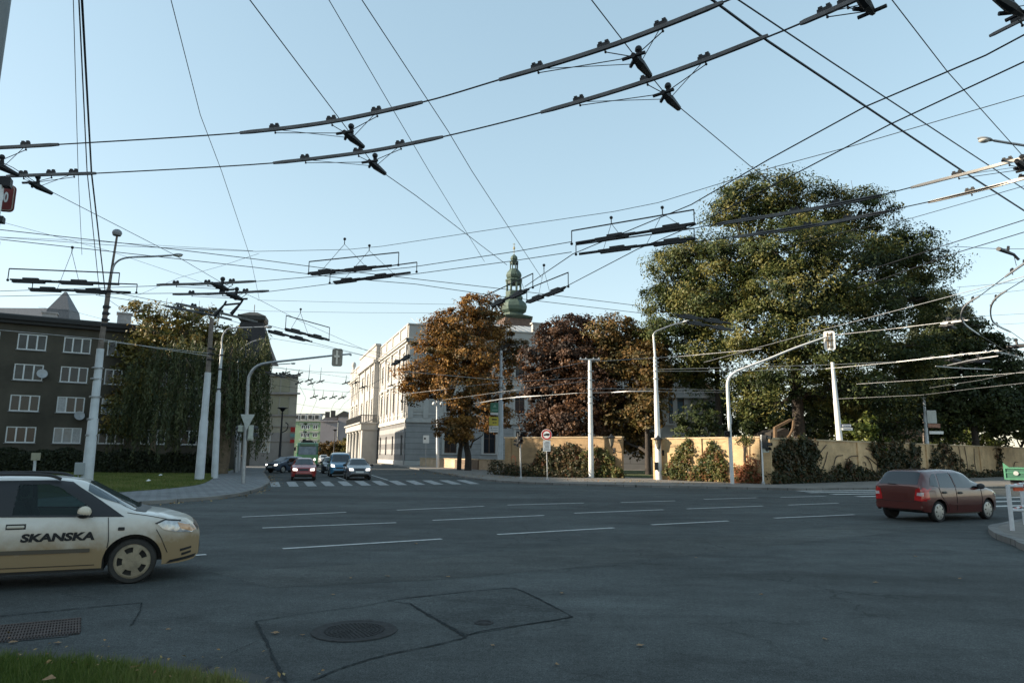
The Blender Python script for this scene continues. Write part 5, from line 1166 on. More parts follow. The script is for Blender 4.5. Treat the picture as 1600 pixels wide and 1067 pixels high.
# --- white muddy hatchback, near left
near = pz(203, 912, 0); hd = 65.5; fwd = az(hd); rt = az(hd+90)
sp = dict(HATCH); sp.update(spokes=5, holes=(2, 3, 4, 5), hubm=mat('muddy_hubcap', (.26, .215, .145), .85, 0, (8, .3)), dirty=True, W=1.66, r=.30, L=3.93)
cpos = near - rt*(.80-.02) - fwd*(sp['L']/2-sp['fo']); 
W_F = [(-.30, .955), (.60, .935), (.52, 1.06), (.18, 1.29), (.04, 1.335), (-.30, 1.34)]; W_R = [(-1.50, .985), (-.56, .955), (-.56, 1.34), (-1.05, 1.335), (-1.30, 1.27)]
m_seeglass = mat('see_through_glass', (.02, .03, .03), .03)
_t = m_seeglass.node_tree; _tr = _t.nodes.new('ShaderNodeBsdfTransparent'); _tr.inputs['Color'].default_value = (.46, .62, .60, 1); _mx = _t.nodes.new('ShaderNodeMixShader'); _mx.inputs[0].default_value = .58
_t.links.new(_t.nodes['Principled BSDF'].outputs[0], _mx.inputs[1]); _t.links.new(_tr.outputs[0], _mx.inputs[2]); _t.links.new(_mx.outputs[0], _t.nodes['Material Output'].inputs['Surface'])
white = Car('muddy_car', 'muddy white hatchback driving past at the left edge with bold black lettering on its door', (cpos.x, cpos.y, 0), hd, sp, carpaint('muddy_white_paint', (.66, .645, .60), (.46, .84, (.25, .165, .07))), cut=[grow(W_F, .045), grow(W_R, .045)])
def sidewindows(c, m, xs, axis, trim=True):
    for nm, poly in xs: c.panel(nm, poly, axis, m, .005)
front_w = [(-.42, .945), (.86, .915), (.72, 1.03), (.28, 1.325), (.12, 1.375), (-.40, 1.385)]; rear_w = [(-1.52, .985), (-.52, .95), (-.50, 1.385), (-1.05, 1.375), (-1.30, 1.30)]
for ax in ('-y', '+y'):
    white.panel('window_surround', [(-1.62, .965), (.99, .90), (.80, 1.03), (.30, 1.365), (.10, 1.39), (-1.1, 1.385), (-1.42, 1.30)], ax, m_ctrim, .008, 8, None, (W_F, W_R), .028)
    white.panel('side_window', grow(W_F, .02), ax, m_seeglass, .004); white.panel('side_window', grow(W_R, .02), ax, m_seeglass, .004)
    white.line('door_gap', [(-.45, .96), (-.46, .30)], ax, m_gap); white.line('door_gap', [(.80, .90), (.83, .6), (.80, .32)], ax, m_gap); white.line('door_gap', [(-.45, .29), (.78, .28)], ax, m_gap)
    white.line('bumper_gap', [(1.40, .72), (1.47, .60), (1.56, .40)], ax, m_gap, .010); white.line('bonnet_gap', [(1.02, .955), (1.30, .905), (1.52, .855)], ax, m_gap, .010); white.line('door_gap', [(-1.62, .96), (-1.55, .72), (-1.30, .45)], ax, m_gap); white.panel('bumper_lip', [(1.55, .245), (1.90, .30), (1.93, .345), (1.60, .29)], ax, m_ctrim, .008)
    white.handle(-.24, .81, ax, mat('white_handle', (.52, .48, .40), .5))
    white.panel('side_moulding', [(-1.2, .465), (.62, .455), (.62, .505), (-1.2, .52)], ax, mat('dusty_moulding', (.085, .07, .05), .8), .014)
    b = MB(); b.box(white.on(.97, .745, ax), (.08, .03, .045)); b.build('side_indicator', m_signalb, white.t, world=False, bevel=.008)
    white.panel('headlamp', [(1.40, .80), (1.50, .835), (1.66, .815), (1.86, .75), (1.915, .68), (1.84, .655), (1.64, .675), (1.48, .72)], ax, m_lamp, .008)
    white.panel('headlamp_rim', [(1.37, .80), (1.50, .855), (1.70, .825), (1.70, .812), (1.50, .835), (1.40, .79)], ax, m_ctrim, .010)
    white.panel('indicator_lens', [(1.66, .80), (1.86, .745), (1.905, .685), (1.85, .67), (1.70, .72)], ax, mat('peach_lens', (.55, .30, .16), .15, 0, (14, .2), None, 1), .011)
    white.panel('fog_recess', [(1.72, .40), (1.86, .43), (1.86, .46), (1.72, .435)], ax, m_ctrim, .006); white.panel('fog_recess', [(1.74, .34), (1.86, .37), (1.86, .40), (1.74, .375)], ax, m_ctrim, .006)
    R_ = white.r+.065
    for xw in (white.xf, white.xr):
        b = MB(); sd = -1 if ax == '-y' else 1
        for rr_, off in ((R_, 0),):
            P = [Vector((xw+rr_*math.cos(a), sd*white.hw(xw+rr_*math.cos(a))*.94, white.r+rr_*math.sin(a))) for a in [RAD(-8+196*i/24) for i in range(25)]]
            Q = [Vector((p.x, p.y-sd*.35, p.z)) for p in P]; b.add(P+Q, [(i, i+1, 25+i+1, 25+i) for i in range(24)])
        b.build('wheel_housing', m_signalb, white.t, world=False)
m_seat = mat('dark_seat_cloth', (.025, .025, .028), .95)
for sx in (-.10, -.98):
    for sd in (-.36, .36):
        b = MB(); b.prism([(sx-.20, sd-.23, .55), (sx+.28, sd-.23, .55), (sx+.28, sd-.23, .68), (sx-.05, sd-.23, .70), (sx-.22, sd-.23, 1.12), (sx-.34, sd-.23, 1.10)], (0, .46, 0)); b.build('seat', m_seat, white.t, world=False, bevel=.03)
        b = MB(); b.ball((sx-.30, sd, 1.22), .12, 10, 7, (.5, 1.1, .8)); b.build('headrest', m_seat, white.t, smooth=True, world=False)
b = MB(); b.prism([(.35, -.66, .55), (.95, -.66, .55), (.95, -.66, .92), (.55, -.66, .96)], (0, 1.32, 0)); b.build('dashboard', m_seat, white.t, world=False, bevel=.03)
b = MB(); M_ = Matrix.Rotation(RAD(-65), 3, 'Y'); b.tube([Vector((.36, .36, .93))+M_@Vector((.18*math.cos(a), .18*math.sin(a), 0)) for a in [RAD(15*k) for k in range(25)]], .016, 6, False); b.build('steering_wheel', m_seat, white.t, world=False)
white.panel('windscreen', [(.50, -.56), (1.10, -.66), (1.14, 0), (1.10, .66), (.50, .56), (.46, 0)], '+z', mat('screen_glass', (.05, .07, .08), .04, 0, None, None, 0, .9), .006)
white.panel('cowl', [(1.10, -.66), (1.24, -.62), (1.28, 0), (1.24, .62), (1.10, .66), (1.14, 0)], '+z', m_ctrim, .006)
white.panel('grille', [(-.38, .66), (.38, .66), (.34, .75), (-.34, .75)], '+x', m_ctrim, .01)
white.panel('lower_grille', [(-.5, .32), (.5, .32), (.46, .45), (-.46, .45)], '+x', m_ctrim, .01)
white.mirror(.52, .985, -1, mat('cream_mirror', (.58, .50, .38), .4, 0, (5, .1), None, .4)); white.mirror(.52, .985, 1, MATS['cream_mirror'])
for sd in (-1, 1): b = MB(); b.tube(spline([(-1.3, sd*.52, 1.41), (-1.2, sd*.52, 1.455), (-.4, sd*.53, 1.475), (.0, sd*.52, 1.46), (.16, sd*.52, 1.41)], 6), .022, 8); b.build('roof_rail', m_ctrim, white.t, smooth=True, world=False)
vs, fs = text_mb('SKANSKA', .20, .010, .12, 1.0); x0, x1 = min(v[0] for v in vs), max(v[0] for v in vs); y0_, y1_ = min(v[1] for v in vs), max(v[1] for v in vs)
bm = bmesh.new(); bvv = [bm.verts.new((.245+(v[0]-(x0+x1)/2)/(x1-x0)*.84, .665+(v[1]-(y0_+y1_)/2)/(y1_-y0_)*.110, 0)) for v in vs]
for f in fs:
    try: bm.faces.new([bvv[i] for i in f])
    except ValueError: pass
P = []
for v in bm.verts: P.append(white.on(v.co.x, v.co.y, '-y', .005))
bm.verts.index_update(); b = MB(); b.add(P, [tuple(v.index for v in f.verts) for f in bm.faces]); bm.free(); b.build('door_lettering', m_gap, white.t, world=False)

# --- dark red hatchback, right
near = pz(1469, 815.5, 0); hd = 62.5; fwd = az(hd); rt = az(hd+90); sp = dict(HATCH); sp.update(r=.29, W=1.62, L=3.86, fo=.75, Wr=1.2, spokes=7, holes=(3, 4))
sp['top'] = [(-1.99, .60), (-1.97, .92), (-1.92, 1.03), (-1.85, 1.14), (-1.64, 1.42), (-1.45, 1.455), (-.5, 1.48), (.05, 1.465), (.42, 1.40), (1.08, .99), (1.45, .91), (1.78, .80), (1.90, .70), (1.97, .58), (1.985, .52)]
xr = sp['L']/2-sp['fo']-sp['wb']; cpos = near-rt*.76-fwd*xr
red = Car('red_car', 'dark red hatchback seen from behind on the right, pulling away past the brick wall', (cpos.x, cpos.y, 0), hd, sp, carpaint('dark_red_paint', (.080, .015, .011), None, .28))
def hatch_details(c, glass, lit=False, tail=True):
    for ax in ('-y', '+y'):
        c.panel('side_window', [(-.38, .95), (.82, .925), (.70, 1.03), (.27, 1.315), (.10, 1.355), (-.38, 1.365)], ax, glass, .005)
        c.panel('side_window', [(-1.18, .965), (-.46, .95), (-.45, 1.365), (-.98, 1.355), (-1.05, 1.33)], ax, glass, .005); c.panel('quarter_window', [(-1.58, 1.02), (-1.25, .97), (-1.12, 1.34), (-1.24, 1.34), (-1.46, 1.22)], ax, glass, .005)
        c.line('door_gap', [(-.42, 1.38), (-.43, .96), (-.44, .30)], ax, m_gap, .014); c.line('door_gap', [(.82, .92), (.84, .6), (.80, .32)], ax, m_gap, .014); c.line('door_gap', [(-1.23, .97), (-1.16, .72), (-.86, .42), (-.82, .30)], ax, m_gap, .014)
        c.handle(-.26, .80, ax, m_ctrim); c.handle(-1.02, .82, ax, m_ctrim)
        c.panel('side_moulding', [(-.80, .47), (.70, .46), (.70, .50), (-.80, .51)], ax, c.paint, .018)
        c.panel('headlamp', [(1.55, .76), (1.70, .80), (1.84, .745), (1.91, .66), (1.80, .64), (1.62, .66)], ax, m_lamp, .008)
        c.panel('tail_lamp', [(.04-c.L/2, .61), (.24-c.L/2, .64), (.22-c.L/2, .88), (.11-c.L/2, .95), (.04-c.L/2, .95)], ax, m_tail, .009)
        c.mirror(.70, .985, -1 if ax == '-y' else 1, m_ctrim)
    sg = 1
    for sd in (-1, 1):
        c.panel('tail_lamp', [(sd*.48, .60), (sd*.76, .58), (sd*.77, .94), (sd*.66, .97), (sd*.53, .90)], '-x', m_tail, .009)
        c.panel('lamp_lens', [(sd*.56, .74), (sd*.72, .73), (sd*.73, .83), (sd*.58, .82)], '-x', mat('clear_lens', (.50, .42, .42), .15, 0, (14, .25), None, 1), .013)
    c.panel('rear_window', [(-.58, 1.04), (.58, 1.04), (.52, 1.385), (0, 1.40), (-.52, 1.385)], '-x', glass, .006)
    c.line('hatch_gap', [(-.62, 1.0), (-.52, .62), (-.50, .56), (.50, .56), (.52, .62), (.62, 1.0)], '-x', m_gap, .014)
    c.panel('plate_recess', [(-.27, .66), (.27, .66), (.27, .79), (-.27, .79)], '-x', c.paint, .012); c.panel('rear_bumper', [(-.74, .36), (.74, .36), (.70, .50), (-.70, .50)], '-x', c.paint, .02); c.panel('bumper_base', [(-.66, .27), (.66, .27), (.70, .35), (-.70, .35)], '-x', m_ctrim, .012)
    c.panel('windscreen', [(.50, -.56), (1.06, -.66), (1.10, 0), (1.06, .66), (.50, .56), (.46, 0)], '+z', glass, .006)
hatch_details(red, m_cglass)
b = MB(); b.tube([(-1.15, 0, 1.44), (-1.28, 0, 1.50)], .010, 5); b.build('aerial', m_ctrim, red.t, world=False)
b = MB(); b.tube([(-1.955, .02, 1.04), (-1.93, .30, 1.05)], .012, 5); b.build('rear_wiper', m_ctrim, red.t, world=False)

# --- cars in the street, facing us
def front_details(c, glass, lit, zl=.70, grille=True, plate=True):
    for ax in ('-y', '+y'):
        c.panel('side_window', [(-.38, .95), (.80, .925), (.68, 1.03), (.25, 1.30), (.10, 1.345), (-.38, 1.355)], ax, glass, .005); c.panel('side_window', [(-1.25, .97), (-.46, .95), (-.45, 1.35), (-.98, 1.34)], ax, glass, .005)
        c.mirror(.70, .985, -1 if ax == '-y' else 1, m_ctrim); c.line('door_gap', [(-.42, .96), (-.44, .30)], ax, m_gap, .02)
    c.panel('windscreen', [(-.60, 1.0), (.60, 1.0), (.52, 1.37), (-.52, 1.37)], '+x', glass, .006)
    for sd in (-1, 1): c.panel('headlight', [(sd*.40, zl-.07), (sd*.66, zl-.06), (sd*.68, zl+.07), (sd*.42, zl+.055)], '+x', m_lit if lit else m_lamp, .010)
    if grille: c.panel('grille', [(-.30, zl-.08), (.30, zl-.08), (.32, zl+.05), (-.32, zl+.05)], '+x', m_ctrim, .010)
    c.panel('lower_grille', [(-.55, .30), (.55, .30), (.52, .42), (-.52, .42)], '+x', m_ctrim, .010)
    if plate: c.panel('number_plate', [(-.26, .48), (.26, .48), (.26, .59), (-.26, .59)], '+x', m_plate, .014)
def street_car(u, v, Y, hd, label, paint, sp=None, lit=True, glass=None, name='oncoming_car', plate=True):
    s_ = dict(HATCH); s_.update(sp or {}); c = Car(name, label, gx(u, Y), hd, s_, paint); front_details(c, glass or m_cglass, lit, .70, True, plate); return c
street_car(473.5, 748, 47.0, 163, 'small red car with lit headlights waiting before the zebra crossing', carpaint('bright_red_paint', (.26, .022, .018)), plate=False)
SEDAN = dict(L=4.4, fo=.85, wb=2.55, W=1.72, top=[(-2.2, .60), (-2.17, .86), (-2.08, .99), (-1.55, 1.05), (-1.0, 1.36), (-.5, 1.44), (.05, 1.44), (.42, 1.38), (1.12, .98), (1.5, .92), (1.95, .82), (2.10, .72), (2.18, .58), (2.2, .5)],
  belt=[(-2.2, .93), (-1.2, .95), (.3, .92), (1.15, .88), (2.2, .74)], sill=[(-2.2, .42), (-2.1, .30), (-1.6, .26), (1.2, .23), (2.0, .24), (2.12, .28), (2.2, .38)], plan=[(-2.2, .80), (-2.1, .92), (-1.8, .98), (-1.4, 1), (1.0, 1), (1.6, .97), (1.95, .90), (2.12, .80), (2.2, .62)])
street_car(557.5, 747, 48.5, 163, 'silver-grey saloon with lit headlights stopped at the zebra crossing beside the blue van', carpaint('grey_paint', (.11, .115, .125)), SEDAN)
VAN = dict(L=4.1, fo=.80, wb=2.69, W=1.75, Wr=1.40, r=.30, top=[(-2.05, .7), (-2.03, 1.2), (-1.98, 1.72), (-1.8, 1.80), (-.5, 1.82), (.1, 1.78), (.45, 1.68), (1.1, 1.12), (1.4, 1.04), (1.8, .92), (1.95, .78), (2.03, .6), (2.05, .5)],
  belt=[(-2.05, 1.08), (.3, 1.04), (1.15, .98), (2.05, .75)], sill=[(-2.05, .42), (-1.95, .30), (-1.6, .26), (1.2, .23), (1.9, .25), (2.05, .38)], plan=[(-2.05, .92), (-1.95, .97), (-1.4, 1), (1.0, 1), (1.5, .97), (1.85, .90), (1.98, .80), (2.05, .60)])
def van(u, Y, hd, label, paint, lit):
    s_ = dict(VAN); c = Car('blue_van', label, gx(u, Y), hd, s_, paint, None, 'van')
    for ax in ('-y', '+y'):
        c.panel('side_window', [(-.30, 1.08), (.82, 1.05), (.35, 1.55), (.1, 1.63), (-.30, 1.64)], ax, m_cglass, .005); c.panel('side_window', [(-1.3, 1.10), (-.4, 1.08), (-.4, 1.64), (-1.3, 1.64)], ax, m_cglass, .005); c.mirror(.78, 1.12, -1 if ax == '-y' else 1, m_ctrim)
    c.panel('windscreen', [(-.68, 1.10), (.68, 1.10), (.60, 1.66), (-.60, 1.66)], '+x', m_cglass, .006)
    for sd in (-1, 1): c.panel('headlight', [(sd*.48, .74), (sd*.74, .76), (sd*.76, .92), (sd*.52, .90)], '+x', m_lit if lit else m_lamp, .010)
    c.panel('grille', [(-.40, .62), (.40, .62), (.42, .72), (-.42, .72)], '+x', m_ctrim, .010); c.panel('lower_grille', [(-.55, .30), (.55, .30), (.52, .48), (-.52, .48)], '+x', m_ctrim, .010)
van(530.5, 54, 163, 'bright blue van queuing just behind the grey saloon', carpaint('blue_paint', (.045, .16, .26)), True)
street_car(516.5, 724, 62, 163, 'dark car half hidden behind the left side of the blue van', carpaint('black_paint', (.02, .02, .024)), None, False)
street_car(446.5, 731, 63, 205, 'dark blue hatchback with bright lamps pulling out by the beige corner building', carpaint('navy_paint', (.045, .065, .10)), None, True)
street_car(505.5, 716, 118, 160, 'tiny silver car far up the street beside the green bus', carpaint('silver_paint', (.35, .36, .37)), None, False)
# --- green trolleybus
t_loc = gx(479, 82); hd = 162; TB = E('trolleybus', 'green trolleybus with wide windscreen coming down the street', 'bus', t_loc, RAD(90-hd)); m_bus = mat('bus_green', (.05, .26, .08), .35, 0, (2, .1), None, .6); m_buse = mat('bus_dark_green', (.04, .13, .07), .4, 0, (2, .1), None, .5)
b = MB(); W_, H_ = 2.5, 2.95; pf = [(0, .40), (.05, .40), (.12, 1.2), (.10, 1.75), (-.10, 2.7), (-.35, 2.95)]
sec = [Vector((x, -W_/2, z)) for x, z in [(-11, .40), (0.05, .40), (.12, 1.2), (.10, 1.62)]]; b.prism(sec+[Vector((-11, -W_/2, 1.62))], (0, W_, 0)); b.build('lower_body', m_bus, TB, world=False, bevel=.08)
b = MB(); b.prism([Vector((x, -W_/2+.02, z)) for x, z in [(-11, 1.625), (.09, 1.625), (-.08, 2.62), (-.35, 2.95), (-11, 2.95)]], (0, W_-.04, 0)); b.build('upper_body', m_buse, TB, world=False, bevel=.12)
b = MB(); sl_ = lambda z: .10-(z-1.62)*.17+.025; b.add([(sl_(1.55), -1.02, 1.55), (sl_(1.55), 1.02, 1.55), (sl_(2.5), .95, 2.5), (sl_(2.5), -.95, 2.5)], [(0, 1, 2, 3)]); b.build('windscreen', mat('bus_glass', (.16, .19, .22), .08, 0, (1.2, .4), None, 0, .8), TB, world=False)
b = MB(); b.box((-.02, 0, 2.68), (.1, 1.7, .24)); b.build('destination_box', m_buse, TB, world=False)
for sd in (-1, 1):
    b = MB(); M_ = Matrix.Rotation(math.pi/2, 3, 'Y'); b.lathe([(.13, 0), (.12, .03), (.01, .04)], (.11, sd*.85, 1.0), 14, 0, M_); b.build('headlight', m_lit if sd == 1 else m_lamp, TB, world=False)
    for x in (-1.6, -7.5): b = MB(); b.lathe([(.48, -.15), (.48, .15), (.2, .16)], (x, sd*1.1, .48), 20, 0, Matrix.Rotation(math.pi/2, 3, 'X')); b.build('wheel', m_ctrim, TB, world=False)
    b = MB(); b.box((.35, sd*1.42, 2.2), (.12, .22, .4)); b.tube([(0, sd*1.2, 2.6), (.35, sd*1.42, 2.4)], .02, 5); b.build('mirror', m_ctrim, TB, world=False)
    b = MB()
    for k in range(6): b.box((-1.3-k*1.6, sd*1.245, 2.15), (1.4, .03, .85))
    b.build('side_window', m_cglass, TB, world=False)
b = MB(); b.box((-3, 0, 3.1), (2.4, 1.2, .35)); b.tube([(-3.5, .2, 3.25), (-12.5, .35, 5.5)], .04, 6); b.tube([(-3.5, -.2, 3.25), (-12.5, -.35, 5.5)], .04, 6); b.build('trolley_poles', m_ctrim, TB, world=False)
# --- green tipper at the right edge
t = E('green_tipper_truck', 'pale green tipper truck bed cut off by the right edge', 'truck', gx(1571, 44), RAD(-35)); m_tg = mat('faded_green_paint', (.07, .22, .13), .5, 0, (3, .25)); m_tgd = mat('dark_green_paint', (.03, .11, .07), .6, 0, (3, .25)); k = 44/FPX; z0, z1 = zat(1590, 749, 44), zat(1590, 730, 44)
b = MB(); b.box((2.3, 1.0, (z0+z1)/2), (4.6, 2.1, z1-z0)); b.build('tipper_bed', m_tgd, t, world=False)
b = MB(); b.box((2.3, -.06, z1-.04), (4.6, .1, .09)); b.box((2.3, -.06, z0+.04), (4.6, .1, .1)); b.box((2.3, -.058, (z0+z1)/2+.05), (4.6, .09, .05))
for x in (.04, 1.2, 2.35, 3.5, 4.56): b.box((x, -.06, (z0+z1)/2), (.09, .104, z1-z0))
b.prism([(0, 0, z1), (.3, 0, z1), (.0, 0, z1+.28)], (0, 2, 0)); b.build('bed_frame', m_tg, t, world=False)
b = MB(); b.box((2.4, 1.0, z0-.16), (4.2, .9, .2)); b.build('chassis', m_ctrim, t, world=False); b = MB(); b.lathe([(.14, 0), (.13, .02), (.06, .02)], (.62, -.12, (z0+z1)/2+.02), 14, 0, Matrix.Rotation(math.pi/2, 3, 'X')); b.build('bed_emblem', m_alu, t, world=False)
for x in (1.3, 3.8): b = MB(); b.lathe([(.42, -.15), (.42, .15), (.2, .16)], (x, .15, .42), 20, 0, Matrix.Rotation(math.pi/2, 3, 'X')); b.build('wheel', m_ctrim, t, world=False)
b = MB(); b.box((5.5, 1.0, 1.35), (1.5, 2.0, 1.7)); b.build('cab', m_tg, t, world=False, bevel=.15)

# --- pedestrian in red trousers
def skin_person(loc, face, label):
    t = E('person', label, 'person', loc, RAD(90-face)); V = [(0, 0, .95), (0, 0, 1.15), (.01, 0, 1.38), (.0, 0, 1.50), (.01, 0, 1.60), (.02, 0, 1.70), (0, .19, 1.42), (-.05, .26, 1.14), (.06, .27, .90), (.09, .27, .82), (0, -.19, 1.42), (.05, -.26, 1.14), (.12, -.25, .90), (.15, -.25, .82), (0, .10, .90), (.14, .11, .50), (.0, .11, .09), (.12, .12, .04), (0, -.10, .90), (.05, -.11, .50), (-.22, -.11, .12), (-.12, -.12, .05)]
    Ed = [(0, 1), (1, 2), (2, 3), (3, 4), (4, 5), (2, 6), (6, 7), (7, 8), (8, 9), (2, 10), (10, 11), (11, 12), (12, 13), (0, 14), (14, 15), (15, 16), (16, 17), (0, 18), (18, 19), (19, 20), (20, 21)]
    R_ = [.15, .15, .16, .06, .09, .085, .07, .05, .035, .03, .07, .05, .035, .03, .10, .065, .045, .035, .10, .065, .045, .035]
    def skinned(name, idx, grow, m):
        mp = {i: k for k, i in enumerate(idx)}; me = bpy.data.meshes.new(name); me.from_pydata([V[i] for i in idx], [(mp[a], mp[c]) for a, c in Ed if a in mp and c in mp], []); o = bpy.data.objects.new(name, me); COL.objects.link(o); o.parent = t
        md = o.modifiers.new('skin', 'SKIN'); 
        if not me.skin_vertices: me.attributes.new('skin', 'FLOAT', 'POINT') if False else None
        bm = bmesh.new(); bm.from_mesh(me); ly = bm.verts.layers.skin.verify()
        for k, v in enumerate(bm.verts): v[ly].radius = (R_[idx[k]]+grow,)*2; v[ly].use_root = (k == 0)
        bm.to_mesh(me); bm.free(); o.modifiers.new('sub', 'SUBSURF').levels = 1; o.modifiers['sub'].render_levels = 2; me.materials.append(m); return o
    skinned('body', list(range(22)), 0, mat('skin_tone', (.42, .26, .19), .6)); skinned('jacket', [1, 2, 6, 7, 8, 10, 11, 12], .025, mat('dark_jacket', (.02, .02, .022), .8)); skinned('trousers', [0, 14, 15, 16, 18, 19, 20], .018, mat('red_trousers', (.42, .05, .045), .8))
    b = MB(); b.ball((-.01, 0, 1.70), .105, 10, 7, (1, .95, 1)); b.build('hair', mat('dark_hair', (.015, .012, .01), .7), t, smooth=True, world=False)
skin_person(gx(388.5, 96), 175, 'person in a dark jacket and red trousers walking on the pavement under the willow')
# ------------------------------------------------------------------ overhead wires
ZC = 5.8                                    # contact wire height
def wpts(px, z): 
    zs = z if isinstance(z, (list, tuple)) else [z]*len(px)
    return [pz(u, v, h) for (u, v), h in zip(px, zs)]
def wire(label, px, z=ZC, r=.008, group='trolley wires over the junction', name='trolley_wire', m=None, sm=False, cat='wire', wp=None):
    P = wp or wpts(px, z); P = spline(P, 6) if sm else P
    for k, (a, c) in ((0, (P[0], P[1])), (1, (P[-1], P[-2]))):          # a wire runs on past the edge of the view
        q = px[-1] if k else px[0]
        if q[0] < 0 or q[0] > 1600 or q[1] < 0:
            d = a-c; d.z = 0; e = a+d.normalized()*14; P = P+[e] if k else [e]+P
    b = MB(); b.tube(P, r, 5); return b.thing(name, label, cat, m or m_wire, group)
SPAN = 'thin span wires that hold the trolley wires'
def span(label, px, z=6.3, r=.005, m=None, wp=None): return wire(label, px, z, r, SPAN, 'span_wire', m, False, 'wire', wp)

def clamp(par, p, d, h=.07, s=1.0):
    side = Vector((d.y, -d.x, 0)); b = MB()
    for k in (-.5, .5):
        b.obox(p+d*(k*.10-.025)*s-side*.02*s+Vector((0, 0, .03*s)), d*.05*s, side*.04*s, Vector((0, 0, .045*s)))
    b.obox(p-d*.09*s-side*.02*s, d*.18*s, side*.04*s, Vector((0, 0, .045*s)))
    q = p-Vector((0, 0, .10*s))+d*.03*s; b.tube([p, q], .011*s, 5); b.ball(q, .02*s, 6, 4); b.build('clamp', m_black, par); return q
def guide(label, px, cast=None, z=ZC, r=.0225, m=None, ts=(.22, .52, .80), group='curve guide bars clamped on the trolley wires', s=1.0):
    """stiff bar on the wire with three clamps; cast=(u,v): the bridle casting it hangs from"""
    P = spline(wpts(px, z), 6); t = E('guide_bar', label, 'wire bar', P[0], 0, group); b = MB(); L = poly_resample(P, 17); b.tube(L, [r*.75]+[r]*15+[r*.75], 4, True, 1.25); b.build('bar', m or m_bar, t, smooth=True)
    Q = []
    for f in ts:
        i = int(f*16); d = (L[i+1]-L[i]).normalized(); Q.append(clamp(t, L[i]+Vector((0, 0, r)), d, s=.72*s**.4))
    if cast:
        c = pz(*cast, z-.12); d = (L[9]-L[8]).normalized(); sd = Vector((d.y, -d.x, 0)); b = MB()
        if (c-L[8]).dot(sd) < 0: sd = -sd
        b.tube([c-sd*.18*s, c, c+sd*.26*s], [.028*s, .05*s, .03*s], 7); b.tube([c, c+Vector((0, 0, .13*s))-sd*.03], .026*s, 6); b.ball(c+Vector((0, 0, .14*s))-sd*.03, .04*s, 7, 5); b.tube([c-sd*.16*s-d*.12*s, c-sd*.16*s+d*.12*s], .018*s, 5); b.tube([c-d*.10*s, c-sd*.12*s], .02*s, 5)
        b.build('bridle_casting', m_black, t)
        b = MB()
        for q in Q: b.tube([q, c-sd*.14*s], .005*s, 4); 
        b.tube([L[int(ts[0]*16)], c], .004*s, 4); b.tube([L[int(ts[-1]*16)], c], .004*s, 4); b.build('bridle_wire', m_wire, t)
    return t
def crossover(label, bars, z=ZC, loops=(), hang=(), s=1.0, blk=(.25, .75)):
    """insulated crossing of two wire pairs: bars = pixel ends; loops = bars (index, lift, t0, t1) with a bent rod; hang = (bar, t, height)"""
    B = [wpts(b_, z) for b_ in bars]; t = E('wire_crossing', label, 'wire crossing', B[0][0], 0, 'insulated trolley wire crossings'); 
    for i, (p, q) in enumerate(B):
        d = (q-p).normalized(); sd = Vector((d.y, -d.x, 0)); b = MB(); b.tube([p, p.lerp(q, .5), q], .027*s, 8); b.build('insulator_bar', m_black, t)
        for f in blk:
            c = p.lerp(q, f); b = MB(); b.obox(c-d*.36*s-sd*.05*s-Vector((0, 0, .045*s)), d*.62*s, sd*.075*s, Vector((0, 0, .075*s)))
            b.obox(c-d*.16*s-sd*.03*s, d*.30*s, sd*.06*s, Vector((0, 0, .062*s))); b.obox(c-d*.40*s-sd*.025*s, d*.8*s, sd*.05*s, Vector((0, 0, .03*s)))
            b.build('insulator_block', m_black, t)
    for (i, lift, f0, f1) in loops:
        p, q = B[i]; a, c = p.lerp(q, f0), p.lerp(q, f1); u = Vector((0, 0, lift)); b = MB(); b.tube([a, a+u], .010*s, 5); b.tube([a+u, c+u], .014*s, 6); b.tube([c+u, c], .010*s, 5); b.ball(a, .03*s, 6, 4); b.ball(c, .03*s, 6, 4); b.build('runner_loop', m_wire, t)
    for (i, f, hgt, j, g) in hang:
        a = B[i][0].lerp(B[i][1], f); c = B[j][0].lerp(B[j][1], g); top = (a+c)/2; top.z = z+hgt; b = MB(); b.tube([a, top-Vector((0, 0, .12))], .005*s, 4); b.tube([c, top-Vector((0, 0, .12))], .005*s, 4); b.tube([top-Vector((0, 0, .12)), top], .010*s, 5); b.ball(top, .035*s, 6, 4); b.build('hanger', m_wire, t)
    return t
# upper trolley pair swinging over the road
wire('upper of two long trolley wires sweeping from left edge to top edge', [(-260, 240), (0, 231), (92, 226), (375, 208), (520, 190), (660, 160), (780, 125), (960, 70), (1120, 8), (1180, -18)], ZC, .009, sm=True)
wire('lower of two long trolley wires sweeping from left edge to top right', [(-260, 284), (0, 276), (150, 271), (427, 255), (575, 237), (692, 214), (845, 176), (1010, 127), (1200, 58), (1330, 2), (1400, -28)], ZC, .009, sm=True)
guide('dark guide bar at the left edge on the upper sweeping wire', [(-120, 235.5), (0, 231), (92, 226)], (4, 262))
guide('dark guide bar on the lower sweeping wire beside the red number tile', [(10, 275.5), (80, 273), (150, 271)], (60, 292))
guide('long dark guide bar in mid sky on the upper sweeping wire', [(375, 208), (450, 200), (520, 190), (590, 176), (660, 160)], (550, 216))
guide('long dark guide bar in mid sky on the lower sweeping wire', [(427, 255), (500, 247), (575, 237), (630, 227), (692, 214)], (587, 260))
guide('long guide bar at top centre on the upper sweeping wire', [(780, 125), (870, 99), (960, 70), (1045, 38), (1130, 4)], (1000, 100))
guide('long guide bar right of top centre on the lower sweeping wire', [(845, 176), (930, 152), (1010, 127), (1100, 95), (1200, 56)], (1046, 155))
guide('short dark guide bar cut by the top edge right of centre', [(1250, 37.5), (1300, 16), (1380, -20)], (1352, 6), ts=(.35, .6, .85))
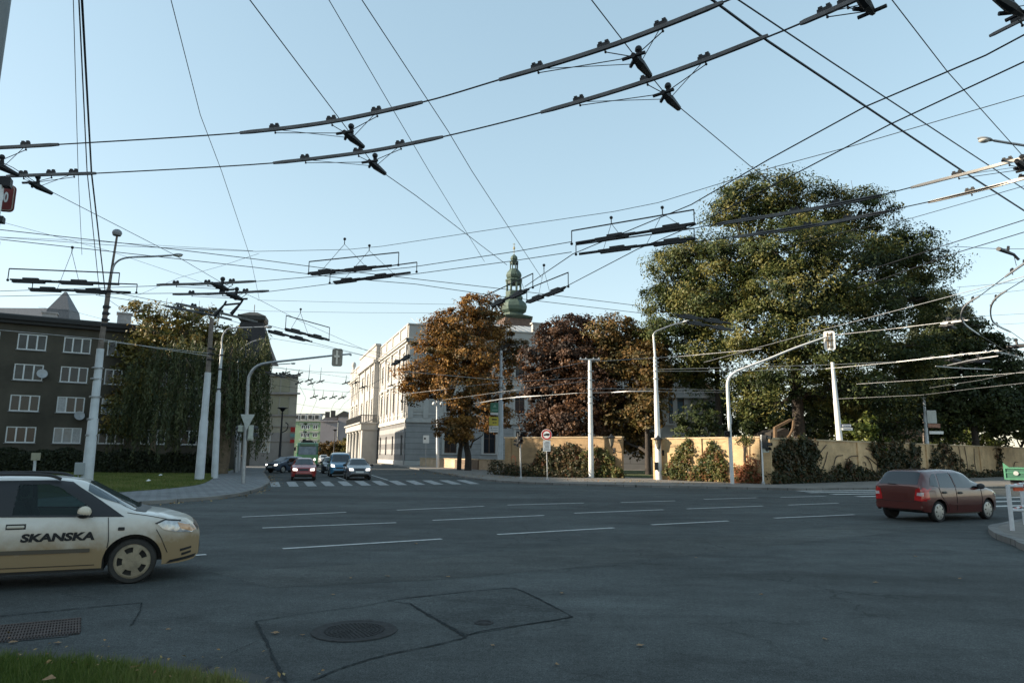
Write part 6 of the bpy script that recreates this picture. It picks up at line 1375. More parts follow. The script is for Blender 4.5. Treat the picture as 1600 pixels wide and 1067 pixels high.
# wires overhead from behind the camera to the left mast
wire('thick black cable dropping steeply from the top left to the lamp mast', [(126, -40), (143, 270), (165, 462)], [6.4, 6.1, 5.9], .013)
wire('black wire just left of the thick cable on the upper left', [(121.5, -40), (136, 267), (156, 462)], [6.4, 6.1, 5.9], .008)
span('thin hanger wire left of the steep cables on the upper left', [(113.5, -40), (122, 267), (128, 398)], [7, 6.6, 6.4], .005)
# span wires crossing the sky from the top edge
span('thin wire falling from the top left edge to the joint above the willow', [(262, -20), (313, 180), (346, 267), (392, 405), (405, 467)], 6.6)
span('span wire falling through the mid-sky bridles towards the bell tower', [(372, -20), (390, 0), (550, 212), (587, 262), (650, 306), (755, 386), (792, 414)], 6.0, .006)
span('thin wire from top centre to the joint left of the tower', [(502, -20), (610, 165), (670, 267), (757, 409)], 6.6)
span('wire from top centre passing just above the bell tower', [(552, -20), (700, 205), (737, 267), (846, 434)], 6.6, .006)
span('span wire from the top edge through the right bridles into the big tree', [(910, -18), (998, 96), (1046, 155), (1110, 208), (1170, 258), (1230, 305)], 6.0, .006)
wire('thick black cable slanting from the top right down to the right edge', [(1085, -20), (1200, 65), (1500, 265), (1640, 355)], 6.4, .015)
wire('thinner wire running beside the thick slanting cable at the upper right', [(1120, -22), (1300, 98), (1550, 262), (1640, 323)], 6.4, .009)
span('thin wire at the far right falling from the top edge to the white bars', [(1378, -20), (1480, 112), (1600, 246)], 6.6, .006)
# right pair
wire('upper wire of the pair rising from the bell tower to the upper right', [(1700, 5), (1600, 55), (1540, 87), (1350, 168), (1200, 250), (1080, 320), (895, 397), (820, 448)], ZC, .009)
wire('lower wire of the pair rising from the bell tower to the right edge', [(1700, 55), (1600, 97), (1390, 195), (1250, 268), (1090, 350), (995, 390), (880, 450)], ZC, .009)
guide('rusty jointed bar near the top right corner', [(1546, 57), (1600, 30), (1680, -8)], (1580, 12), r=.016, ts=(.4, .6, .9))
span('long messenger wire holding the two framed crossings across the whole sky', [(1700, 122), (1600, 150), (1330, 229), (1200, 264), (1028, 317), (958, 331), (800, 354), (597, 385), (544, 390), (400, 393), (200, 385), (0, 371)], 6.55, .006)
wire('upper wire linking the two framed crossings', [(893, 378), (800, 394), (640, 418), (483, 433), (400, 440), (240, 447), (0, 455)], ZC, .008)
wire('lower wire linking the two framed crossings', [(893, 394), (800, 408), (650, 428), (513, 444), (410, 457), (200, 459), (0, 463)], ZC, .008)
wire('upper wire from the left edge through the centre crossing past the tower', [(-60, 353), (0, 359), (200, 381), (400, 405), (520, 421), (580, 428), (790, 452), (1000, 478)], ZC+.02, .008)
wire('lower wire from the left edge through the centre crossing past the tower', [(-60, 369), (0, 374), (200, 396), (400, 418), (530, 434), (650, 444), (780, 463), (1000, 489)], ZC+.02, .008)
span('thin pale wire just under the left trolley pair', [(-40, 369), (130, 376), (255, 384), (395, 392)], 6.4, .004)
span('wire slanting from the left edge bar down over the lamp arm towards the palace', [(-30, 238), (20, 262), (75, 297), (270, 397), (345, 441), (408, 470), (470, 502), (600, 560), (690, 590)], 6.2, .006)
span('faint wire from the left edge falling behind the lamp mast', [(-20, 343), (10, 349), (170, 392), (330, 446)], 6.4, .004)
span('faint wire crossing upward from the lamp mast to the messenger joint', [(200, 468), (280, 434), (345, 416), (405, 396)], 6.4, .004)
crossover('framed black wire crossing at the far left in front of the spired roof', [((22, 438), (185, 444)), ((50, 452), (204, 457))], ZC, ((0, .28, -.06, 1.0), (1, .22, .0, 1.06)), ((0, .62, 1.0, 1, .25),), 1.15, (.16, .62))
crossover('framed black wire crossing in the centre left of the tower', [((488, 427), (612, 415)), ((524, 441), (641, 426))], ZC, ((0, .28, -.05, 1.08), (1, .22, -.08, 1.08)), ((0, .10, .72, 0, .7), (1, .1, .78, 1, .8)), 1.0, (.16, .62))
crossover('largest framed black wire crossing in front of the oak', [((900, 380), (1085, 350)), ((905, 397), (1085, 373))], ZC, ((0, .26, -.04, 1.0), (1, .20, -.03, 1.0)), ((0, .40, .52, 1, .22), (0, .9, .55, 1, .6)), 1.0, (.35, .82))
crossover('small black wire crossing over the bell tower dome', [((768, 477), (826, 452))], ZC, ((0, .35, -.3, 1.1),), ((0, .5, .8, 0, .9),), 1.15, (.2, .75))
crossover('small black wire crossing just right of the bell tower', [((828, 470), (882, 450))], ZC, ((0, .35, -.1, 1.1),), ((0, .25, .8, 0, .6),), 1.15, (.2, .75))
crossover('slanting black wire crossing above the left signal head', [((420, 517), (484, 533)), ((446, 514), (514, 531))], ZC, ((0, .0, 0, 1.05), (1, .45, .0, 1.0)), ((1, .1, .8, 1, .5),), 1.25, (.22, .72))
crossover('black wire crossing half lost in the left of the orange maple', [((612, 570), (640, 556))], ZC, (), (), 1.6, (.3, .8))
crossover('black wire crossing against the oak beside the white lamp arm', [((1060, 493), (1140, 505)), ((1075, 503), (1146, 516))], ZC, (), (), 1.2, (.2, .7))
guide('upper dark guide bar above the willow treetop', [(245, 445), (330, 443), (400, 439.5)], (346, 449), s=1.5, r=.03)
guide('lower dark guide bar above the willow treetop', [(270, 460), (345, 458.5), (420, 454.5)], (368, 464), s=1.5, r=.03)
wire('upper wire of the pair slanting down over the willow', [(150, 452), (230, 467), (300, 480), (400, 503), (460, 519), (514, 533), (600, 553), (700, 578)], ZC+.02, .008)
wire('lower wire of the pair slanting down over the willow', [(150, 461), (230, 473), (330, 492), (420, 518), (484, 534), (560, 553), (660, 580)], ZC+.02, .008)
guide('upper slanting guide bar over the willow top', [(275, 474), (340, 488), (402, 503)], None, ZC+.03, .034, s=1.8); guide('lower slanting guide bar over the willow top', [(258, 478), (320, 490), (362, 499.5)], None, ZC+.03, .034, s=1.8)
b = MB(); p, q = wpts([(350, 476.5), (376, 474)], 6.0); b.tube([p, q], .03, 6); 
for a in (p, q): d = Vector((0, 0, -.32)); b.tube([a, a+d+Vector((-.25, 0, 0))], [.03, .06], 6); b.tube([a, a+Vector((.06, 0, .12))], .03, 5)
b.thing('wire_spreader', 'small black spreader with two hooks above the mansard tower', 'wire fitting', m_black)
span('level wire from the willow joint across to the maple, upper one', [(402, 469), (520, 472), (640, 474.5), (730, 476)], 6.6, .005); span('level wire across to the palace parapet, lower one', [(330, 482), (400, 486), (560, 488.5), (690, 489)], 6.6, .005)
span('thin wire rising from the left mast towards the messenger joint', [(165, 500), (120, 488), (60, 480)], 7.2, .005); 
span('thin wire at the left edge passing before the brown facade eave', [(-20, 489), (80, 497), (160, 505)], 7.2, .008); span('thin wire falling from the left mast behind the golden treetop', [(172, 470), (200, 489), (260, 530)], 7.5, .008)
span('pale cable pair sagging across the brown facade', [(-20, 514), (60, 521), (160, 530), (250, 545), (327, 556)], 6.4, .012, m_galv); span('lower pale cable across the willow to the trolley pole', [(162, 533), (230, 541), (290, 548), (327, 552)], 6.6, .012, m_galv)
span('thin wire from the trolley pole over to the signal arm', [(329, 552), (400, 568), (470, 580), (545, 590)], 6.6, .008); span('thin wire from the lamp post across the street to the palace front', [(344, 576), (420, 586), (520, 598), (640, 612)], 6.6, .008)
span('thin wire over the signal head towards the palace cornice', [(415, 527), (500, 541), (575, 557), (640, 573)], 6.6, .007)
# wires in the street with their little hangers
for k, (a, c, lab) in enumerate((((423, 574), (560, 583), 'upper'), ((415, 600), (552, 613), 'middle'), ((458, 630), (545, 640), 'lower'))): span('thin cross-street wire with small insulators, %s one of three' % lab, [a, ((a[0]+c[0])/2, (a[1]+c[1])/2+2), c], 7.0, .012)
wire('dark wire entering the street along its left side', [(404, 577), (440, 588), (465, 597), (478, 622), (470, 645), (466, 668)], ZC, .010); wire('dark wire entering the street along its middle', [(436, 583), (470, 594), (487, 600), (495, 625), (486, 645), (478, 668)], ZC, .010)
wire('dark wire entering the street along its right side', [(570, 590), (545, 612), (522, 630), (514, 648), (509, 668)], ZC, .010); wire('dark wire entering the street nearest the palace', [(600, 590), (560, 612), (538, 630), (524, 650), (516, 668)], ZC, .010)
guide('short dark guide bar left of the beige building top', [(415, 581), (430, 585), (445, 590)], None, ZC, .05, s=3); guide('short dark guide bar over the beige building corner', [(436, 583), (452, 587), (464, 591)], None, ZC, .05, s=3)
for (u, v, top) in ((447.5, 582.5, 574), (467.5, 584, 577), (483, 594, 569), (487, 599, 594), (501, 596, 574), (541, 598, 586), (467.5, 598, 594), (491, 620, 606), (505, 622, 609), (521, 620.5, 612), (535, 621, 613), (556, 598, 590), (567, 605, 596), (612, 602, 596), (640, 600, 594)):
    c = pz(u, v, ZC); dd = c.y/FPX; s_ = dd*6.5; b = MB(); b.tube([c+Vector((-s_, 0, -s_*.35)), c+Vector((s_*.9, 0, s_*.35))], s_*.15, 5); b.tube([c+Vector((-s_*.2, 0, 0)), c+Vector((-s_*.1, 0, s_*.55)), c+Vector((.0, 0, (v-top)*dd))], [s_*.16, s_*.08, s_*.04], 5); b.tube([c+Vector((0, 0, .0)), c+Vector((s_*.5, 0, -s_*.3))], s_*.1, 5)
    b.thing('line_hanger', 'little dark insulator hanger on the wires over the street mouth', 'wire fitting', m_black, 'line hangers over the street')
# pale lit bars at the right
wire('upper sunlit trolley wire passing across the oak to the right edge', [(1700, 222), (1600, 247), (1530, 266), (1385, 303), (1250, 330), (1120, 350), (1085, 357)], ZC, .009); wire('lower sunlit trolley wire passing across the oak to the right edge', [(1700, 257), (1600, 279), (1450, 316), (1310, 346), (1150, 370), (1085, 378)], ZC, .009)
guide('upper long cream guide bar lit by the sun at the right edge', [(1423, 293.5), (1530, 266), (1600, 247), (1680, 227)], (1598, 260), ts=(.32, .66, .9), m=m_brass); guide('lower long cream guide bar lit by the sun at the right edge', [(1450, 316.5), (1540, 295), (1600, 279), (1680, 261)], None, ts=(.34, .7, .9), m=m_brass)
guide('upper dark guide bar seen against the oak crown', [(1120, 350.5), (1250, 330), (1375, 306)], None, r=.03); guide('lower dark guide bar seen against the oak crown', [(1145, 371), (1280, 351), (1390, 330)], None, r=.03)
span('thin wire just under the sunlit bars on the right', [(1640, 280), (1600, 291), (1425, 341), (1330, 360), (1250, 380)], 6.3, .006)
wire('upper of two wires leaving the oak for the right edge', [(1680, 320), (1600, 344), (1487, 380), (1340, 428)], ZC, .009); wire('lower of two wires leaving the oak for the right edge', [(1680, 337), (1600, 363), (1495, 395), (1340, 450)], ZC, .009)
# curved pair at the right
C1 = [(1640, 386), (1600, 412), (1570, 433), (1530, 463), (1512, 474), (1503, 487), (1503, 500), (1511, 510), (1530, 523), (1560, 541), (1640, 590)]; C2 = [(1640, 408), (1600, 437), (1573, 454), (1558, 464), (1549, 477), (1548, 492), (1552, 503), (1563, 511), (1580, 519), (1600, 533), (1640, 560)]
wire('left of the two tightly curved trolley wires at the right edge', C1, ZC, .010, sm=True); wire('right of the two tightly curved trolley wires at the right edge', C2, ZC, .010, sm=True)
guide('curved guide bar on the left bent wire by the oak edge', C1[3:9], None, ZC, .025, ts=(.1, .3, .5), s=1.2, m=m_galv); guide('curved guide bar on the right bent wire near the right edge', C2[2:9], None, ZC, .025, ts=(.15, .35, .8), s=1.2, m=m_galv); guide('straight guide bar above the bent wires at the right edge', [(1570, 433), (1600, 412), (1640, 385)], None, ZC, .022, s=1.2, m=m_galv)
span('thin wire with the dark insulator left of the right edge', [(1490, 385), (1560, 389), (1640, 389)], 6.4, .006)
b = MB(); p, q = wpts([(1560, 389), (1584, 398)], 6.3); b.tube([p, q], [.05, .035], 6); b.tube([q, q+Vector((.1, 0, -.12))], .03, 5); b.tube([p.lerp(q, .6), p.lerp(q, .6)+Vector((.03, 0, .14))], .03, 5); b.tube([q, wpts([(1588, 415)], 5.85)[0]], .008, 4); b.thing('wire_insulator', 'dark insulator casting hanging above the bent wires', 'wire fitting', m_black)
for i, (a, c) in enumerate((((1495, 449), (1640, 437)), ((1520, 462), (1640, 449)), ((1487, 470), (1640, 418)), ((1492, 496), (1640, 488)), ((1500, 510), (1640, 503)))): span('faint wire crossing behind the bent wires at the right, %s' % ('topmost', 'second from the top', 'steepest one', 'level one', 'lowest one')[i], [a, c], 6.5, .005)
# lower lines in front of the trees
for lab, px in (('long pale wire from the board signal head rising past the oak edge', [(1308, 523), (1400, 513), (1505, 500)]), ('pale wire slanting up through the oak crown above the signal arm', [(1100, 566), (1290, 514), (1462, 469), (1600, 432)]), ('upper level wire behind the right signal arm', [(1028, 577), (1150, 574), (1290, 570), (1400, 565), (1560, 547)]), ('second level wire behind the right signal arm', [(1028, 580), (1160, 579.5), (1290, 576), (1400, 566), (1565, 548)]),
    ('sunlit wire from the leaning white pole to the right edge', [(1309, 623), (1440, 617), (1530, 606), (1640, 594)]), ('upper wire through the dark trees at the right edge', [(1338, 600), (1460, 592), (1640, 579)]), ('wire rising through the dark trees behind the small sign pole', [(1452, 606), (1530, 594), (1640, 572)]), ('wire from the white lamp post to the right signal mast, upper', [(1027, 607), (1137, 610)]), ('wire from the white lamp post to the right signal mast, lower', [(1027, 611.5), (1136, 613)]),
    ('sunlit wire from the maple past the sign pole to the white trolley pole, upper', [(628, 616), (785, 597), (918, 590)]), ('sunlit wire across the maples to the white trolley pole, middle', [(690, 625), (784, 612), (918, 595)]), ('thick pale wire across the maples below the others', [(740, 630), (782, 623), (902, 614), (1031, 611)]), ('level pale wire between the white trolley pole and the lamp post', [(924, 607), (1026, 607.5)]), ('thin wire from the white trolley pole to the left over the red maple', [(630, 580), (780, 594), (916, 565)]), ('thin wire from the trolley pole cross arm to the oak', [(924, 565), (1060, 557), (1190, 545)])):
    span(lab, px, ZC, .009, m_galv)
guide('pale guide bar on the wire between trolley pole and lamp post', [(955, 613), (985, 611), (1020, 610.5)], None, ZC, .022, s=1.5, m=m_galv)
guide('pale guide bar left of the sign pole across the orange maple', [(750, 629), (800, 621), (845, 618)], None, ZC, .022, s=1.5, m=m_galv)
for i, (px, ct) in enumerate((([(1470, 506), (1490, 503), (1515, 500)], (1484, 510)), ([(1440, 560), (1480, 557), (1520, 551)], (1490, 563)), ([(1462, 572), (1500, 575), (1550, 577)], None), ([(1480, 571), (1520, 562), (1560, 556)], (1530, 565)), ([(1540, 548), (1570, 552), (1600, 560)], (1590, 541)))): guide('pale fittings bar in the wire tangle before the dark right trees, %s' % ('highest', 'upper left', 'lower level', 'rising right', 'at the right edge')[i], px, ct, ZC, .022, s=1.6, m=m_galv)
# ------------------------------------------------------------------ trees, creepers, grass
lm_oak = leaf_mat('oak_leaf', [(.016, .028, .009), (.045, .066, .018), (.090, .108, .030), (.165, .150, .042)])
lm_dark = leaf_mat('dark_leaf', [(.018, .030, .010), (.035, .050, .014), (.060, .072, .020)])
lm_orange = leaf_mat('orange_maple_leaf', [(.055, .045, .012), (.13, .072, .019), (.24, .110, .026), (.29, .16, .036)])
lm_wine = leaf_mat('wine_maple_leaf', [(.026, .017, .012), (.050, .027, .017), (.085, .042, .022), (.15, .075, .033)])
lm_brown = leaf_mat('brown_green_leaf', [(.045, .042, .014), (.10, .070, .022), (.17, .095, .030), (.10, .085, .025)])
lm_will = leaf_mat('willow_leaf', [(.036, .050, .022), (.070, .084, .032), (.115, .115, .045)])
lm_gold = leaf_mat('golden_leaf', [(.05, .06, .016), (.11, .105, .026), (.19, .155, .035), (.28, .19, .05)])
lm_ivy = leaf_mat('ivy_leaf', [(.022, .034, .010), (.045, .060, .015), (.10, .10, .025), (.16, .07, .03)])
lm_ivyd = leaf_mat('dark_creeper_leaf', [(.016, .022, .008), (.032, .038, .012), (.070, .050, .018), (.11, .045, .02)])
lm_hedge = leaf_mat('hedge_leaf', [(.014, .020, .010), (.026, .034, .014), (.045, .05, .02)])
lm_bush = leaf_mat('bush_leaf', [(.035, .055, .010), (.075, .10, .018), (.13, .14, .03)])

# big oak with two stems' worth of crown
Y = 60
L = lobes_px(Y, [(1195, 300, 70, 42, 0), (1150, 330, 60, 40, 1), (1262, 330, 70, 55, 0), (1345, 330, 62, 40, 1), (1230, 390, 95, 55, -3), (1320, 400, 90, 55, -2), (1400, 385, 65, 40, 1), (1445, 420, 55, 38, 2), (1140, 410, 75, 45, -1), (1250, 460, 105, 55, -4), (1360, 470, 90, 50, -2), (1440, 470, 60, 42, 2), (1110, 470, 60, 40, 0), (1180, 520, 80, 42, -3), (1290, 540, 95, 48, -4), (1390, 550, 75, 45, -1), (1230, 590, 60, 32, -3), (1330, 605, 62, 34, -3), (1420, 600, 48, 35, 0), (1190, 640, 42, 26, -2), (1165, 600, 40, 28, 0), (1280, 632, 55, 28, 1), (1370, 632, 55, 30, 0), (1440, 560, 50, 40, 2), (1085, 395, 42, 28, 1)], .8)
L = [(c, tuple(q*.90 for q in r)) for c, r in L]
sc = Y/FPX
tree('oak_tree', 'huge spreading oak with olive green crown behind the brick wall', gx(1254, Y), .68, [gx(1253, Y)+Vector((0, 0, z)) for z in (3.5, 7, 10.5, 14)], L, 200000, .3, lm_oak, m_bark, None, rc=1.55, per=170, size=.27, aspect=.42, twigs=6, shell=.45, tsp=.40, gap=.13,
     bare=[(py(1360, 345, Y), py(1375, 298, Y), .06), (py(1352, 345, Y), py(1392, 305, Y), .05), (py(1345, 340, Y), py(1330, 282, Y), .05), (py(1430, 470, Y), py(1500, 448, Y), .05)])
Y = 63
L = lobes_px(Y, [(1055, 415, 45, 30, 0), (1075, 450, 52, 32, 1), (1035, 470, 38, 30, 0), (1090, 500, 55, 32, -1), (1040, 520, 48, 30, -1), (1110, 550, 55, 32, -2), (1055, 570, 50, 30, 0), (1150, 470, 50, 35, 1), (1095, 590, 36, 22, 0)], .8)
tree('oak_tree', 'smaller open oak left of the huge one with dark straight stem', gx(1128, Y), .42, [gx(1127, Y)+Vector((0, 0, z)) for z in (3, 6, 9, 12)], L, 60000, .3, lm_oak, m_bark, None, rc=1.1, per=80, size=.26, aspect=.42, twigs=6, shell=.4, tsp=.28, gap=.12)
# dark trees behind the long wall
Y = 66
L = lobes_px(Y, [(1500, 530, 55, 38, 0), (1460, 560, 50, 40, 0), (1545, 570, 52, 42, 0), (1590, 600, 50, 40, 2), (1500, 610, 60, 45, -1), (1555, 640, 60, 40, 0), (1610, 650, 60, 40, 1), (1650, 630, 60, 50, 2), (1470, 650, 50, 38, 0), (1440, 610, 40, 36, 2)], .8)
tree('dark_tree', 'dark dense tree at the right edge behind the creeper wall', gx(1530, Y), .45, [gx(1530, Y)+Vector((0, 0, z)) for z in (2.5, 5, 8)], L, 52000, .3, lm_dark, m_bark, None, rc=1.1, per=60, size=.36, aspect=.5, twigs=4, gap=.08)
Y = 90
L = lobes_px(Y, [(1470, 490, 40, 30, 0), (1490, 520, 42, 34, 0), (1450, 525, 36, 34, 0), (1475, 560, 45, 36, 0)], .8)
tree('round_tree', 'hazy grey-green round treetop peeping between the oak and the dark tree', gx(1470, Y), .4, [gx(1470, Y)+Vector((0, 0, z)) for z in (4, 9)], L, 20000, .3, leaf_mat('grey_green_leaf', [(.045, .058, .035), (.07, .08, .045), (.09, .10, .055)]), m_bark, None, rc=1.1, per=60, size=.4, aspect=.5, twigs=2)
for u, v, ru, rv, Y, lab, lmm, n in ((1338, 668, 34, 26, 53, 'yellow-green leafy bush beside the leaning white pole behind the wall', lm_bush, 2600), (1090, 655, 34, 28, 56, 'dark green small tree before the pale gabled wing', lm_dark, 3000), (1185, 655, 34, 26, 58, 'dark shrub between the two oak stems behind the wall', lm_dark, 2600), (1285, 660, 24, 26, 62, 'dark shrub right of the thick oak stem', lm_dark, 2200), (1395, 650, 36, 34, 62, 'dark undergrowth tree beside the small sign pole', lm_dark, 3400), (1510, 672, 42, 22, 70, 'yellowish lit shrub below the dark right tree', lm_bush, 2600)):
    c = py(u, v, Y); k = Y/FPX; tree('garden_shrub', lab, gx(u, Y), .12, [gx(u, Y)+Vector((0, 0, z)) for z in (1.2, 2.2)], [(tuple(c), (ru*k, ru*k*.8, rv*k)), (tuple(c-Vector((ru*k*.5, 0, rv*k*.8))), (ru*k*.7, ru*k*.6, rv*k*.7)), (tuple(c+Vector((ru*k*.5, 0, -rv*k*.7))), (ru*k*.7, ru*k*.6, rv*k*.8))], n, .2, lmm, m_bark, None, 'shrub', rc=.55, per=35, size=.26, aspect=.5, twigs=3)
for i, (u, w_) in enumerate(((1100, 50), (1170, 46), (1225, 44), (1300, 48), (1370, 50), (1440, 48), (1520, 55), (1600, 60))):
    Yb = 80+4*(i % 3); k = Yb/FPX; v = 628-8*(i % 2); c = py(u, v, Yb); lab = ('behind the pale gabled wing', 'between the oak stems', 'just left of the thick oak stem', 'right of the thick oak stem', 'behind the name plate pole', 'behind the small sign pole', 'under the dark right tree', 'at the right edge')[i]
    tree('backdrop_tree', 'dark bushy tree at the back of the garden %s' % lab, gx(u, Yb), .18, [gx(u, Yb)+Vector((0, 0, z)) for z in (1.5, 3)], [(tuple(c), (w_*k, w_*k*.7, 46*k)), (tuple(c-Vector((w_*k*.5, 0, 22*k))), (w_*k*.8, w_*k*.6, 34*k)), (tuple(c+Vector((w_*k*.5, 0, -24*k))), (w_*k*.8, w_*k*.6, 34*k)), (tuple(c-Vector((0, 0, 50*k))), (w_*k, w_*k*.5, 26*k))], 9500, .3, lm_dark, m_bark, 'trees at the back of the garden', rc=1.0, per=55, size=.40, aspect=.55, twigs=2)
# maples
Y = 71.5
L = lobes_px(Y, [(748, 482, 40, 26, 1), (720, 510, 55, 32, 0), (768, 518, 34, 28, 4), (690, 545, 48, 30, -1), (735, 555, 46, 36, -2), (788, 562, 26, 24, 4.5), (665, 585, 44, 30, 0), (715, 600, 46, 32, -2), (772, 605, 36, 28, 4.5), (690, 515, 30, 18, 0), (722, 648, 30, 26, -1), (772, 650, 32, 28, 5), (715, 670, 36, 22, -1), (650, 612, 28, 16, 0), (808, 540, 20, 11, 4)], .85)
tree('orange_maple', 'orange and golden maple on the pavement corner before the palace', gx(731, Y), .42, [gx(731, Y)+Vector((0, 0, 1.6)), gx(727, Y)+Vector((0, 0, 3.2)), gx(728, Y)+Vector((0, 0, 6.5)), gx(735, Y)+Vector((0, 0, 10.5))], L, 62000, .3, lm_orange, m_bark, None, rc=.95, per=75, size=.26, aspect=.62, twigs=7, shell=.4, tsp=.30, gap=.12,
     bare=[(py(722, 680, Y), py(700, 565, Y), .10), (py(728, 680, Y), py(752, 560, Y), .10), (py(745, 500, Y), py(705, 468, Y), .04), (py(735, 700, Y), py(772, 665, Y), .10)])
Y = 73.5; b = MB()
# a second dark stem stands just left of it
t = E('maple_stem', 'dark leaning tree stem standing directly behind the orange maple trunk', 'tree', gx(717, Y)); b.tube(spline([gx(717, Y), gx(718, Y)+Vector((0, 0, 2)), gx(722, Y)+Vector((0, 0, 4)), gx(712, Y)+Vector((0, 0, 8))], 5), .26, 8); b.build('trunk', m_bark, t, smooth=True)
Y = 66
L = lobes_px(Y, [(890, 512, 45, 26, 0), (850, 560, 38, 30, 0), (905, 555, 55, 34, -1), (870, 610, 48, 34, 0), (930, 610, 52, 36, -2), (850, 660, 42, 28, 0), (905, 660, 55, 34, -2), (955, 650, 42, 38, 0), (868, 525, 30, 20, 0), (840, 590, 24, 20, 1)], .8)
tree('wine_red_maple', 'dark wine-red maple behind the yellow wall with the lantern', gx(905, Y), .35, [gx(905, Y)+Vector((0, 0, z)) for z in (2, 4.5, 8)], L, 58000, .3, lm_wine, m_bark, None, rc=.95, per=75, size=.27, aspect=.6, twigs=6, shell=.42, tsp=.28, gap=.15)
Y = 64
L = lobes_px(Y, [(960, 520, 42, 26, 0), (1005, 545, 42, 30, 0), (965, 570, 48, 32, 0), (1015, 600, 38, 34, 0), (985, 640, 45, 34, -1), (1012, 570, 30, 40, -3), (1015, 640, 28, 34, -3), (965, 690, 30, 20, 0), (1000, 690, 26, 24, 0)], .8)
tree('brown_maple', 'brownish green maple over the gate gap, between the wine-red one and the oaks', gx(1013, 61), .33, [gx(1013, 61)+Vector((0, 0, z)) for z in (2, 4.5, 8)], L, 38000, .3, lm_brown, m_bark, None, rc=.95, per=50, size=.32, aspect=.55, twigs=6, shell=.42, tsp=.30, gap=.18)
# treetops left, above the willow
Y = 60
L = lobes_px(Y, [(225, 490, 34, 20, 0), (265, 500, 38, 22, 0), (240, 520, 40, 20, 0), (300, 505, 34, 22, 2), (340, 525, 40, 24, 1), (210, 545, 36, 24, 0), (290, 540, 44, 24, 0), (320, 490, 20, 10, 3), (225, 600, 40, 60, 0), (195, 640, 30, 50, 0)], .8)
tree('golden_tree', 'sparse golden-green tree behind the willow with bare twigs at its top', gx(235, Y), .3, [gx(235, Y)+Vector((0, 0, z)) for z in (3, 6, 9)], L, 20000, .3, lm_gold, m_barkp, None, rc=.85, per=40, size=.30, aspect=.5, twigs=7, shell=.35, tsp=.3, gap=.28,
     bare=[(py(280, 520, Y), py(285, 468, Y), .05), (py(300, 520, Y), py(312, 470, Y), .05), (py(262, 510, Y), py(262, 466, Y), .05), (py(310, 510, Y), py(330, 472, Y), .04), (py(290, 510, Y), py(300, 474, Y), .04)])
# weeping willow: domed boughs and hanging strands
Y = 54.5
base = gx(345, Y); t = E('weeping_willow', 'big dark weeping willow with strands hanging to the hedge on the left', 'tree', base); b = MB()
b.tube(spline([base, base+Vector((.1, 0, 2.5)), base+Vector((-.6, 0, 5))], 5), .5, 10); b2 = []
Lw = lobes_px(Y, [(290, 560, 70, 40, 0), (350, 570, 55, 42, 0), (390, 590, 24, 40, 0), (240, 590, 55, 36, -1), (330, 620, 80, 50, -2), (270, 650, 80, 45, -2), (385, 640, 30, 45, 0), (205, 640, 35, 40, 0), (365, 545, 40, 26, 0), (399, 560, 14, 24, 0)], .75)
for c, r in Lw:
    limb(b, base+Vector((-.5, 0, 4.5)), c, .16, .05, .12)
b.build('trunk', m_barkp, t, smooth=True)
C, N, T = [], [], []
for c, r in Lw:
    vol = (r[0]*r[2]); ns = int(vol*16)
    d = sph(ns); d[:, 2] = np.abs(d[:, 2])*.9; st = np.array(c) + d*np.array(r)*(0.55+.5*RNG.random(ns))[:, None]
    for p, dd in zip(st, d):
        Ls = min(p[2]-.8, (1.2+2.8*RNG.random())); 
        if Ls <= .3: continue
        k = int(Ls*11); s = np.linspace(0, 1, k); sway = dd*.25
        q = p[None, :] + np.outer(s, (sway[0], sway[1], -Ls)) + RNG.normal(size=(k, 3))*(.07, .07, .05)
        C.append(q); N.append(np.array((dd[0], dd[1], .4)) + RNG.normal(size=(k, 3))*.6); T.append(np.full(k, .45+RNG.normal()*.25)+RNG.normal(size=k)*.12)
# long loose strands at the right edge
for u, v0, v1 in [(405+random.random()*16, 520+random.random()*40, 600+random.random()*95) for _ in range(30)] + [(417+random.random()*4, 525, 575) for _ in range(4)] + [(395+random.random()*18, 640, 700+random.random()*20) for _ in range(12)]:
    p = np.array(py(u, v0, Y+RNG.normal()*.8)); q1 = np.array(py(u+2, v1, Y)); k = int(np.linalg.norm(q1-p)*11); s = np.linspace(0, 1, max(3, k)); q = p[None]*(1-s)[:, None]+q1[None]*s[:, None]; q[:, 1] = p[1]
    C.append(q+RNG.normal(size=q.shape)*.07); N.append(RNG.normal(size=q.shape)+(0, -.5, .3)); T.append(np.full(len(q), .45+RNG.normal()*.25))
C = np.concatenate(C); N = np.concatenate(N); T = np.concatenate(T)
quads_mesh('crown', C, N, .30*(0.6+.8*RNG.random(len(C))), .26, T, lm_will, t, droop=np.array((0, 0, -1.0)))
# far street trees
for u, Yt, w_, top, lab in ((500, 140, 9, 694, 'small dark street tree at the far end of the street behind the bus'), (512, 150, 9, 690, 'olive street tree by the small iron lamp'), (524, 150, 9, 689, 'yellowish street tree right of the small iron lamp'), (537, 150, 10, 686, 'golden street tree next to the far palace corner')):
    k = Yt/FPX; c = py(u, top+9, Yt); tree('street_tree', lab, gx(u, Yt), .15, [gx(u, Yt)+Vector((0, 0, z)) for z in (1.5, 2.5)], [(tuple(c), (w_*k, w_*k, 10*k)), (tuple(c-Vector((0, 0, 8*k))), (w_*k*1.1, w_*k, 9*k))], 1500, .3, lm_gold if u > 530 else lm_brown, m_bark, 'street trees at the far end', rc=.8, per=40, size=.45, aspect=.6, twigs=3)
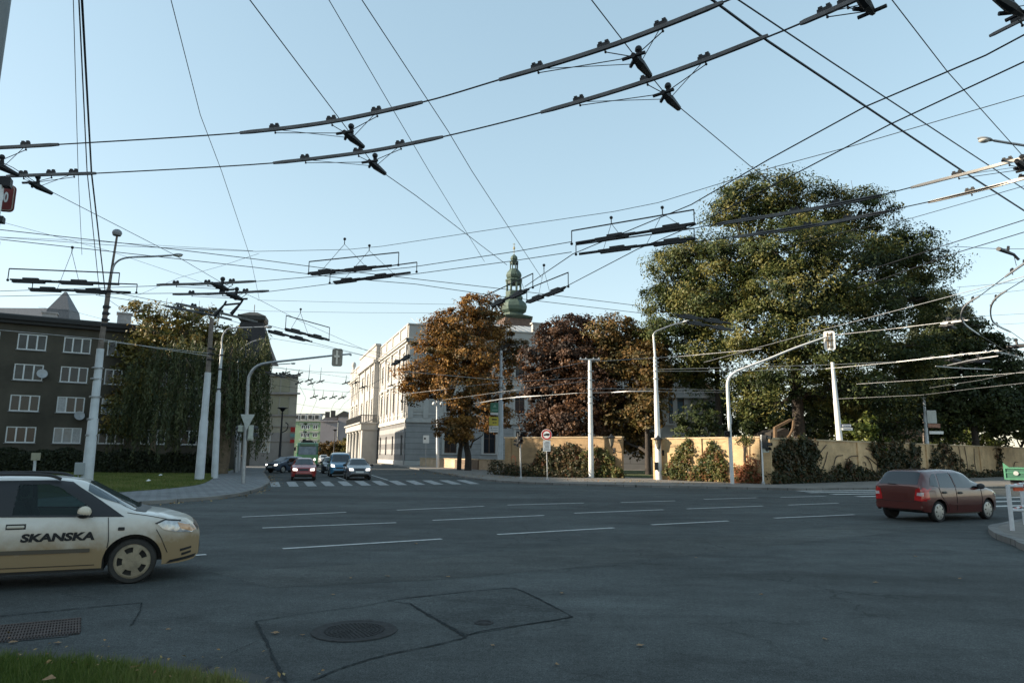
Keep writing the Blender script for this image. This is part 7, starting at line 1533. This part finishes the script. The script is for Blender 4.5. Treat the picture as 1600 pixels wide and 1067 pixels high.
# hedge on the lawn
def leafbox(par, p0, ex, h, dep, n, lm, size, mesh='foliage', jag=.25):
    e = Vector(ex); L_ = e.length; e.normalize(); nrm = np.array((e.y, -e.x, 0)); x = RNG.random(n); hh = h*(1+jag*(np.sin(x*L_*1.3)*.3+np.sin(x*L_*3.1+1)*.25+np.sin(x*L_*7.3)*.12)); f = RNG.random(n); top = RNG.random(n) < .3
    z = np.where(top, hh, hh*f); dd = np.where(top, RNG.random(n)*dep, 0.0) + RNG.normal(size=n)*.12
    C = np.array(p0)[None] + np.outer(x*L_, np.array(e)) - np.outer(dd, nrm); C[:, 2] += z + RNG.normal(size=n)*.06
    N = np.where(top[:, None], np.array((0, 0, 1.0)), nrm[None]+(0, 0, .4)) + RNG.normal(size=(n, 3))*.6
    quads_mesh(mesh, C, N, size*(.6+.8*RNG.random(n)), .55, .45+RNG.normal(size=n)*.25, lm, par)
p0, p1 = gx(-40, 52.5), gx(268, 53.5); t = E('hedge', 'low dark clipped hedge between the lawn and the brown apartment block', 'hedge', p0); p0.z = .12
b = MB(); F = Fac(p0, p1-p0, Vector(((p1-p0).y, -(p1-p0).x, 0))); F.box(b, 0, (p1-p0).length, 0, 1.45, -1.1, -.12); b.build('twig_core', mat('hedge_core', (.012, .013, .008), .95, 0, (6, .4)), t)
leafbox(t, p0, p1-p0, 1.62, 1.2, 15000, lm_hedge, .17)
p0, p1 = gx(268, 53.5), gx(352, 56); t = E('hedge', 'ragged dark shrubbery under the willow right of the clipped hedge', 'hedge', p0); p0.z = .12; leafbox(t, p0, p1-p0, 1.3, 1.0, 5000, lm_hedge, .2, jag=.6)
# creepers on the walls
def ivy(key, label, px, n, lm, size=.19, th=.22, name='wall_creeper', stems=(), seed_t=.5, group=None):
    """px: pixel outline on the wall; leaves fill it, thicker towards its middle"""
    F, L_, zt = WALLS[key]; pl = [F.hit(u, v) for u, v in px]; us = [p[0] for p in pl]; zs = [p[1] for p in pl]
    t = E(name, label, 'climbing plant', F.P(sum(us)/len(us), 0, .1), 0, group)
    def inside(u, z):
        c = False; j = len(pl)-1
        for i in range(len(pl)):
            if (pl[i][1] > z) != (pl[j][1] > z) and u < (pl[j][0]-pl[i][0])*(z-pl[i][1])/(pl[j][1]-pl[i][1])+pl[i][0]: c = not c
            j = i
        return c
    cl = []; tries = 0
    while len(cl) < max(6, n//26) and tries < 40000:
        tries += 1; u, z = random.uniform(min(us), max(us)), random.uniform(min(zs), max(zs))
        if inside(u, z): cl.append((u, z))
    C, N, T = [], [], []
    for u, z in cl:
        m = int(14+24*random.random()); rr = .16+.26*random.random(); q = sph(m)*(RNG.random(m)**.5)[:, None]*rr; o = abs(random.gauss(0, th)); o = min(o, .6)*max(.25, 1-z/4)
        P_ = F.P(u, max(.05, z), .04+o*.8); e_, n_ = np.array(F.e), np.array(F.n)
        C.append(np.array(P_)[None] + np.outer(q[:, 0], e_) + np.outer(np.abs(q[:, 1])*.8, n_) + np.outer(q[:, 2]*1.1, (0, 0, 1))); N.append(n_[None]*.8 + (0, 0, .5) + RNG.normal(size=(m, 3))*.5); T.append(seed_t + RNG.normal()*.22 + RNG.normal(size=m)*.15)
    C = np.concatenate(C); C[:, 2] = np.maximum(C[:, 2], .14); N = np.concatenate(N); T = np.concatenate(T)
    quads_mesh('leaves', C, N, size*(.6+.8*RNG.random(len(C))), .6, T, lm, t)
    b = MB(); k = 0
    for st in stems:
        P_ = [F.P(*F.hit(u, v), .05) for u, v in st]; b.tube(spline(P_, 5), .028, 5); k += 1
    if k == 0:
        for _ in range(6):
            u, z = random.choice(cl); b.tube(spline([F.P(u+random.uniform(-.5, .5), .1, .06), F.P(u+random.uniform(-.2, .2), z*.5, .05), F.P(u, z, .05)], 4), .022, 5)
    b.build('stems', m_bark, t)
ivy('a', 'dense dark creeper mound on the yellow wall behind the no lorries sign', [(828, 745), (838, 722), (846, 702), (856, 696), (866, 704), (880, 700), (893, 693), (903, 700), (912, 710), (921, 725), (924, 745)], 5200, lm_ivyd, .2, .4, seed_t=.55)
ivy('a', 'drooping olive creeper on the yellow wall right of the white trolley pole', [(908, 745), (912, 712), (925, 700), (940, 698), (952, 706), (962, 720), (973, 735), (975, 746)], 2600, lm_ivy, .2, .35, seed_t=.6)
ivy('a', 'bare twisted creeper stems with few leaves at the left of the yellow wall', [(792, 742), (800, 736), (815, 735), (828, 728), (832, 744)], 380, lm_ivyd, .17, .3, stems=[[(790, 742), (802, 737), (812, 728), (822, 724), (830, 728)], [(800, 744), (815, 738), (826, 732), (832, 722)], [(808, 744), (818, 734), (828, 733), (836, 716)]])
ivy('b', 'creeper climbing to the coping on the sunlit wall just right of the lamp post', [(1037, 748), (1046, 728), (1056, 712), (1066, 698), (1074, 687), (1080, 690), (1084, 705), (1082, 725), (1080, 750)], 2300, lm_ivy, .18, .25, seed_t=.62)
ivy('b', 'leafy creeper in the middle of the sunlit wall before the signal mast', [(1082, 752), (1088, 735), (1097, 715), (1108, 700), (1114, 694), (1124, 702), (1130, 714), (1136, 730), (1142, 755)], 3000, lm_ivy, .18, .28, seed_t=.6)
ivy('b', 'red and orange autumn creeper at the right end of the sunlit wall', [(1147, 757), (1150, 728), (1158, 738), (1170, 722), (1180, 716), (1190, 728), (1192, 758)], 1500, leaf_mat('red_ivy_leaf', [(.05, .06, .015), (.13, .10, .03), (.20, .07, .03), (.26, .09, .04)]), .18, .22, seed_t=.65)
ivy('b', 'few trailing leaves hanging over the coping right of the signal mast', [(1150, 685), (1178, 685), (1172, 694), (1166, 690), (1158, 693)], 220, lm_ivy, .16, .15, seed_t=.6)
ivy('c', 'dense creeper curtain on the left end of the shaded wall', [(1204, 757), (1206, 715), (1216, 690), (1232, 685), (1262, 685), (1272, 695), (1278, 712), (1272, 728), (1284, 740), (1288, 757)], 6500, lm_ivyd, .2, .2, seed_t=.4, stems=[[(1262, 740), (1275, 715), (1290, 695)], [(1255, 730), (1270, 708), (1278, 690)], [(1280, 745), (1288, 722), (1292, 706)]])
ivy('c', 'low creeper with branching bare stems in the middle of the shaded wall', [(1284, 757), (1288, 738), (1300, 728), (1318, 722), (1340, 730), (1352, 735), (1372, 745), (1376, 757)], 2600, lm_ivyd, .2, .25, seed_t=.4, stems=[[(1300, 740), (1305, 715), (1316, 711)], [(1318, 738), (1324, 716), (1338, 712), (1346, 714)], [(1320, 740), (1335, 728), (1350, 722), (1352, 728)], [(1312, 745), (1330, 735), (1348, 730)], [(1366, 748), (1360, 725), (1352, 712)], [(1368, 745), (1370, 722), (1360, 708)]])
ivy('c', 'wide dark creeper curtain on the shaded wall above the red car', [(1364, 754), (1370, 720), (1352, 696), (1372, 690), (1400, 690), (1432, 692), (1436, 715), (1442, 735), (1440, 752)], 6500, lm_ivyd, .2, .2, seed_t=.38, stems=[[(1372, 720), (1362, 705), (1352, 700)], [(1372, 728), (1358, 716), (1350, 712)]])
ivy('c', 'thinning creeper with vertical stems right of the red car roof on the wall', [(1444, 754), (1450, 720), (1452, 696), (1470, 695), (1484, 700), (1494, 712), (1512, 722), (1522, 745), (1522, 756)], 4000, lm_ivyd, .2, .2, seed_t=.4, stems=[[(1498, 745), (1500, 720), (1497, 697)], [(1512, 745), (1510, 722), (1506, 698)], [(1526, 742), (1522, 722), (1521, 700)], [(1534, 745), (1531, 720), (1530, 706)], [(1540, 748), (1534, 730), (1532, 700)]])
ivy('c', 'slim creeper column near the green truck on the shaded wall', [(1553, 752), (1556, 725), (1552, 700), (1562, 700), (1566, 725), (1568, 752)], 900, lm_ivyd, .2, .15, seed_t=.4, stems=[[(1560, 750), (1560, 725), (1555, 700)], [(1583, 730), (1585, 722), (1590, 722)]])
# shrubs at the foot of the walls
def low_shrubs(nm, lab, A, B, h, n, lm, size=.2):
    A = Vector((A.x, A.y, .12)); t = E(nm, lab, 'shrub', A); leafbox(t, A, Vector((B.x, B.y, .12))-A, h, .6, n, lm, size, 'leaves', .8)
low_shrubs('low_shrub', 'dark low shrub at the foot of the wall left of the pedestrian signal', gx(764, 59), gx(800, 54.5), .8, 900, lm_ivyd)
low_shrubs('ground_creeper', 'dark ground creeper along the foot of the yellow wall', gx(800, 54), gx(912, 51.5), .5, 1800, lm_ivyd)
low_shrubs('weed_strip', 'weedy strip along the foot of the long shaded wall', gx(1205, 42.6), gx(1600, 68), .42, 5500, lm_ivyd)
# grass
def blades(name, label, area, n, h, w_, cols, z=.085, ok=None):
    xs = [p[0] for p in area]; ys = [p[1] for p in area]; X = RNG.uniform(min(xs), max(xs), n*4); Yy = RNG.uniform(min(ys), max(ys), n*4); ins = np.zeros(n*4, bool); j = len(area)-1
    for i in range(len(area)):
        yi, yj, xi, xj = area[i][1], area[j][1], area[i][0], area[j][0]
        if yi != yj: ins ^= ((yi > Yy) != (yj > Yy)) & (X < (xj-xi)*(Yy-yi)/(yj-yi)+xi)
        j = i
    X, Yy = X[ins][:n], Yy[ins][:n]; n = len(X); a = RNG.random(n)*6.283; hh = h*(.5+RNG.random(n)); lean = RNG.normal(size=(n, 2))*h*.45
    V = np.zeros((n, 3, 3)); V[:, 0, 0] = X-np.cos(a)*w_; V[:, 0, 1] = Yy-np.sin(a)*w_; V[:, 1, 0] = X+np.cos(a)*w_; V[:, 1, 1] = Yy+np.sin(a)*w_; V[:, 2, 0] = X+lean[:, 0]; V[:, 2, 1] = Yy+lean[:, 1]; V[:, :2, 2] = z; V[:, 2, 2] = z+hh
    me = bpy.data.meshes.new(name); me.vertices.add(3*n); me.vertices.foreach_set('co', V.ravel()); me.loops.add(3*n); me.loops.foreach_set('vertex_index', np.arange(3*n)); me.polygons.add(n); me.polygons.foreach_set('loop_start', np.arange(0, 3*n, 3)); me.polygons.foreach_set('loop_total', np.full(n, 3)); me.update(); me.validate()
    at_ = me.attributes.new('tint', 'FLOAT', 'POINT'); patch = .5+.3*np.sin(X*1.7+np.sin(Yy*1.3)*2)*np.sin(Yy*.9); at_.data.foreach_set('value', np.repeat(np.clip(patch+RNG.normal(size=n)*.2, 0, 1), 3)); me.materials.append(leaf_mat(name+'_blade', cols, .3))
    o = bpy.data.objects.new(name, me); COL.objects.link(o); tag(o, label, 'grass', None, 'stuff'); return o
gcols = [(.060, .090, .016), (.105, .145, .028), (.16, .18, .045), (.22, .20, .08)]
q = inset(FK, -.27)
blades('grass', 'thick green grass on the near verge at the bottom left corner', [(p.x+.05*math.sin(i*1.7), p.y+.06*math.sin(i*2.3)+.02) for i, p in enumerate(q) if p.y > 3.5] + [(-1.2, 3.9), (-5.0, 3.9)], 38000, .08, .0035, [(.052, .088, .014), (.10, .145, .026), (.17, .19, .05), (.27, .23, .10)], .05)
la = [(p[0], p[1]) for p in LG]; blades('grass', 'mown lawn grass with pale clippings between the pavement and the hedge', la + [(gx(340, 52).x, 52), (gx(-20, 52).x, 52), (gx(-20, 30).x, 30)], 60000, .10, .014, gcols, .13)
for u, v in ((250, 744), (231, 753)): c = pz(u, v, .135); b = MB(); b.add([c+Vector((-.12, -.05, .06)), c+Vector((.10, -.08, .05)), c+Vector((.14, .07, .10)), c+Vector((-.06, .09, .12)), c+Vector((.02, 0, .16))], [(0, 1, 4), (1, 2, 4), (2, 3, 4), (3, 0, 4)]); b.thing('paper_scrap', 'crumpled scrap of pale paper lying on the lawn', 'paper', m_white, 'paper scraps on the lawn')
# leaf on the near verge
c = pz(75, 1062, .15); b = MB(); b.add([c+Vector((-.05, 0, .0)), c+Vector((0, -.03, .01)), c+Vector((.06, .0, .015)), c+Vector((0, .035, .03))], [(0, 1, 2, 3)]); b.thing('dead_leaf', 'pale curled dead leaf in the near grass', 'leaf', MATS['dry_leaf'])
